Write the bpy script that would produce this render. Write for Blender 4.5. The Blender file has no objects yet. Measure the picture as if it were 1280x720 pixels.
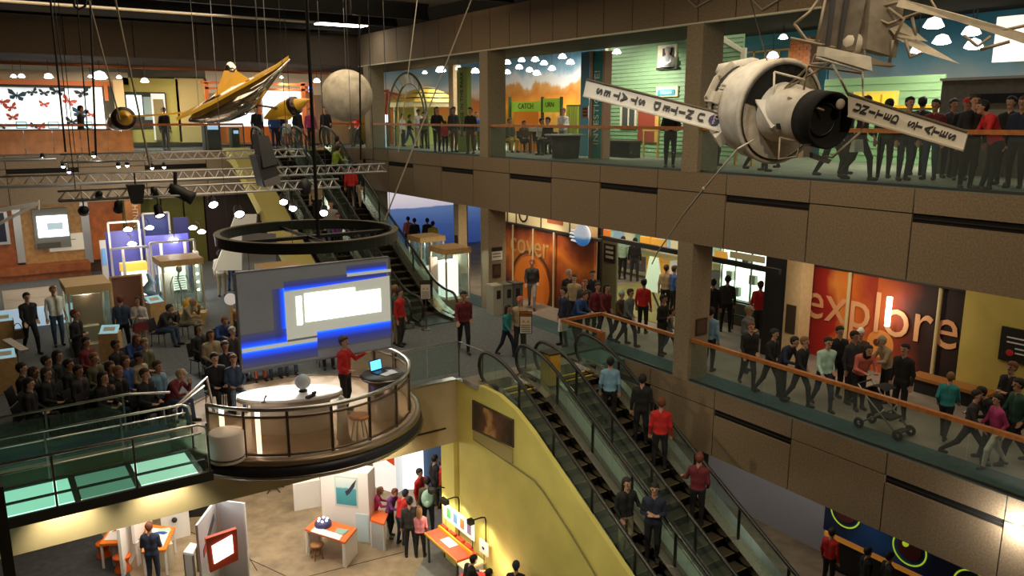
import bpy, bmesh, math, random
import numpy as np
from mathutils import Vector, Matrix
random.seed(7)
PI = math.pi
SC = bpy.context.scene
COL = SC.collection
# ------------------------------------------------------------------ camera
CZ = 6.71                       # eye height above the middle floor (z = 0)
FPX, VPX, VPY = 1000.0, -57.0, 148.0
PITCH = math.atan((360 - VPY) / FPX)
YAW = math.atan((640 - VPX) * math.cos(PITCH) / FPX)
cam = bpy.data.cameras.new('camera')
cam.sensor_width = 36.0
cam.lens = FPX * 36.0 / 1280.0
cam.clip_start = 0.05
cam.clip_end = 300
camo = bpy.data.objects.new('camera', cam)
COL.objects.link(camo)
camo.location = (0, 0, CZ)
camo.rotation_euler = (PI / 2 - PITCH, 0, -YAW)
SC.camera = camo
SC.view_settings.view_transform = 'Standard'
SC.view_settings.look = 'None'
SC.view_settings.exposure = 0.9
SC.view_settings.gamma = 1.0
SC.view_settings.use_curve_mapping = False
SC.cycles.use_denoising = True
SC.cycles.max_bounces = 6
SC.cycles.transparent_max_bounces = 24
SC.cycles.sample_clamp_indirect = 4.0
SC.cycles.caustics_reflective = False
SC.cycles.caustics_refractive = False
# ------------------------------------------------------------------ world and large lights
world = bpy.data.worlds.new('world')
SC.world = world
world.use_nodes = True
world.node_tree.nodes['Background'].inputs[0].default_value = (1.0, 0.78, 0.55, 1)
world.node_tree.nodes['Background'].inputs[1].default_value = 0.004
def light(kind, name, loc, power, col=(1, .85, .65), target=None, size=1.0, size_y=None, angle=60, blend=.5):
 l = bpy.data.lights.new(name, kind)
 l.energy = power
 l.color = col
 if kind == 'AREA':
  l.shape = 'RECTANGLE'
  l.size = size
  l.size_y = size_y or size
 elif kind == 'SPOT':
  l.spot_size = math.radians(angle)
  l.spot_blend = blend
  l.shadow_soft_size = size * .1
 else:
  l.shadow_soft_size = size * .1
 o = bpy.data.objects.new(name, l)
 COL.objects.link(o)
 o.location = loc
 if target is not None:
  d = Vector(target) - Vector(loc)
  o.rotation_euler = d.to_track_quat('-Z', 'Y').to_euler()
 return o
WARM = (1, .80, .55)
WHITE = (1, .93, .82)
# ceiling lamps of the hall, the galleries and the lowest floor, then spots and added lights (area light points straight down)
light('AREA', 'hall_ceiling_light', (9.5, 8, 10.0), 250, WARM, size=7, size_y=12)
light('AREA', 'hall_ceiling_light', (8, 21, 10.0), 230, WARM, size=8, size_y=8)
light('AREA', 'gallery_ceiling_light', (20, 12, 9.8), 150, WHITE, size=5, size_y=14)
light('AREA', 'gallery_ceiling_light', (21, 28, 9.8), 420, WHITE, size=8, size_y=10)
light('AREA', 'gallery_ceiling_light', (6, 37.6, 8.7), 140, WARM, size=18, size_y=3)
light('AREA', 'shop_ceiling_light', (17.6, 9, 3.45), 42, WARM, size=3, size_y=12)
light('AREA', 'shop_ceiling_light', (18.5, 23, 3.45), 150, WARM, size=4, size_y=10)
light('AREA', 'show_ceiling_light', (4, 36.5, 3.4), 110, WARM, size=16, size_y=3)
light('AREA', 'lower_ceiling_light', (6, 22, -1.85), 210, (1, .88, .7), size=10, size_y=6)
light('SPOT', 'model_spot', (2.5, 13, 9.5), 260, WHITE, (5.5, 20, 7.2), 1, angle=32, blend=.7)  # added spot that brightens the rocket, without a lamp body
light('SPOT', 'poster_fill', (16.6, 11.6, 3.4), 130, WARM, (19.8, 11.7, 1.6), .6, angle=95, blend=.8)  # added spot that brightens the red letter poster
light('SPOT', 'poster_fill', (15.9, 22.4, 3.4), 70, WARM, (17.2, 23, 1.4), .6, angle=110, blend=.8)  # added spot of the same kind for the orange poster
light('AREA', 'lower_gallery_fill', (17, 13, -1.85), 22, WHITE, size=2, size_y=5)  # added light lifting the grey wall below the gallery
light('SPOT', 'wall_fill', (4.5, 11, 2.5), 420, (1, .9, .6), (10.1, 13.6, -3), 2, angle=75, blend=.9)  # added spot in open air, only there to brighten the yellow wall
light('SPOT', 'model_spot', (4, 6, 10.6), 330, WHITE, (7.2, 7.3, 6.9), 1, angle=38, blend=.7)
light('SPOT', 'model_spot', (4.5, 1, 10.6), 260, WARM, (8.6, 5.8, 6.9), 1, angle=40, blend=.7)
light('AREA', 'ceiling_uplight', (4, 31, 10.15), 120, WARM, (4, 31, 12), size=9, size_y=1.5)  # added upward light that brightens the ceiling between the beams
light('AREA', 'ceiling_uplight', (11, 24, 10.15), 60, WARM, (11, 24, 12), size=6, size_y=3)  # second added upward light for the ceiling
# ------------------------------------------------------------------ placing
_cp, _sp, _cy, _sy = math.cos(PITCH), math.sin(PITCH), math.cos(YAW), math.sin(YAW)
def ray(px, py):
 u, v = (px - 640) / FPX, (py - 360) / FPX
 fw = Vector((_sy * _cp, _cy * _cp, -_sp))
 rt = Vector((_cy, -_sy, 0))
 return fw + rt * u - rt.cross(fw) * v
def W(px, py, z=None, X=None, Y=None):
 """a point of the place: where the sight line meets a floor height or a wall plane"""
 d = ray(px, py)
 k = (z - CZ) / d.z if z is not None else (X / d.x if X is not None else Y / d.y)
 return Vector((0, 0, CZ)) + d * k
# ------------------------------------------------------------------ materials
MATS = {}
def mat(name, col, rough=.6, metal=0., emit=0., ecol=None, noise=0., nscale=8., bump=0., alpha=1., spec=.5, coat=0.):
 if name in MATS:
  return MATS[name]
 m = bpy.data.materials.new(name)
 m.use_nodes = True
 nt = m.node_tree
 b = nt.nodes['Principled BSDF']
 b.inputs['Base Color'].default_value = (*col, 1)
 b.inputs['Roughness'].default_value = rough
 b.inputs['Metallic'].default_value = metal
 b.inputs['Specular IOR Level'].default_value = spec
 b.inputs['Coat Weight'].default_value = coat
 if emit > 0:
  b.inputs['Emission Color'].default_value = (*(ecol or col), 1)
  b.inputs['Emission Strength'].default_value = emit
 if alpha < 1:
  b.inputs['Alpha'].default_value = alpha
 if noise > 0 or bump > 0:
  tc = nt.nodes.new('ShaderNodeTexCoord')
  n = nt.nodes.new('ShaderNodeTexNoise')
  n.inputs['Scale'].default_value = nscale
  n.inputs['Detail'].default_value = 6
  nt.links.new(tc.outputs['Object'], n.inputs['Vector'])
  if noise > 0:
   r = nt.nodes.new('ShaderNodeMapRange')
   r.inputs['From Min'].default_value = .3
   r.inputs['From Max'].default_value = .7
   r.inputs['To Min'].default_value = 1 - noise
   r.inputs['To Max'].default_value = 1 + noise * .6
   nt.links.new(n.outputs['Fac'], r.inputs['Value'])
   mx = nt.nodes.new('ShaderNodeMix')
   mx.data_type = 'RGBA'
   mx.blend_type = 'MULTIPLY'
   mx.inputs[0].default_value = 1
   mx.inputs[6].default_value = (*col, 1)
   nt.links.new(r.outputs['Result'], mx.inputs[7])
   nt.links.new(mx.outputs[2], b.inputs['Base Color'])
  if bump > 0:
   bp = nt.nodes.new('ShaderNodeBump')
   bp.inputs['Strength'].default_value = bump
   nt.links.new(n.outputs['Fac'], bp.inputs['Height'])
   nt.links.new(bp.outputs['Normal'], b.inputs['Normal'])
 MATS[name] = m
 return m
def glass(name, tint, opac=.12, rough=.03, body=.5):
 """thin pane: mostly see-through with a tint and a reflection"""
 if name in MATS:
  return MATS[name]
 m = bpy.data.materials.new(name)
 m.use_nodes = True
 nt = m.node_tree
 nt.nodes.clear()
 o = nt.nodes.new('ShaderNodeOutputMaterial')
 t = nt.nodes.new('ShaderNodeBsdfTransparent')
 t.inputs[0].default_value = (*tint, 1)
 p = nt.nodes.new('ShaderNodeBsdfPrincipled')
 p.inputs['Base Color'].default_value = (*[min(.8, c * body) for c in tint], 1)
 p.inputs['Roughness'].default_value = rough
 mx = nt.nodes.new('ShaderNodeMixShader')
 mx.inputs[0].default_value = opac
 nt.links.new(t.outputs[0], mx.inputs[1])
 nt.links.new(p.outputs[0], mx.inputs[2])
 nt.links.new(mx.outputs[0], o.inputs[0])
 MATS[name] = m
 return m
def ramp_mat(name, stops, axis='Z', lo=0., hi=1., noise=.0, nscale=2., rough=.7, emit=0., stretch=(1, 1, 1), ndetail=6, sharp=False):
 """flat print: colours along one axis of the object, broken up by noise"""
 if name in MATS:
  return MATS[name]
 m = bpy.data.materials.new(name)
 m.use_nodes = True
 nt = m.node_tree
 b = nt.nodes['Principled BSDF']
 b.inputs['Roughness'].default_value = rough
 tc = nt.nodes.new('ShaderNodeTexCoord')
 sp = nt.nodes.new('ShaderNodeSeparateXYZ')
 nt.links.new(tc.outputs['Object'], sp.inputs[0])
 mr = nt.nodes.new('ShaderNodeMapRange')
 mr.inputs['From Min'].default_value = lo
 mr.inputs['From Max'].default_value = hi
 nt.links.new(sp.outputs[axis], mr.inputs['Value'])
 mp = nt.nodes.new('ShaderNodeMapping')
 mp.inputs['Scale'].default_value = stretch
 nt.links.new(tc.outputs['Object'], mp.inputs[0])
 n = nt.nodes.new('ShaderNodeTexNoise')
 n.inputs['Scale'].default_value = nscale
 n.inputs['Detail'].default_value = ndetail
 nt.links.new(mp.outputs[0], n.inputs['Vector'])
 ma = nt.nodes.new('ShaderNodeMath')
 ma.operation = 'MULTIPLY_ADD'
 nt.links.new(n.outputs['Fac'], ma.inputs[0])
 ma.inputs[1].default_value = noise
 ma.inputs[2].default_value = -noise / 2
 ad = nt.nodes.new('ShaderNodeMath')
 ad.operation = 'ADD'
 nt.links.new(mr.outputs[0], ad.inputs[0])
 nt.links.new(ma.outputs[0], ad.inputs[1])
 cr = nt.nodes.new('ShaderNodeValToRGB')
 if sharp:
  cr.color_ramp.interpolation = 'CONSTANT'
 e = cr.color_ramp.elements
 e[0].position, e[0].color = stops[0][0], (*stops[0][1], 1)
 e[1].position, e[1].color = stops[-1][0], (*stops[-1][1], 1)
 for p, c in stops[1:-1]:
  x = e.new(p)
  x.color = (*c, 1)
 nt.links.new(ad.outputs[0], cr.inputs[0])
 nt.links.new(cr.outputs[0], b.inputs['Base Color'])
 if emit > 0:
  nt.links.new(cr.outputs[0], b.inputs['Emission Color'])
  b.inputs['Emission Strength'].default_value = emit
 MATS[name] = m
 return m
concrete = mat('concrete', (.25, .185, .115), .85, noise=.28, nscale=26, bump=.2)
concrete_col = mat('column_concrete', (.30, .24, .155), .85, noise=.25, nscale=26, bump=.2)
joint = mat('joint_dark', (.02, .016, .012), .9)
slotm = mat('slot_black', (.006, .006, .006), .9)
carpet = mat('carpet_blue_grey', (.135, .155, .17), .95, noise=.25, nscale=9, bump=.1)
carpet_teal = mat('carpet_teal', (.09, .21, .21), .95, noise=.2, nscale=8)
carpet_dark = mat('carpet_dark', (.05, .05, .05), .95, noise=.3, nscale=5)
tan_floor = mat('floor_tan', (.28, .25, .215), .7, noise=.3, nscale=1.2)
lower_floor = mat('floor_concrete', (.30, .225, .14), .5, noise=.35, nscale=2.5)
shop_floor = mat('floor_shop', (.30, .30, .10), .5, noise=.2, nscale=2)
dark = mat('dark', (.012, .012, .013), .6)
ceil_dark = mat('ceiling_dark', (.05, .036, .024), .9, noise=.3, nscale=1)
ceil_lite = mat('ceiling_beige', (.30, .25, .17), .9, noise=.25, nscale=.6)
yellow_wall = mat('wall_yellow', (.66, .60, .17), .8, noise=.12, nscale=1.3)
beige_wall = mat('wall_beige', (.52, .44, .29), .8, noise=.12, nscale=1.5)
wood_rail = mat('rail_wood', (.42, .155, .04), .4, noise=.3, nscale=9)
wood_red = mat('wood_red', (.40, .115, .03), .5, noise=.35, nscale=4)
wood_lite = mat('wood_light', (.60, .34, .12), .5, noise=.25, nscale=6)
wood_case = mat('wood_case', (.62, .40, .17), .5, noise=.2, nscale=7)
steel = mat('steel', (.55, .53, .49), .28, 1.0, noise=.15, nscale=12)
steel_dk = mat('steel_dark', (.16, .15, .14), .4, .9)
alu = mat('aluminium', (.50, .50, .50), .4, .8)
black_metal = mat('black_metal', (.014, .014, .015), .45, .3)
rubber = mat('rubber', (.012, .012, .012), .35, spec=.6)
white = mat('white', (.80, .80, .78), .6, noise=.05)
offwhite = mat('offwhite', (.66, .60, .50), .6, noise=.15, nscale=4)
orange = mat('orange', (.85, .16, .03), .45)
red = mat('red', (.62, .03, .03), .5)
glass_clear = glass('glass_clear', (.86, .93, .90), .06)
glass_green = glass('glass_green', (.66, .82, .75), .10)
glass_bronze = glass('glass_bronze', (.86, .76, .64), .22, .2, 1.0)
lamp_glow = mat('lamp_glow', (1, .97, .9), emit=22, ecol=(1, .95, .86))
lamp_soft = mat('lamp_soft', (1, .95, .85), emit=6, ecol=(1, .93, .8))
# ------------------------------------------------------------------ mesh building
class M:
 def __init__(s):
  s.v, s.f, s.mi = [], [], []
  s.cur = 0
 def add(s, vs, fs):
  b = len(s.v)
  s.v += [tuple(v) for v in vs]
  for f in fs:
   s.f.append([i + b for i in f])
   s.mi.append(s.cur)
  return s
 def hexa(s, p):
  return s.add(p, [(0, 3, 2, 1), (4, 5, 6, 7), (0, 1, 5, 4), (1, 2, 6, 5), (2, 3, 7, 6), (3, 0, 4, 7)])
 def box(s, x0, x1, y0, y1, z0, z1):
  return s.hexa([(x0, y0, z0), (x1, y0, z0), (x1, y1, z0), (x0, y1, z0), (x0, y0, z1), (x1, y0, z1), (x1, y1, z1), (x0, y1, z1)])
 def cbox(s, c, sz, rz=0., rx=0.):
  hx, hy, hz = sz[0] / 2, sz[1] / 2, sz[2] / 2
  R = Matrix.Rotation(rz, 3, 'Z') @ Matrix.Rotation(rx, 3, 'X')
  ps = [(-hx, -hy, -hz), (hx, -hy, -hz), (hx, hy, -hz), (-hx, hy, -hz), (-hx, -hy, hz), (hx, -hy, hz), (hx, hy, hz), (-hx, hy, hz)]
  return s.hexa([Vector(c) + R @ Vector(p) for p in ps])
 def slab(s, pts, n, t):
  """polygon pts thickened by t along -n"""
  n = Vector(n).normalized()
  k = len(pts)
  a = [Vector(p) for p in pts]
  b = [p - n * t for p in a]
  fs = [tuple(range(k)), tuple(range(2 * k - 1, k - 1, -1))]
  for i in range(k):
   j = (i + 1) % k
   fs.append((i, k + i, k + j, j))
  return s.add(a + b, fs)
 def tube(s, path, r, n=8, caps=True, closed=False):
  path = [Vector(p) for p in path]
  m = len(path)
  rs = r if isinstance(r, (list, tuple)) else [r] * m
  vs, fs = [], []
  up = None
  for i, p in enumerate(path):
   if closed:
    d = path[(i + 1) % m] - path[i - 1]
   else:
    d = path[min(i + 1, m - 1)] - path[max(i - 1, 0)]
   d = d.normalized() if d.length > 1e-9 else Vector((0, 0, 1))
   if up is None:
    a = Vector((0, 0, 1)) if abs(d.z) < .9 else Vector((1, 0, 0))
    up = (a - d * a.dot(d)).normalized()
   else:
    up = up - d * up.dot(d)
    up = up.normalized() if up.length > 1e-6 else d.orthogonal().normalized()
   sd = d.cross(up)
   for k in range(n):
    t = 2 * PI * k / n
    vs.append(p + (up * math.cos(t) + sd * math.sin(t)) * rs[i])
  for i in range(m if closed else m - 1):
   j = (i + 1) % m
   for k in range(n):
    l = (k + 1) % n
    fs.append((i * n + k, i * n + l, j * n + l, j * n + k))
  if caps and not closed:
   fs.append(tuple(range(n - 1, -1, -1)))
   fs.append(tuple(range((m - 1) * n, m * n)))
  return s.add(vs, fs)
 def bar(s, a, b, w, h=None):
  """rectangular bar from a to b"""
  h = h or w
  a, b = Vector(a), Vector(b)
  d = (b - a).normalized()
  up = Vector((0, 0, 1)) if abs(d.z) < .95 else Vector((0, 1, 0))
  sd = d.cross(up).normalized()
  u = sd.cross(d)
  q = [(-1, -1), (1, -1), (1, 1), (-1, 1)]
  return s.hexa([p + sd * (x * w / 2) + u * (y * h / 2) for p in (a, b) for x, y in q])
 def lathe(s, prof, c=(0, 0, 0), n=16, axis=(0, 0, 1), a0=0., a1=2 * PI):
  """prof: (radius, height) pairs about an axis through c"""
  ax = Vector(axis).normalized()
  e1 = Vector((1, 0, 0)) if abs(ax.x) < .9 else Vector((0, 1, 0))
  e1 = (e1 - ax * e1.dot(ax)).normalized()
  e2 = ax.cross(e1)
  full = abs(a1 - a0) > 2 * PI - 1e-6
  k = n if full else n + 1
  vs, fs = [], []
  for r, h in prof:
   for i in range(k):
    t = a0 + (a1 - a0) * i / n
    vs.append(Vector(c) + ax * h + (e1 * math.cos(t) + e2 * math.sin(t)) * r)
  for j in range(len(prof) - 1):
   for i in range(n):
    l = (i + 1) % k if full else i + 1
    fs.append((j * k + i, j * k + l, (j + 1) * k + l, (j + 1) * k + i))
  return s.add(vs, fs)
 def cyl(s, a, b, r0, r1=None, n=12):
  return s.tube([a, b], [r0, r0 if r1 is None else r1], n)
 def ball(s, c, r, n=12, m=8):
  r = r if isinstance(r, (tuple, list)) else (r, r, r)
  vs, fs = [], []
  for j in range(m + 1):
   t = PI * j / m
   for i in range(n):
    a = 2 * PI * i / n
    vs.append((c[0] + r[0] * math.sin(t) * math.cos(a), c[1] + r[1] * math.sin(t) * math.sin(a), c[2] + r[2] * math.cos(t)))
  for j in range(m):
   for i in range(n):
    l = (i + 1) % n
    fs.append((j * n + i, (j + 1) * n + i, (j + 1) * n + l, j * n + l))
  return s.add(vs, fs)
 def mesh(s, name, mats, smooth=False, off=None):
  me = bpy.data.meshes.new(name)
  vs = s.v if off is None else [(v[0] - off[0], v[1] - off[1], v[2] - off[2]) for v in s.v]
  me.from_pydata(vs, [], s.f)
  for m in (mats if isinstance(mats, (list, tuple)) else [mats]):
   me.materials.append(m)
  if any(s.mi):
   me.polygons.foreach_set('material_index', s.mi)
  if smooth:
   me.polygons.foreach_set('use_smooth', [True] * len(s.f))
  me.validate()
  return me
 def part(s, name, m, parent=None, smooth=False):
  """link as one mesh; coordinates are world ones, the parent only carries an offset"""
  off = parent_off(parent)
  me = s.mesh(name, m, smooth, off)
  o = bpy.data.objects.new(name, me)
  COL.objects.link(o)
  o.parent = parent
  return o
def parent_off(p):
 o = Vector((0, 0, 0))
 while p is not None:
  o += p.location
  p = p.parent
 return o
def tag(o, label, cat=None, group=None, kind=None):
 o['label'] = label
 if cat:
  o['category'] = cat
 if group:
  o['group'] = group
 if kind:
  o['kind'] = kind
 return o
def thing(name, label, cat, loc=(0, 0, 0), group=None):
 o = bpy.data.objects.new(name, None)
 o.empty_display_size = .1
 COL.objects.link(o)
 o.location = loc
 return tag(o, label, cat, group)
def solid(name, mb, m, label, cat, group=None, smooth=False, base=None):
 """a thing that is one mesh, its origin at its base"""
 a = np.array(mb.v)
 if base is None:
  base = ((a[:, 0].min() + a[:, 0].max()) / 2, (a[:, 1].min() + a[:, 1].max()) / 2, a[:, 2].min())
 me = mb.mesh(name, m, smooth, base)
 o = bpy.data.objects.new(name, me)
 COL.objects.link(o)
 o.location = base
 return tag(o, label, cat, group)
def struct(name, mb, m, label, cat='wall', parent=None, smooth=False):
 o = mb.part(name, m, parent, smooth)
 if parent is None:
  tag(o, label, cat, kind='structure')
 return o
def empty_struct(name, label, cat, loc=(0, 0, 0)):
 o = thing(name, label, cat, loc)
 o['kind'] = 'structure'
 return o
def copy_tree(o, parent=None, loc=None, rz=None, label=None):
 c = o.copy()
 COL.objects.link(c)
 c.parent = parent
 if loc is not None:
  c.location = loc
 if rz is not None:
  c.rotation_euler = (0, 0, rz)
 if label:
  c['label'] = label
 for ch in list(o.children):
  copy_tree(ch, c)
 return c
def share(name, me, parent, loc, rot=None, scale=None):
 o = bpy.data.objects.new(name, me)
 COL.objects.link(o)
 o.parent = parent
 o.location = Vector(loc) - parent_off(parent)
 if rot:
  o.rotation_euler = rot
 if scale:
  o.scale = scale
 return o
def lettering(txt, origin, right, up, size, m, parent=None, name='lettering', align='CENTER', ext=.006, width=1.0, bold=0.):
 """flat raised letters: origin = middle of the line"""
 cu = bpy.data.curves.new(name, 'FONT')
 cu.body = txt
 cu.size = size
 cu.align_x = align
 cu.align_y = 'CENTER'
 cu.extrude = ext
 cu.offset = bold * size
 cu.resolution_u = 3
 t = bpy.data.objects.new(name, cu)
 COL.objects.link(t)
 dg = bpy.context.evaluated_depsgraph_get()
 me = bpy.data.meshes.new_from_object(t.evaluated_get(dg))
 bpy.data.objects.remove(t)
 r, u = Vector(right).normalized(), Vector(up).normalized()
 n = r.cross(u)
 mtx = Matrix((r * width, u, n)).transposed().to_4x4()
 me.transform(Matrix.Translation(Vector(origin) - parent_off(parent)) @ mtx)
 me.materials.clear()
 me.materials.append(m)
 o = bpy.data.objects.new(name, me)
 COL.objects.link(o)
 o.parent = parent
 return o
# ================================================================== the building
L3, L1 = 5.4, -5.4
GX = 15.0            # face of the long gallery
PW = 2.303           # width of a concrete panel
# floors
f = struct('floor_middle', M().box(-8, 10.1, 17.58, 40, -.3, 0).box(10.1, GX, 17.4, 40, -.3, 0), carpet, 'blue grey carpeted middle floor around the stage and escalators', 'floor')
struct('floor_middle_gallery', M().box(15.95, 27, -3, 40, -.3, 0), tan_floor, 'tan middle gallery floor in front of the posters and shop', 'floor')
struct('floor_middle_edging', M().box(GX + .02, 15.95, -3, 40, -.3, .004), mat('carpet_slate_teal', (.06, .12, .14), .95, noise=.2, nscale=8), 'teal carpet strip along the middle gallery balustrade', 'floor')
struct('floor_upper', M().box(16.1, 34, -3, 40, L3 - .3, L3), mat('floor_olive', (.20, .20, .13), .8, noise=.2, nscale=2), 'olive floor of the upper gallery exhibition', 'floor')
struct('floor_upper_edging', M().box(GX + .02, 16.1, -3, 34.2, L3 - .3, L3 + .004), carpet_teal, 'teal carpet strip along the upper gallery edge', 'floor')
struct('floor_upper_far', M().box(-8, 9.9, 34.2, 42, L3 - .3, L3).box(9.9, 13.6, 34.4, 42, L3 - .3, L3).box(13.6, 16.1, 34.2, 42, L3 - .3, L3), carpet_dark, 'dark floor of the far upper gallery', 'floor')
struct('floor_lower', M().box(-8, 27, -3, 34, L1 - .2, L1), lower_floor, 'polished brown concrete floor of the lowest level', 'floor')
struct('floor_lower_carpet', M().slab([(-.5, 18.2, L1 + .012), (2.35, 18.2, L1 + .012), (2.5, 22.2, L1 + .012), (1.9, 27, L1 + .012), (-.5, 27, L1 + .012)], (0, 0, 1), .02), carpet_dark, 'dark carpet area on the lowest floor', 'floor')
struct('floor_lower_mat', M().slab([(8.2, 12, L1 + .012), (13, 12, L1 + .012), (13, 22, L1 + .012), (11.4, 22, L1 + .012), (9.4, 18.2, L1 + .012), (8.2, 17.0, L1 + .012)], (0, 0, 1), .02), mat('carpet_grey', (.17, .17, .165), .95, noise=.2, nscale=6), 'grey carpet beside the yellow wall on the lowest floor', 'floor')
struct('floor_shop', M().box(18.6, 26, 17.5, 24, 0.0, .02), shop_floor, 'yellow green shop floor behind the crowd', 'floor')
# joints sawn in the concrete of the lowest floor
for i, (a, b) in enumerate((((4.2, 24, 0), (7.4, 16, 0)), ((5.5, 26, 0), (5.4, 20.3, 0)), ((3.5, 19.6, 0), (9.2, 18.9, 0)))):
 struct('floor_joint', M().bar((a[0], a[1], L1 + .003), (b[0], b[1], L1 + .003), .02, .006), joint, 'thin dark joint cut in the lowest concrete floor, number %s along' % ('one', 'two', 'three')[i], 'floor')
# ceilings
struct('ceiling', M().box(-8, GX + .5, -3, 42, 10.85, 11.05), ceil_lite, 'beige hall ceiling above the dark beams', 'ceiling')
struct('ceiling_upper_gallery', M().box(GX + .5, 34, -3, 42, 10.2, 10.4).box(GX + .1, 18.3, -3, 42, 9.0, 9.2), ceil_dark, 'dark ceiling of the upper gallery', 'ceiling')
struct('ceiling_upper_far', M().box(-8, GX, 34.2, 42, 9.0, 9.2), ceil_dark, 'dark ceiling of the far upper gallery', 'ceiling')
struct('ceiling_middle_gallery', M().box(GX + .1, 27, -3, 40, 3.64, 3.8), ceil_dark, 'dark ceiling of the middle gallery', 'ceiling')
struct('ceiling_middle_far', M().box(-8, 9.9, 34.1, 40, 3.64, 3.8), ceil_dark, 'dark ceiling beneath the far gallery', 'ceiling')
struct('ceiling_lower', M().box(-8, 10.1, 17.6, 34, -1.74, -1.6), beige_wall, 'pale ceiling of the lowest level', 'ceiling')
struct('ceiling_lower_gallery', M().box(GX + .1, 27, -3, 34, -1.74, -1.6), ceil_dark, 'dark ceiling of the lowest level beneath the gallery', 'ceiling')
for i, y in enumerate((33.0, 30.2, 27.6, 25.0, 22.0, 19, 16, 13)):
 if i in (0, 1, 2, 4):
  struct('ceiling_beam', M().box(-8, GX, y - .12, y + .12, 10.28, 10.46).box(-8, GX, y - .03, y + .03, 10.46, 10.75).box(-8, GX, y - .12, y + .12, 10.75, 10.85), dark,
    'black steel ceiling beam, %s from the far wall' % ('first', 'second', 'third', '', 'fourth')[i], 'beam')
struct('ceiling_duct', M().box(-8, 14.6, 31.2, 32.4, 10.45, 10.65), mat('duct_beige', (.62, .50, .32), .6), 'beige lit duct below the ceiling near the far wall', 'duct')
tl = thing('ceiling_lamp', 'bright strip lamp at the end of the beige ceiling duct', 'lamp', (13.2, 31.7, 10.38))
M().box(12.2, 14.4, 31.3, 32.1, 10.4, 10.45).part('housing', alu, tl)
M().box(12.3, 14.3, 31.35, 32.05, 10.37, 10.4).part('diffuser', lamp_soft, tl)
# concrete bands: dark backing with single panels in front of it
def band(name, label, z0, z1, zj, k0, k1, axis='Y', face=GX, slots=True, w=PW, origin=8.334, skip=(), pm=None):
 pm = pm or concrete
 """panels along Y on plane X=face (axis Y) or along X on plane Y=face (axis X)"""
 root = empty_struct(name, label, 'wall', (face, 0, 0) if axis == 'Y' else (0, face, 0))
 a0, a1 = origin + k0 * w, origin + k1 * w
 def bx(mb, u0, u1, d0, d1, p0, p1):
  if axis == 'Y':
   return mb.box(face + d0, face + d1, u0, u1, p0, p1)
  return mb.box(u0, u1, face + d0, face + d1, p0, p1)
 for (s0, s1) in spans(a0, a1, skip):
  bx(M(), s0, s1, .06, .5, z0, z1 - .02).part('backing', joint, root)
 cache = {}
 for k in range(k0, k1):
  u0, u1 = origin + k * w + .014, origin + (k + 1) * w - .014
  if any(u0 < b and u1 > a for a, b in skip):
   for s0, s1 in spans(u0, u1, skip):
    if s1 - s0 > .1:
     bx(M(), s0, s1, 0, .06, z0, z1).part('panel', pm, root)
   continue
  sl = slots and k % 2 == 1
  rows = [(z0, z1)] if zj is None else [(z0, zj - (.17 if sl else .012)), (zj + .012, z1)]
  for r, (p0, p1) in enumerate(rows):
   key = (r, sl)
   if key not in cache:
    cache[key] = bx(M(), -w / 2 + .014, w / 2 - .014, -(0 if axis == 'Y' else 0), .06, p0, p1)
    mb = cache[key]
    mb.v = [((v[0] - face, v[1], v[2]) if axis == 'Y' else (v[0], v[1] - face, v[2])) for v in mb.v]
    cache[key] = mb.mesh('panel', pm)
   c = (u0 + u1) / 2
   share('panel', cache[key], root, (face, c, 0) if axis == 'Y' else (c, face, 0))
  if sl and zj is not None:
   bx(M(), u0, u1, .05, .07, zj - .17, zj + .012).part('slot', slotm, root)
   bx(M(), u0, u1, .02, .05, zj - .10, zj - .085).part('slot_bar', joint, root)
 return root
def spans(a, b, skip):
 out = [(a, b)]
 for s0, s1 in skip:
  nxt = []
  for x0, x1 in out:
   if s1 <= x0 or s0 >= x1:
    nxt.append((x0, x1))
   else:
    if s0 > x0:
     nxt.append((x0, s0))
    if s1 < x1:
     nxt.append((s1, x1))
  out = nxt
 return out
band('wall_gallery_upper', 'brown concrete band of panels along the upper gallery floor', 3.62, L3, 4.92, -4, 12)
band('wall_gallery_middle', 'brown concrete band of panels below the middle gallery rail', -1.74, 0, -.48, -4, 4)
band('wall_gallery_top', 'brown concrete beam of panels above the upper gallery', 8.96, 10.25, None, -8, 23, w=PW / 2)
band('wall_far_upper', 'brown concrete band below the far gallery', 3.62, L3, 4.92, -4, 7, axis='X', face=34.0, origin=-1.0, skip=((9.9, 13.6),))
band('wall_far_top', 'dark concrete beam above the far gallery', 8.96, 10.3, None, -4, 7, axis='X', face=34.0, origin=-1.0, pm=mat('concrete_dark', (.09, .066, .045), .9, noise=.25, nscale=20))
ledge = struct('trim_upper_beam', M().box(GX - .02, GX + .12, -3, 34, 8.93, 8.965), mat('ledge_pale', (.7, .65, .5), .5), 'pale edge strip beneath the upper concrete beam', 'trim')  # strip in one even pale colour
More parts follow.
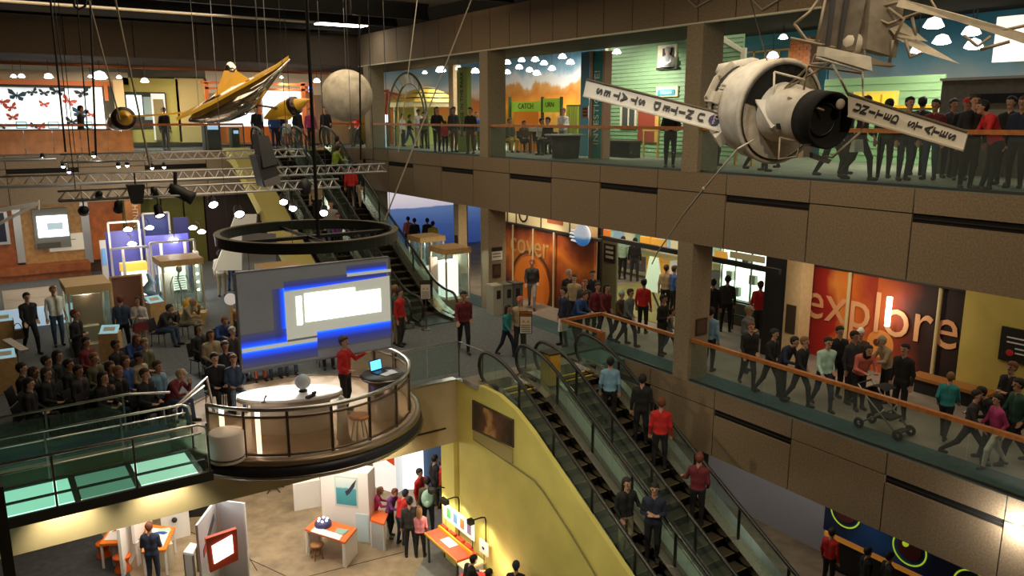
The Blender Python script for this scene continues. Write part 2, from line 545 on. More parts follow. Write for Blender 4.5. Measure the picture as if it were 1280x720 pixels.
# columns
for y, nm in ((14.41, 'between the lettered house and the wide escalator crowd'), (23.97, 'beside the orange poster wall'), (33.53, 'at the far corner of the galleries')):
 c = empty_struct('column', 'square concrete column ' + nm, 'column', (GX, y - .26, -5.4))
 M().box(GX - .01, GX + .72, y - .52, y, L3, 8.97).part('shaft', concrete_col, c)
 M().box(GX - .01, GX + .72, y - .52, y, 0, 3.63).part('shaft', concrete_col, c)
 M().box(GX + .1, GX + .72, y - .52, y, L1, -1.7).part('shaft', concrete_col, c)
inner = mat('inner_column', (.62, .45, .25), .7, noise=.1)
for (px, X, z0, z1, w, lab) in ((565, 18.2, L3, 9.0, .4, 'slim beige column beside the lime banner upstairs'), (571, 17.6, 0, 3.64, .42, 'slim beige column in front of the ocean picture'),
        (993, 18.4, 0, 3.64, .5, 'slim beige column beside the red letter poster')):
 p = W(px, 200 if z0 else 340, X=X)
 c = struct('column', M().box(X, X + w, p.y - w / 2, p.y + w / 2, z0, z1), inner, lab, 'column')
 M().box(X - .03, X, p.y - w * .3, p.y + w * .3, z0 + (1.3 if z0 else .9), z0 + (1.75 if z0 else 1.7)).part('plaque', mat('plaque_brown', (.05, .03, .02), .5), c)
# walls
struct('wall_left', M().box(-8.2, -8, -3, 42, L1, 11.3), concrete, 'concrete wall closing the hall on the far side of the ramp')
struct('wall_rear', M().box(-8.2, 34, -3.2, -3, L1, 11.3), concrete, 'concrete wall behind the viewer')
struct('wall_gallery_rear', M().box(27, 27.2, -3, 42, L1, 3.64), dark, 'dark rear wall of the middle gallery')
struct('wall_upper_rear', M().box(34, 34.2, -3, 42, L3, 10.2), dark, 'dark rear wall of the upper gallery')
struct('wall_far_end', M().box(-8, 34, 42, 42.2, 0, 10.2), beige_wall, 'beige end wall of the far gallery')
# front of the middle floor above the lowest level
wf = struct('wall_edge', M().box(-8, 10.1, 17.4, 17.6, -1.74, -.0), beige_wall, 'beige front of the middle floor above the lowest level')
M().box(8.7, 9.75, 17.38, 17.4, -1.30, -1.26).part('slot', joint, wf)
struct('trim_floor_edge', M().box(8.4, 10.1, 17.38, 17.6, 0, .02).box(10.08, 10.24, 16.35, 17.4, 0, .02), steel, 'metal edge strip along the opening of the middle floor', 'trim')
struct('wall_lower_rear', M().box(-8, 27, 34, 34.2, L1, -1.74), mat('wall_lower_dark', (.06, .055, .05), .8), 'dark rear wall of the lowest level')
# yellow wall beside the escalators, with its sloping top
prof = [(17.4, 0), (16.35, 0), (16.25, .16), (15.4, .16), (14.7, .0), (14.0, -.32), (6.0, -4.94), (6, L1), (17.4, L1)]
yw = struct('wall_escalator', M().slab([(10.1, y, z) for y, z in prof], (-1, 0, 0), .12), yellow_wall, 'tall yellow wall below the escalators')
M().box(9.98, 10.1, 17.4, 18.1, L1, -1.745).part('wall_return', yellow_wall, yw)
M().tube([W(592, 549, X=10.07), W(625, 571, X=10.07), W(650, 588, X=10.07), W(668, 601, X=10.07), W(680, 616, X=10.07), W(712, 665, X=10.07), W(746, 722, X=10.07), W(790, 800, X=10.07)], .022, 6).part('wall_trim', mat('trim_olive', (.22, .19, .07), .7), yw)
M().slab([W(591, 537, X=10.06), W(640, 562, X=10.06), W(640, 580, X=10.06), W(591, 549, X=10.06)], (-1, 0, 0), .05).part('ledge', mat('ledge_olive', (.36, .31, .12), .7), yw)
pic = thing('wall_picture', 'dark brown photograph set into the yellow wall', 'picture', W(615, 540, X=10.08))
M().slab([W(590, 500, X=10.06), W(641, 525, X=10.06), W(641, 560, X=10.06), W(590, 537, X=10.06)], (-1, 0, 0), .05).part('frame', mat('frame_brown', (.05, .03, .015), .5), pic)
M().slab([W(592, 503, X=10.05), W(639, 526.5, X=10.05), W(639, 557, X=10.05), W(592, 535, X=10.05)], (-1, 0, 0), .03).part('print', ramp_mat('photo_brown', [(0, (.02, .012, .008)), (.35, (.12, .05, .02)), (.55, (.45, .25, .10)), (.7, (.10, .04, .02)), (1, (.03, .02, .015))], 'Y', -.8, .8, noise=.9, nscale=2.5), pic)
# ---- far wall of the middle floor with wood panels
fw = struct('wall_far', M().box(-8, 16, 39.7, 39.9, 0, 3.64), mat('wall_brown', (.10, .05, .03), .8), 'far wall of the middle floor with wood and coloured panels')
def fpan(name, p0, p1, m, z0=.55, z1=3.62, y=39.5):
 x0, x1 = W(p0, 300, Y=39.5).x, W(p1, 300, Y=39.5).x
 return M().box(x0, x1, y, 39.7, z0, z1).part(name, m, fw)
fpan('wood_panel', -60, 19, wood_red)
fpan('wood_panel', 29, 104, wood_lite)
fpan('wood_panel', 114, 156, mat('wood_orange', (.62, .17, .035), .5, noise=.3, nscale=3))
fpan('metal_strip', 19, 29, alu, .7, 3.4, 39.42)
fpan('metal_strip', 104, 114, alu, .45, 3.4, 39.42)
for a, b in ((157, 176), (178, 204), (206, 232), (234, 258)):
 fpan('green_panel', a, b, mat('panel_olive', (.17, .17, .035), .7, noise=.1), 0)
fpan('dark_panel', 260, 335, mat('panel_plum', (.035, .02, .02), .6), 0)
pl = solid('stage_bench', M().box(W(-60, 330, Y=38.9).x, W(113, 335, Y=38.9).x, 38.7, 39.40, .28, .62).box(W(-60, 330, Y=38.9).x, W(113, 335, Y=38.9).x, 38.85, 39.40, 0, .28), wood_red, 'long red wood bench step at the foot of the far wood wall', 'bench')
mon = thing('monitor', 'grey wall monitor with a bright white picture on light wood', 'monitor', W(63, 282, Y=39.3))
x0, x1 = W(41, 280, Y=39.3).x, W(86, 280, Y=39.3).x
M().box(x0, x1, 39.2, 39.48, 1.25, 2.95).part('housing', mat('monitor_grey', (.25, .26, .24), .6), mon)
M().box(x0 + .15, x1 - .05, 39.17, 39.2, 1.75, 2.65).part('screen', mat('screen_white', (.9, .95, 1), emit=2.2, ecol=(.85, .95, 1)), mon)
M().box(x0 + .5, x0 + 1.1, 39.16, 39.175, 2.05, 2.35).part('screen_mark', mat('screen_grey', (.35, .45, .5), emit=.5), mon)
M().box(x0 + .05, x1 - .4, 39.15, 39.25, 1.28, 1.5).part('shelf', mat('monitor_dark', (.10, .10, .09), .6), mon)
sg = thing('wall_sign', 'large white text panel beside the wall monitor', 'sign', W(82, 300, Y=39.45))
a, b = W(62, 312, Y=39.4), W(103, 288, Y=39.4)
M().box(a.x, b.x, 39.38, 39.47, a.z - .1, b.z - .1).part('board', mat('sign_cream', (.85, .80, .66), .6, emit=.12), sg)
for i in range(5):
 M().box(a.x + .2, b.x - (.3 if i % 2 else .7), 39.37, 39.38, a.z + .18 + i * .17, a.z + .22 + i * .17).part('text_line', mat('ink_tan', (.45, .36, .24), .7), sg)
wn = thing('wall_screen', 'dark framed window display at the near end of the far wall', 'display', W(4, 295, Y=39.4))
a, b = W(-25, 308, Y=39.3), W(8, 262, Y=39.3)
M().box(a.x, b.x, 39.3, 39.48, a.z, b.z).part('frame', alu, wn)
M().box(a.x + .1, b.x - .12, 39.27, 39.3, a.z + .12, b.z - .12).part('pane', mat('display_navy', (.01, .012, .05), .3), wn)
# hanging wood sign of the show area
hs = thing('hanging_sign', 'tilted orange wood sign hanging above the blue display case', 'sign', W(166, 270, Y=36))
q = [W(155, 248, Y=36), W(175, 249, Y=36), W(177, 284, Y=36), W(159, 284, Y=36)]
M().slab(q, (0, -1, 0), .08).part('board', mat('sign_wood', (.45, .17, .04), .5, noise=.2), hs)
rr = (q[2] - q[1]).normalized()
lettering('LIGHTNING', (q[1] + q[2]) / 2 + Vector((-.22, -.012, 0)), rr, Vector((0, 1, 0)).cross(rr) * -1, .3, mat('ink_cream', (.85, .75, .55), .6), hs)
# ================================================================== balustrades of the galleries
def balustrade(label, pts, z, h=1.07, pane=2.3, gl=None, railm=None, post=False, inset=.1):
 gl = gl or glass_clear
 root = thing('balustrade', label, 'railing', (pts[0][0], pts[0][1], z))
 path = [Vector((p[0], p[1], z + h)) for p in pts]
 for a, b in zip(path[:-1], path[1:]):
  d = b - a
  M().bar(a, b, .11, .085).part('handrail', railm or wood_rail, root)
  n = max(1, round(d.length / pane))
  nrm = Vector((-d.y, d.x, 0)).normalized() * .006
  for i in range(n):
   p, q = a + d * (i / n) + d.normalized() * .01, a + d * ((i + 1) / n) - d.normalized() * .01
   lo = Vector((0, 0, -h + .02))
   hi = Vector((0, 0, -.04))
   M().hexa([p + lo - nrm, q + lo - nrm, q + lo + nrm, p + lo + nrm, p + hi - nrm, q + hi - nrm, q + hi + nrm, p + hi + nrm]).part('glass_pane', gl, root)
   if post:
    M().bar(p + lo, p + hi, .04, .04).part('post', steel, root)
  M().bar(a + Vector((0, 0, -h + .03)), b + Vector((0, 0, -h + .03)), .03, .06).part('base_channel', steel_dk, root)
 return root
balustrade('upper gallery glass balustrade with wood rail behind the lettered satellite', [(15.12, -2.5), (15.12, 13.88)], L3)
balustrade('upper gallery glass balustrade with wood rail in front of the green house', [(15.12, 14.42), (15.12, 23.44)], L3)
balustrade('upper gallery glass balustrade with wood rail in front of the yellow pavilion', [(15.12, 23.98), (15.12, 33.0)], L3)
balustrade('middle gallery glass balustrade with long wood rail below the poster wall', [(15.1, -2.5), (15.1, 13.88)], 0, 1.1)
b = balustrade('hooked wood railed balustrade around the head of the escalators', [(15.1, 14.42), (15.1, 17.45), (13.62, 17.45), (13.72, 15.85)], 0, 1.08)
M().box(13.64, 13.80, 15.78, 15.94, .78, 1.1).part('rail_end', wood_rail, b)
# wood-fronted balustrade of the far gallery: boards are single pieces
fb = thing('balustrade', 'orange wood board balustrade below the butterfly window', 'railing', (2.5, 34.05, L3))
x = 0.2
bm_ = None
while x < 5.3:
 o = M().box(x, x + .88, 34.05, 34.1, L3 + .05, L3 + .88)
 o.part('board', mat('wood_board', (.50, .19, .045), .5, noise=.3, nscale=3), fb)
 x += .9
M().bar((-2, 34.08, L3 + 1.07), (5.4, 34.08, L3 + 1.07), .11, .09).part('handrail', wood_red, fb)
M().bar((-2, 34.08, L3 + .9), (5.4, 34.08, L3 + .9), .05, .05).part('rail', dark, fb)
fb2 = thing('balustrade', 'far gallery railing of thin posts behind the yellow rocket', 'railing', (7.5, 34.05, L3))
M().bar((5.4, 34.08, L3 + 1.07), (9.8, 34.08, L3 + 1.07), .11, .09).part('handrail', wood_red, fb2)
for i in range(3):
 M().box(5.45 + i * 1.46, 6.85 + i * 1.46, 34.07, 34.085, L3 + .08, L3 + 1.0).part('glass_pane', glass_clear, fb2)
for i in range(4):
 M().bar((5.42 + i * 1.46, 34.08, L3), (5.42 + i * 1.46, 34.08, L3 + 1.05), .05).part('post', steel_dk, fb2)
fb3 = thing('balustrade', 'short far gallery railing behind the moon globe', 'railing', (14.2, 34.05, L3))
M().bar((13.6, 34.08, L3 + 1.07), (15.2, 34.08, L3 + 1.07), .11, .09).part('handrail', wood_rail, fb3)
M().box(13.65, 15.0, 34.07, 34.085, L3 + .05, L3 + 1.0).part('glass_pane', glass_clear, fb3)
# ================================================================== escalators
SL = math.tan(math.radians(30))
step_dark = mat('step_dark', (.02, .017, .014), .5, .4, noise=.3, nscale=30)
step_tread = mat('step_tread', (.10, .08, .05), .5, .5, noise=.3, nscale=40)
step_yellow = mat('step_yellow', (.75, .55, .05), .5)
skirt_m = mat('skirt_steel', (.60, .58, .53), .22, 1., noise=.12, nscale=20)
glass_esc = glass('glass_escalator', (.82, .91, .87), .10)
panel_esc = mat('escalator_panel', (.50, .56, .52), .35, .5)
def esc(label, hx0, hx1, yb, zb, H=5.4, solid_panel=False, clad=None):
 run = H / SL
 yt, zt = yb + run, zb + H
 def nos(y, soft=.7):
  # nosing line, with rounded kinks
  s = y - yb
  if s < -soft:
   return zb
  if s < soft:
   return zb + SL * (s + soft) ** 2 / (4 * soft)
  s2 = y - yt
  if s2 < -soft:
   return zb + SL * s
  if s2 < soft:
   return zt - SL * (soft - s2) ** 2 / (4 * soft)
  return zt
 root = thing('escalator', label, 'escalator', ((hx0 + hx1) / 2, yb, zb))
 ys = [yb - 1.3, yb - .7, yb - .35, yb, yb + .35, yb + .7] + [yb + .7 + (run - 1.4) * i / 6 for i in range(1, 6)] + [yt - .7, yt - .35, yt, yt + .35, yt + .7, yt + 1.0]
 # truss under the steps
 up = [(y, nos(y) - .30) for y in ys]
 dn = [(y, nos(y) - 1.05) for y in reversed(ys)]
 if zb < -1:
  dn = [(y, max(z, L1 + .01)) for y, z in dn]
  up = [(y, max(z, L1 + .03)) for y, z in up]
 else:
  dn = [(y, max(z, .02)) for y, z in dn]
  up = [(y, max(z, .03)) for y, z in up]
 M().slab([(hx1 + .1, y, z) for y, z in up + dn], (1, 0, 0), hx1 - hx0 + .2).part('truss', black_metal, root)
 # steps
 n = round(H / .2)
 w0, w1 = hx0 + .2, hx1 - .2
 sm = M()
 sm.cur = 0
 sm.box(w0, w1, .0, .35, -.03, 0)
 sm.cur = 1
 sm.slab([(w1, 0, 0), (w1, .02, -.1), (w1, .06, -.21), (w1, .3, -.21), (w1, .3, -.03), (w1, 0, -.03)], (1, 0, 0), w1 - w0)
 sm.cur = 2
 sm.box(w0, w1, -.004, .012, -.006, .004)
 sm.v = [(v[0] - (w0 + w1) / 2, v[1], v[2]) for v in sm.v]
 me = sm.mesh('step', [step_tread, step_dark, mat('step_edge', (.20, .16, .05), .5)])
 for i in range(n + 3):
  y = yb + (i - 1) * .2 / SL
  share('step', me, root, ((w0 + w1) / 2, y, nos(y, .3)))
 # landing plates
 for (a, b2, z) in ((yb - 1.3, yb - .35, zb), (yt + .55, yt + 1.3, zt)):
  M().box(w0 - .05, w1 + .05, a, b2, z - .04, z + .012).part('comb_plate', skirt_m, root)
 M().box(w0, w1, yt + .50, yt + .56, zt - .02, zt + .02).part('comb_stripe', step_yellow, root)
 M().box(w0, w1, yt + .18, yt + .22, nos(yt + .2, .3) - .01, nos(yt + .2, .3) + .015).part('comb_stripe', step_yellow, root)
 # the two sides
 for hx, sg in ((hx0, -1), (hx1, 1)):
  bal = M()
  lo = [(hx, y, nos(y) - .12) for y in ys]
  hi = [(hx, y, nos(y) + .16) for y in ys]
  inner_x = hx - sg * .17
  # deck: a folded steel band along the side
  for i in range(len(ys) - 1):
   y0, y1 = ys[i], ys[i + 1]
   z0, z1 = nos(y0), nos(y1)
   bal.hexa([(hx + sg * .12, y0, z0 + .05), (inner_x, y0, z0 - .05), (inner_x, y1, z1 - .05), (hx + sg * .12, y1, z1 + .05),
      (hx + sg * .12, y0, z0 + .2), (inner_x, y0, z0 + .14), (inner_x, y1, z1 + .14), (hx + sg * .12, y1, z1 + .2)] if sg > 0 else
      [(inner_x, y0, z0 - .05), (hx + sg * .12, y0, z0 + .05), (hx + sg * .12, y1, z1 + .05), (inner_x, y1, z1 - .05),
      (inner_x, y0, z0 + .14), (hx + sg * .12, y0, z0 + .2), (hx + sg * .12, y1, z1 + .2), (inner_x, y1, z1 + .14)])
  bal.part('deck', skirt_m, root)
  # glass panes
  seg = 8
  ya, ye = yb - .9, yt + .75
  for i in range(seg):
   p = M()
   sub = 4
   for j in range(sub):
    y0 = ya + (ye - ya) * (i + j / sub) / seg + (.01 if j == 0 else 0)
    y1 = ya + (ye - ya) * (i + (j + 1) / sub) / seg - (.01 if j == sub - 1 else 0)
    z0, z1 = nos(y0), nos(y1)
    p.hexa([(hx - .006, y0, z0 + .17), (hx + .006, y0, z0 + .17), (hx + .006, y1, z1 + .17), (hx - .006, y1, z1 + .17),
      (hx - .006, y0, z0 + .92), (hx + .006, y0, z0 + .92), (hx + .006, y1, z1 + .92), (hx - .006, y1, z1 + .92)])
   p.part('glass_pane', glass_esc, root)
   yy = ya + (ye - ya) * i / seg
   if i:
    M().bar((hx, yy, nos(yy) + .15), (hx, yy, nos(yy) + .93), .05, .05).part('post', black_metal, root)
  # rounded glass ends and moving handrail
  for (yc, z, s) in ((ya, zb, -1), (ye, zt, 1)):
   fan = [(hx - .006, yc, z + .17)] + [(hx - .006, yc + s * .37 * math.cos(t), z + .545 + .375 * math.sin(t)) for t in [(-PI / 2) + PI * k / 8 for k in range(9)]]
   M().slab(fan if s > 0 else list(reversed(fan)), (-1, 0, 0), -.012 * -1).part('glass_end', glass_esc, root)
  path = [(hx, yb - .3, zb + .18), (hx, ya, zb + .13)]
  path += [(hx, ya - .42 * math.cos(t), zb + .545 + .42 * math.sin(t)) for t in [(-PI / 2) + PI * k / 8 for k in range(9)]]
  path += [(hx, y, nos(y) + .965) for y in ys if ya < y < ye]
  path += [(hx, ye + .42 * math.cos(t), zt + .545 + .42 * math.sin(t)) for t in [(PI / 2) - PI * k / 8 for k in range(9)]]
  path += [(hx, yt + .3, zt + .18)]
  M().tube(path, .045, 8).part('handrail', rubber, root, True)
 if clad:
  cx0, cx1, cm = clad
  top = [(y, max(.05, nos(y) + .12)) for y in ys]
  M().slab([(cx1, y, z) for y, z in top] + [(cx1, y, max(0.02, z - .5)) for y, z in reversed(top)], (1, 0, 0), cx1 - cx0).part('cladding', cm, root)
 return root, nos
YB = 15.5 - 5.4 / SL
_, nosA = esc('glass sided escalator going down beside the yellow wall', 10.35, 11.5, YB, L1)
_, nosB = esc('crowded glass sided escalator going down next to the gallery', 12.1, 13.5, YB, L1)
# steel deck filling the gap between the two
gap = M()
yy = [YB - .5 + (10.9) * i / 16 for i in range(17)]
for i in range(16):
 gap.hexa([(11.63, yy[i], nosA(yy[i]) - .1), (11.97, yy[i], nosA(yy[i]) - .1), (11.97, yy[i + 1], nosA(yy[i + 1]) - .1), (11.63, yy[i + 1], nosA(yy[i + 1]) - .1),
    (11.63, yy[i], nosA(yy[i]) + .12), (11.97, yy[i], nosA(yy[i]) + .12), (11.97, yy[i + 1], nosA(yy[i + 1]) + .12), (11.63, yy[i + 1], nosA(yy[i + 1]) + .12)])
solid('escalator_deck', gap, panel_esc, 'pale green sloping deck between the two near escalators', 'deck', base=(11.8, YB, L1))
gap = M()
for i in range(16):
 gap.hexa([(13.63, yy[i], nosA(yy[i]) - .6), (14.05, yy[i], nosA(yy[i]) - .6), (14.05, yy[i + 1], nosA(yy[i + 1]) - .6), (13.63, yy[i + 1], nosA(yy[i + 1]) - .6),
    (13.63, yy[i], nosA(yy[i]) + .1), (14.05, yy[i], nosA(yy[i]) - .02), (14.05, yy[i + 1], nosA(yy[i + 1]) - .02), (13.63, yy[i + 1], nosA(yy[i + 1]) + .1)])
solid('escalator_deck', gap, panel_esc, 'pale green sloping deck along the gallery side of the crowded escalator', 'deck', base=(13.8, YB, L1))
M().box(10.23, 14.1, 16.1, 17.4, -.3, .006).part('landing', tan_floor, f)
M().box(14.0, 15.0, 16.3, 17.4, -.3, .004).part('landing', carpet_teal, f)
yb_ = thing('bin', 'yellow upright box between the heads of the two near escalators', 'bin', (11.78, 15.5, 0))
M().box(11.62, 11.95, 15.35, 15.75, .1, .9).part('body', mat('bin_yellow', (.62, .36, .03), .5), yb_)
M().box(11.60, 11.97, 15.33, 15.77, .9, .93).part('lid', black_metal, yb_)
_, nosC = esc('far escalator with people riding down behind the stage', 10.25, 11.5, 24.0, 0, clad=(9.0, 9.9, mat('cladding_yellow', (.52, .45, .13), .6)))
_, nosD = esc('far dark stepped escalator rising beside the sea picture', 11.95, 13.25, 24.0, 0, clad=(13.38, 13.62, panel_esc))
# caution sign on a stand
sg = W(657, 462, z=0)
def sign_stand(p, label, hdr, s=1.0):
 t = thing('sign_stand', label, 'sign', (p.x, p.y, 0))
 M().lathe([(0, 0), (.17, 0), (.17, .02), (.03, .03), (.02, .04)], (p.x, p.y, 0), 14).part('base', steel_dk, t)
 M().cyl((p.x, p.y, .02), (p.x, p.y, 1.0), .018).part('pole', steel_dk, t)
 d = Vector((-p.x, -p.y, 0)).normalized()
 r = Vector((-d.y, d.x, 0))
 c = Vector((p.x, p.y, 1.02)) + d * .03
 up = Vector((0, 0, 1))
 def q(u0, u1, v0, v1, e, th):
  return M().slab([c + d * e + r * a + up * b for a, b in ((u0, v0), (u1, v0), (u1, v1), (u0, v1))], d, th)
 fr_ = q(-.17, .17, 0, .62, 0, .03).part('frame', black_metal, t)
 q(-.15, .15, .02, .48, .012, .01).part('paper', mat('sign_paper', (.75, .73, .66), .6), fr_)
 q(-.15, .15, .50, .60, .012, .01).part('header', mat(hdr, (.55, .20, .04) if 'orange' in hdr else (.08, .06, .05), .6), fr_)
 lettering('CAUTION', c + d * .022 + up * .55, r, up, .062, mat('ink_black', (.01, .01, .01), .6), fr_)
 for u in (-.06, .06):
  M().slab([c + d * .02 + r * (u - .04) + up * .32, c + d * .02 + r * (u + .04) + up * .32, c + d * .02 + r * u + up * .4], d, .006).part('triangle', mat('sign_amber', (.75, .35, .02), .6), fr_)
 for k in range(4):
  q(-.12, .12, .06 + k * .055, .085 + k * .055, .018, .006).part('text_line', mat('ink_grey', (.25, .23, .2), .7), fr_)
 return t
sign_stand(sg, 'caution notice on a stand at the head of the near escalators', 'hdr_orange')
sign_stand(W(533, 412, z=0), 'caution notice on a stand at the foot of the far escalator', 'hdr_dark')
# ================================================================== round stage
SCX, SCY, SR = 5.85, 17.4, 2.58
st = thing('stage', 'round stage platform with bronze glass balustrade projecting over the lower level', 'stage', (SCX, SCY, -.5))
stage_floor = mat('stage_floor', (.58, .46, .35), .5, noise=.2, nscale=3)
M().lathe([(0, .012), (SR + .12, .012), (SR + .12, -.05)], (SCX, SCY, 0), 64).part('deck', stage_floor, st)
M().lathe([(SR + .11, .03), (SR + .2, .03), (SR + .24, 0), (SR + .24, -.1), (SR + .1, -.1), (SR + .11, .03)], (SCX, SCY, 0), 64).part('rim', mat('rim_bronze', (.40, .33, .25), .35, .8), st, True)
M().lathe([(SR + .12, -.1), (SR + .25, -.12), (SR + .28, -.3), (SR + .16, -.44), (SR - .4, -.5), (0, -.5)], (SCX, SCY, 0), 64).part('fascia', mat('fascia_navy', (.028, .030, .045), .35, .3), st, True)
M().lathe([(SR + .28, -.30), (SR + .31, -.33), (SR + .25, -.37)], (SCX, SCY, 0), 64).part('fascia_line', steel, st, True)
def arc(r, z, a0, a1, n):
 return [(SCX + r * math.cos(math.radians(a0 + (a1 - a0) * i / n)), SCY + r * math.sin(math.radians(a0 + (a1 - a0) * i / n)), z) for i in range(n + 1)]
A0, A1, NP = 207, 402, 10
M().tube(arc(SR, 1.02, A0, A1, 60), .045, 8).part('handrail', steel, st, True)
M().tube(arc(SR, .86, A0, A1, 60), .03, 6).part('rail', mat('bronze', (.20, .15, .10), .35, .8), st, True)
M().tube(arc(SR, .06, A0, A1, 60), .03, 6).part('rail', mat('bronze', (.2, .15, .1)), st, True)
for i in range(NP):
 b0, b1 = A0 + (A1 - A0) * i / NP + .5, A0 + (A1 - A0) * (i + 1) / NP - .5
 M().lathe([(SR - .01, .04), (SR - .01, .88), (SR + .01, .88), (SR + .01, .04), (SR - .01, .04)], (SCX, SCY, 0), 6, a0=math.radians(b0), a1=math.radians(b1)).part('glass_pane', glass_bronze, st, True)
for i in range(NP + 1):
 p = arc(SR, 0, A0, A1, NP)[i]
 M().bar((p[0], p[1], 0), (p[0], p[1], 1.0), .05, .05).part('post', mat('post_bronze', (.10, .08, .06), .4, .7), st)
for a in (213, 232):
 p = arc(SR - .12, 0, a, a, 1)[0]
 M().cyl((p[0], p[1], .02), (p[0], p[1], .98), .05, .05, 12).part('light_tube', mat('tube_glow', (1, .93, .85), emit=2.0, ecol=(1, .9, .8)), st)
# demonstration table and what stands on it
TC = Vector((5.35, 16.45, 0))
td = Vector((.95, -.42, 0)).normalized()
tn = Vector((-td.y, td.x, 0))
tb = thing('demonstration_table', 'white oval demonstration table in the middle of the stage', 'table', TC)
def oval(a, b2, z, n=28):
 return [TC + td * (a * math.cos(2 * PI * i / n)) + tn * (b2 * math.sin(2 * PI * i / n)) + Vector((0, 0, z)) for i in range(n)]
M().slab(oval(1.12, .52, .86), (0, 0, 1), .05).part('top', mat('table_white', (.92, .90, .86), .35), tb)
M().slab(oval(1.13, .53, .81), (0, 0, 1), .06).part('edge', mat('table_edge', (.45, .36, .28), .4, .5), tb)
M().slab(oval(.85, .36, .75), (0, 0, 1), .73).part('pedestal', mat('table_pedestal', (.58, .50, .42), .5), tb)
gp = W(379, 489, z=.86)
gl = thing('globe', 'white ball on a small dark foot on the oval table', 'globe', gp)
M().lathe([(0, .0), (.1, .0), (.09, .03), (.03, .05), (.03, .08)], gp, 14).part('foot', dark, gl)
M().ball((gp.x, gp.y, gp.z + .22), .17, 20, 12).part('ball', mat('ball_white', (.62, .66, .70), .5, noise=.15, nscale=9), gl, True)
cp = W(388, 497, z=.86)
ph = thing('handset', 'small black device beside the ball on the oval table', 'device', cp)
M().cbox(cp + Vector((0, 0, .03)), (.22, .09, .05), .5).part('body', dark, ph)
M().cbox(cp + Vector((.1, .03, .08)), (.09, .05, .05), .5).part('grip', dark, ph)
cp = W(330, 503, z=.86)
t = thing('microphone', 'small desk microphone at the end of the oval table', 'microphone', cp)
M().lathe([(0, 0), (.06, 0), (.05, .02), (.012, .03)], cp, 10).part('foot', steel_dk, t)
M().tube([cp + Vector((0, 0, .02)), cp + Vector((.02, 0, .09)), cp + Vector((.06, 0, .14))], [.012, .01, .02], 6).part('stem', steel_dk, t)
lp = Vector((7.35, 16.0, 0))
lc = thing('lectern', 'curved steel lectern with dark round top on the stage', 'lectern', lp)
M().lathe([(.34, 0), (.34, .95), (0, .95)], lp, 24).part('body', mat('lectern_pink', (.62, .48, .42), .3, .6), lc, True)
M().lathe([(0, .95), (.48, .95), (.50, 1.0), (.46, 1.06), (0, 1.06)], lp, 24).part('top', mat('lectern_top', (.06, .055, .05), .4), lc, True)
M().lathe([(.5, .985), (.515, 1.0), (.5, 1.015)], lp, 24).part('edge', steel, lc, True)
d = Vector((-lp.x, -lp.y, 0)).normalized()
r = Vector((-d.y, d.x, 0))
c = lp + Vector((0, .12, 1.07)) - r * .08
lt = thing('laptop', 'open laptop with a blue screen on the lectern', 'laptop', c)
dd = (d * .6 + r * .5).normalized()
rr = Vector((-dd.y, dd.x, 0))
M().slab([c + rr * a + dd * b2 + Vector((0, 0, .02)) for a, b2 in ((-.16, 0), (.16, 0), (.16, .22), (-.16, .22))], (0, 0, 1), .02).part('keyboard', black_metal, lt)
lid = M().slab([c + rr * a + Vector((0, 0, b2)) - dd * b2 * .15 for a, b2 in ((-.17, .02), (.17, .02), (.17, .27), (-.17, .27))], dd, .015).part('lid', black_metal, lt)
M().slab([c + rr * a + Vector((0, 0, b2)) - dd * b2 * .15 + dd * .006 for a, b2 in ((-.15, .045), (.15, .045), (.15, .25), (-.15, .25))], dd, .004).part('screen', mat('laptop_blue', (.05, .35, .65), emit=1.6, ecol=(.08, .45, .85)), lid)
for i, (a, b2, rz) in enumerate(((.05, .28, .3), (.2, .22, .8), (.22, .3, .1))):
 pp = c + rr * (a - .05) + dd * b2
 solid('paper', M().cbox(pp + Vector((0, 0, .002 + i * .004)), (.21, .29, .004), rz), mat('paper', (.85, .82, .78), .7), 'loose white sheet on the lectern, ' + ('closest to the laptop', 'in the middle', 'at the lectern edge')[i], 'paper', 'sheets on the lectern')
# stool with an orange seat on the stage
sp_ = W(449, 520, z=.55)
sp_.z = 0
so = thing('stool', 'slim stool with a round orange seat on the stage', 'stool', sp_)
M().lathe([(0, .52), (.21, .52), (.22, .55), (.2, .58), (0, .58)], sp_, 20).part('seat', mat('seat_orange', (.80, .33, .12), .5), so)
for k in range(4):
 a = PI / 4 + k * PI / 2
 M().cyl(sp_ + Vector((.1 * math.cos(a), .1 * math.sin(a), .52)), sp_ + Vector((.2 * math.cos(a), .2 * math.sin(a), 0)), .015, .015, 6).part('leg', steel, so)
sp_ = W(429, 548, z=0)
so = thing('display_stand', 'white tapering stand behind the stage glass', 'stand', sp_)
M().lathe([(.16, 0), (.13, .1), (.1, .8), (0, .8)], sp_, 12).part('body', white, so, True)
M().lathe([(0, .8), (.16, .8), (.15, .86), (0, .86)], sp_, 12).part('top', white, so)
M().ball(sp_ + Vector((0, 0, .91)), .06, 10, 6).part('knob', white, so, True)
sp_ = W(285, 575, z=.0)
so = thing('display_stand', 'broad white drum at the end of the stage near the ramp', 'stand', sp_)
M().lathe([(.34, .02), (.34, .60), (.30, .62), (0, .62)], sp_, 20).part('drum', mat('drum_white', (.85, .78, .74), .5), so, True)
M().lathe([(.345, .08), (.355, .1), (.345, .12)], sp_, 20).part('band', steel_dk, so)
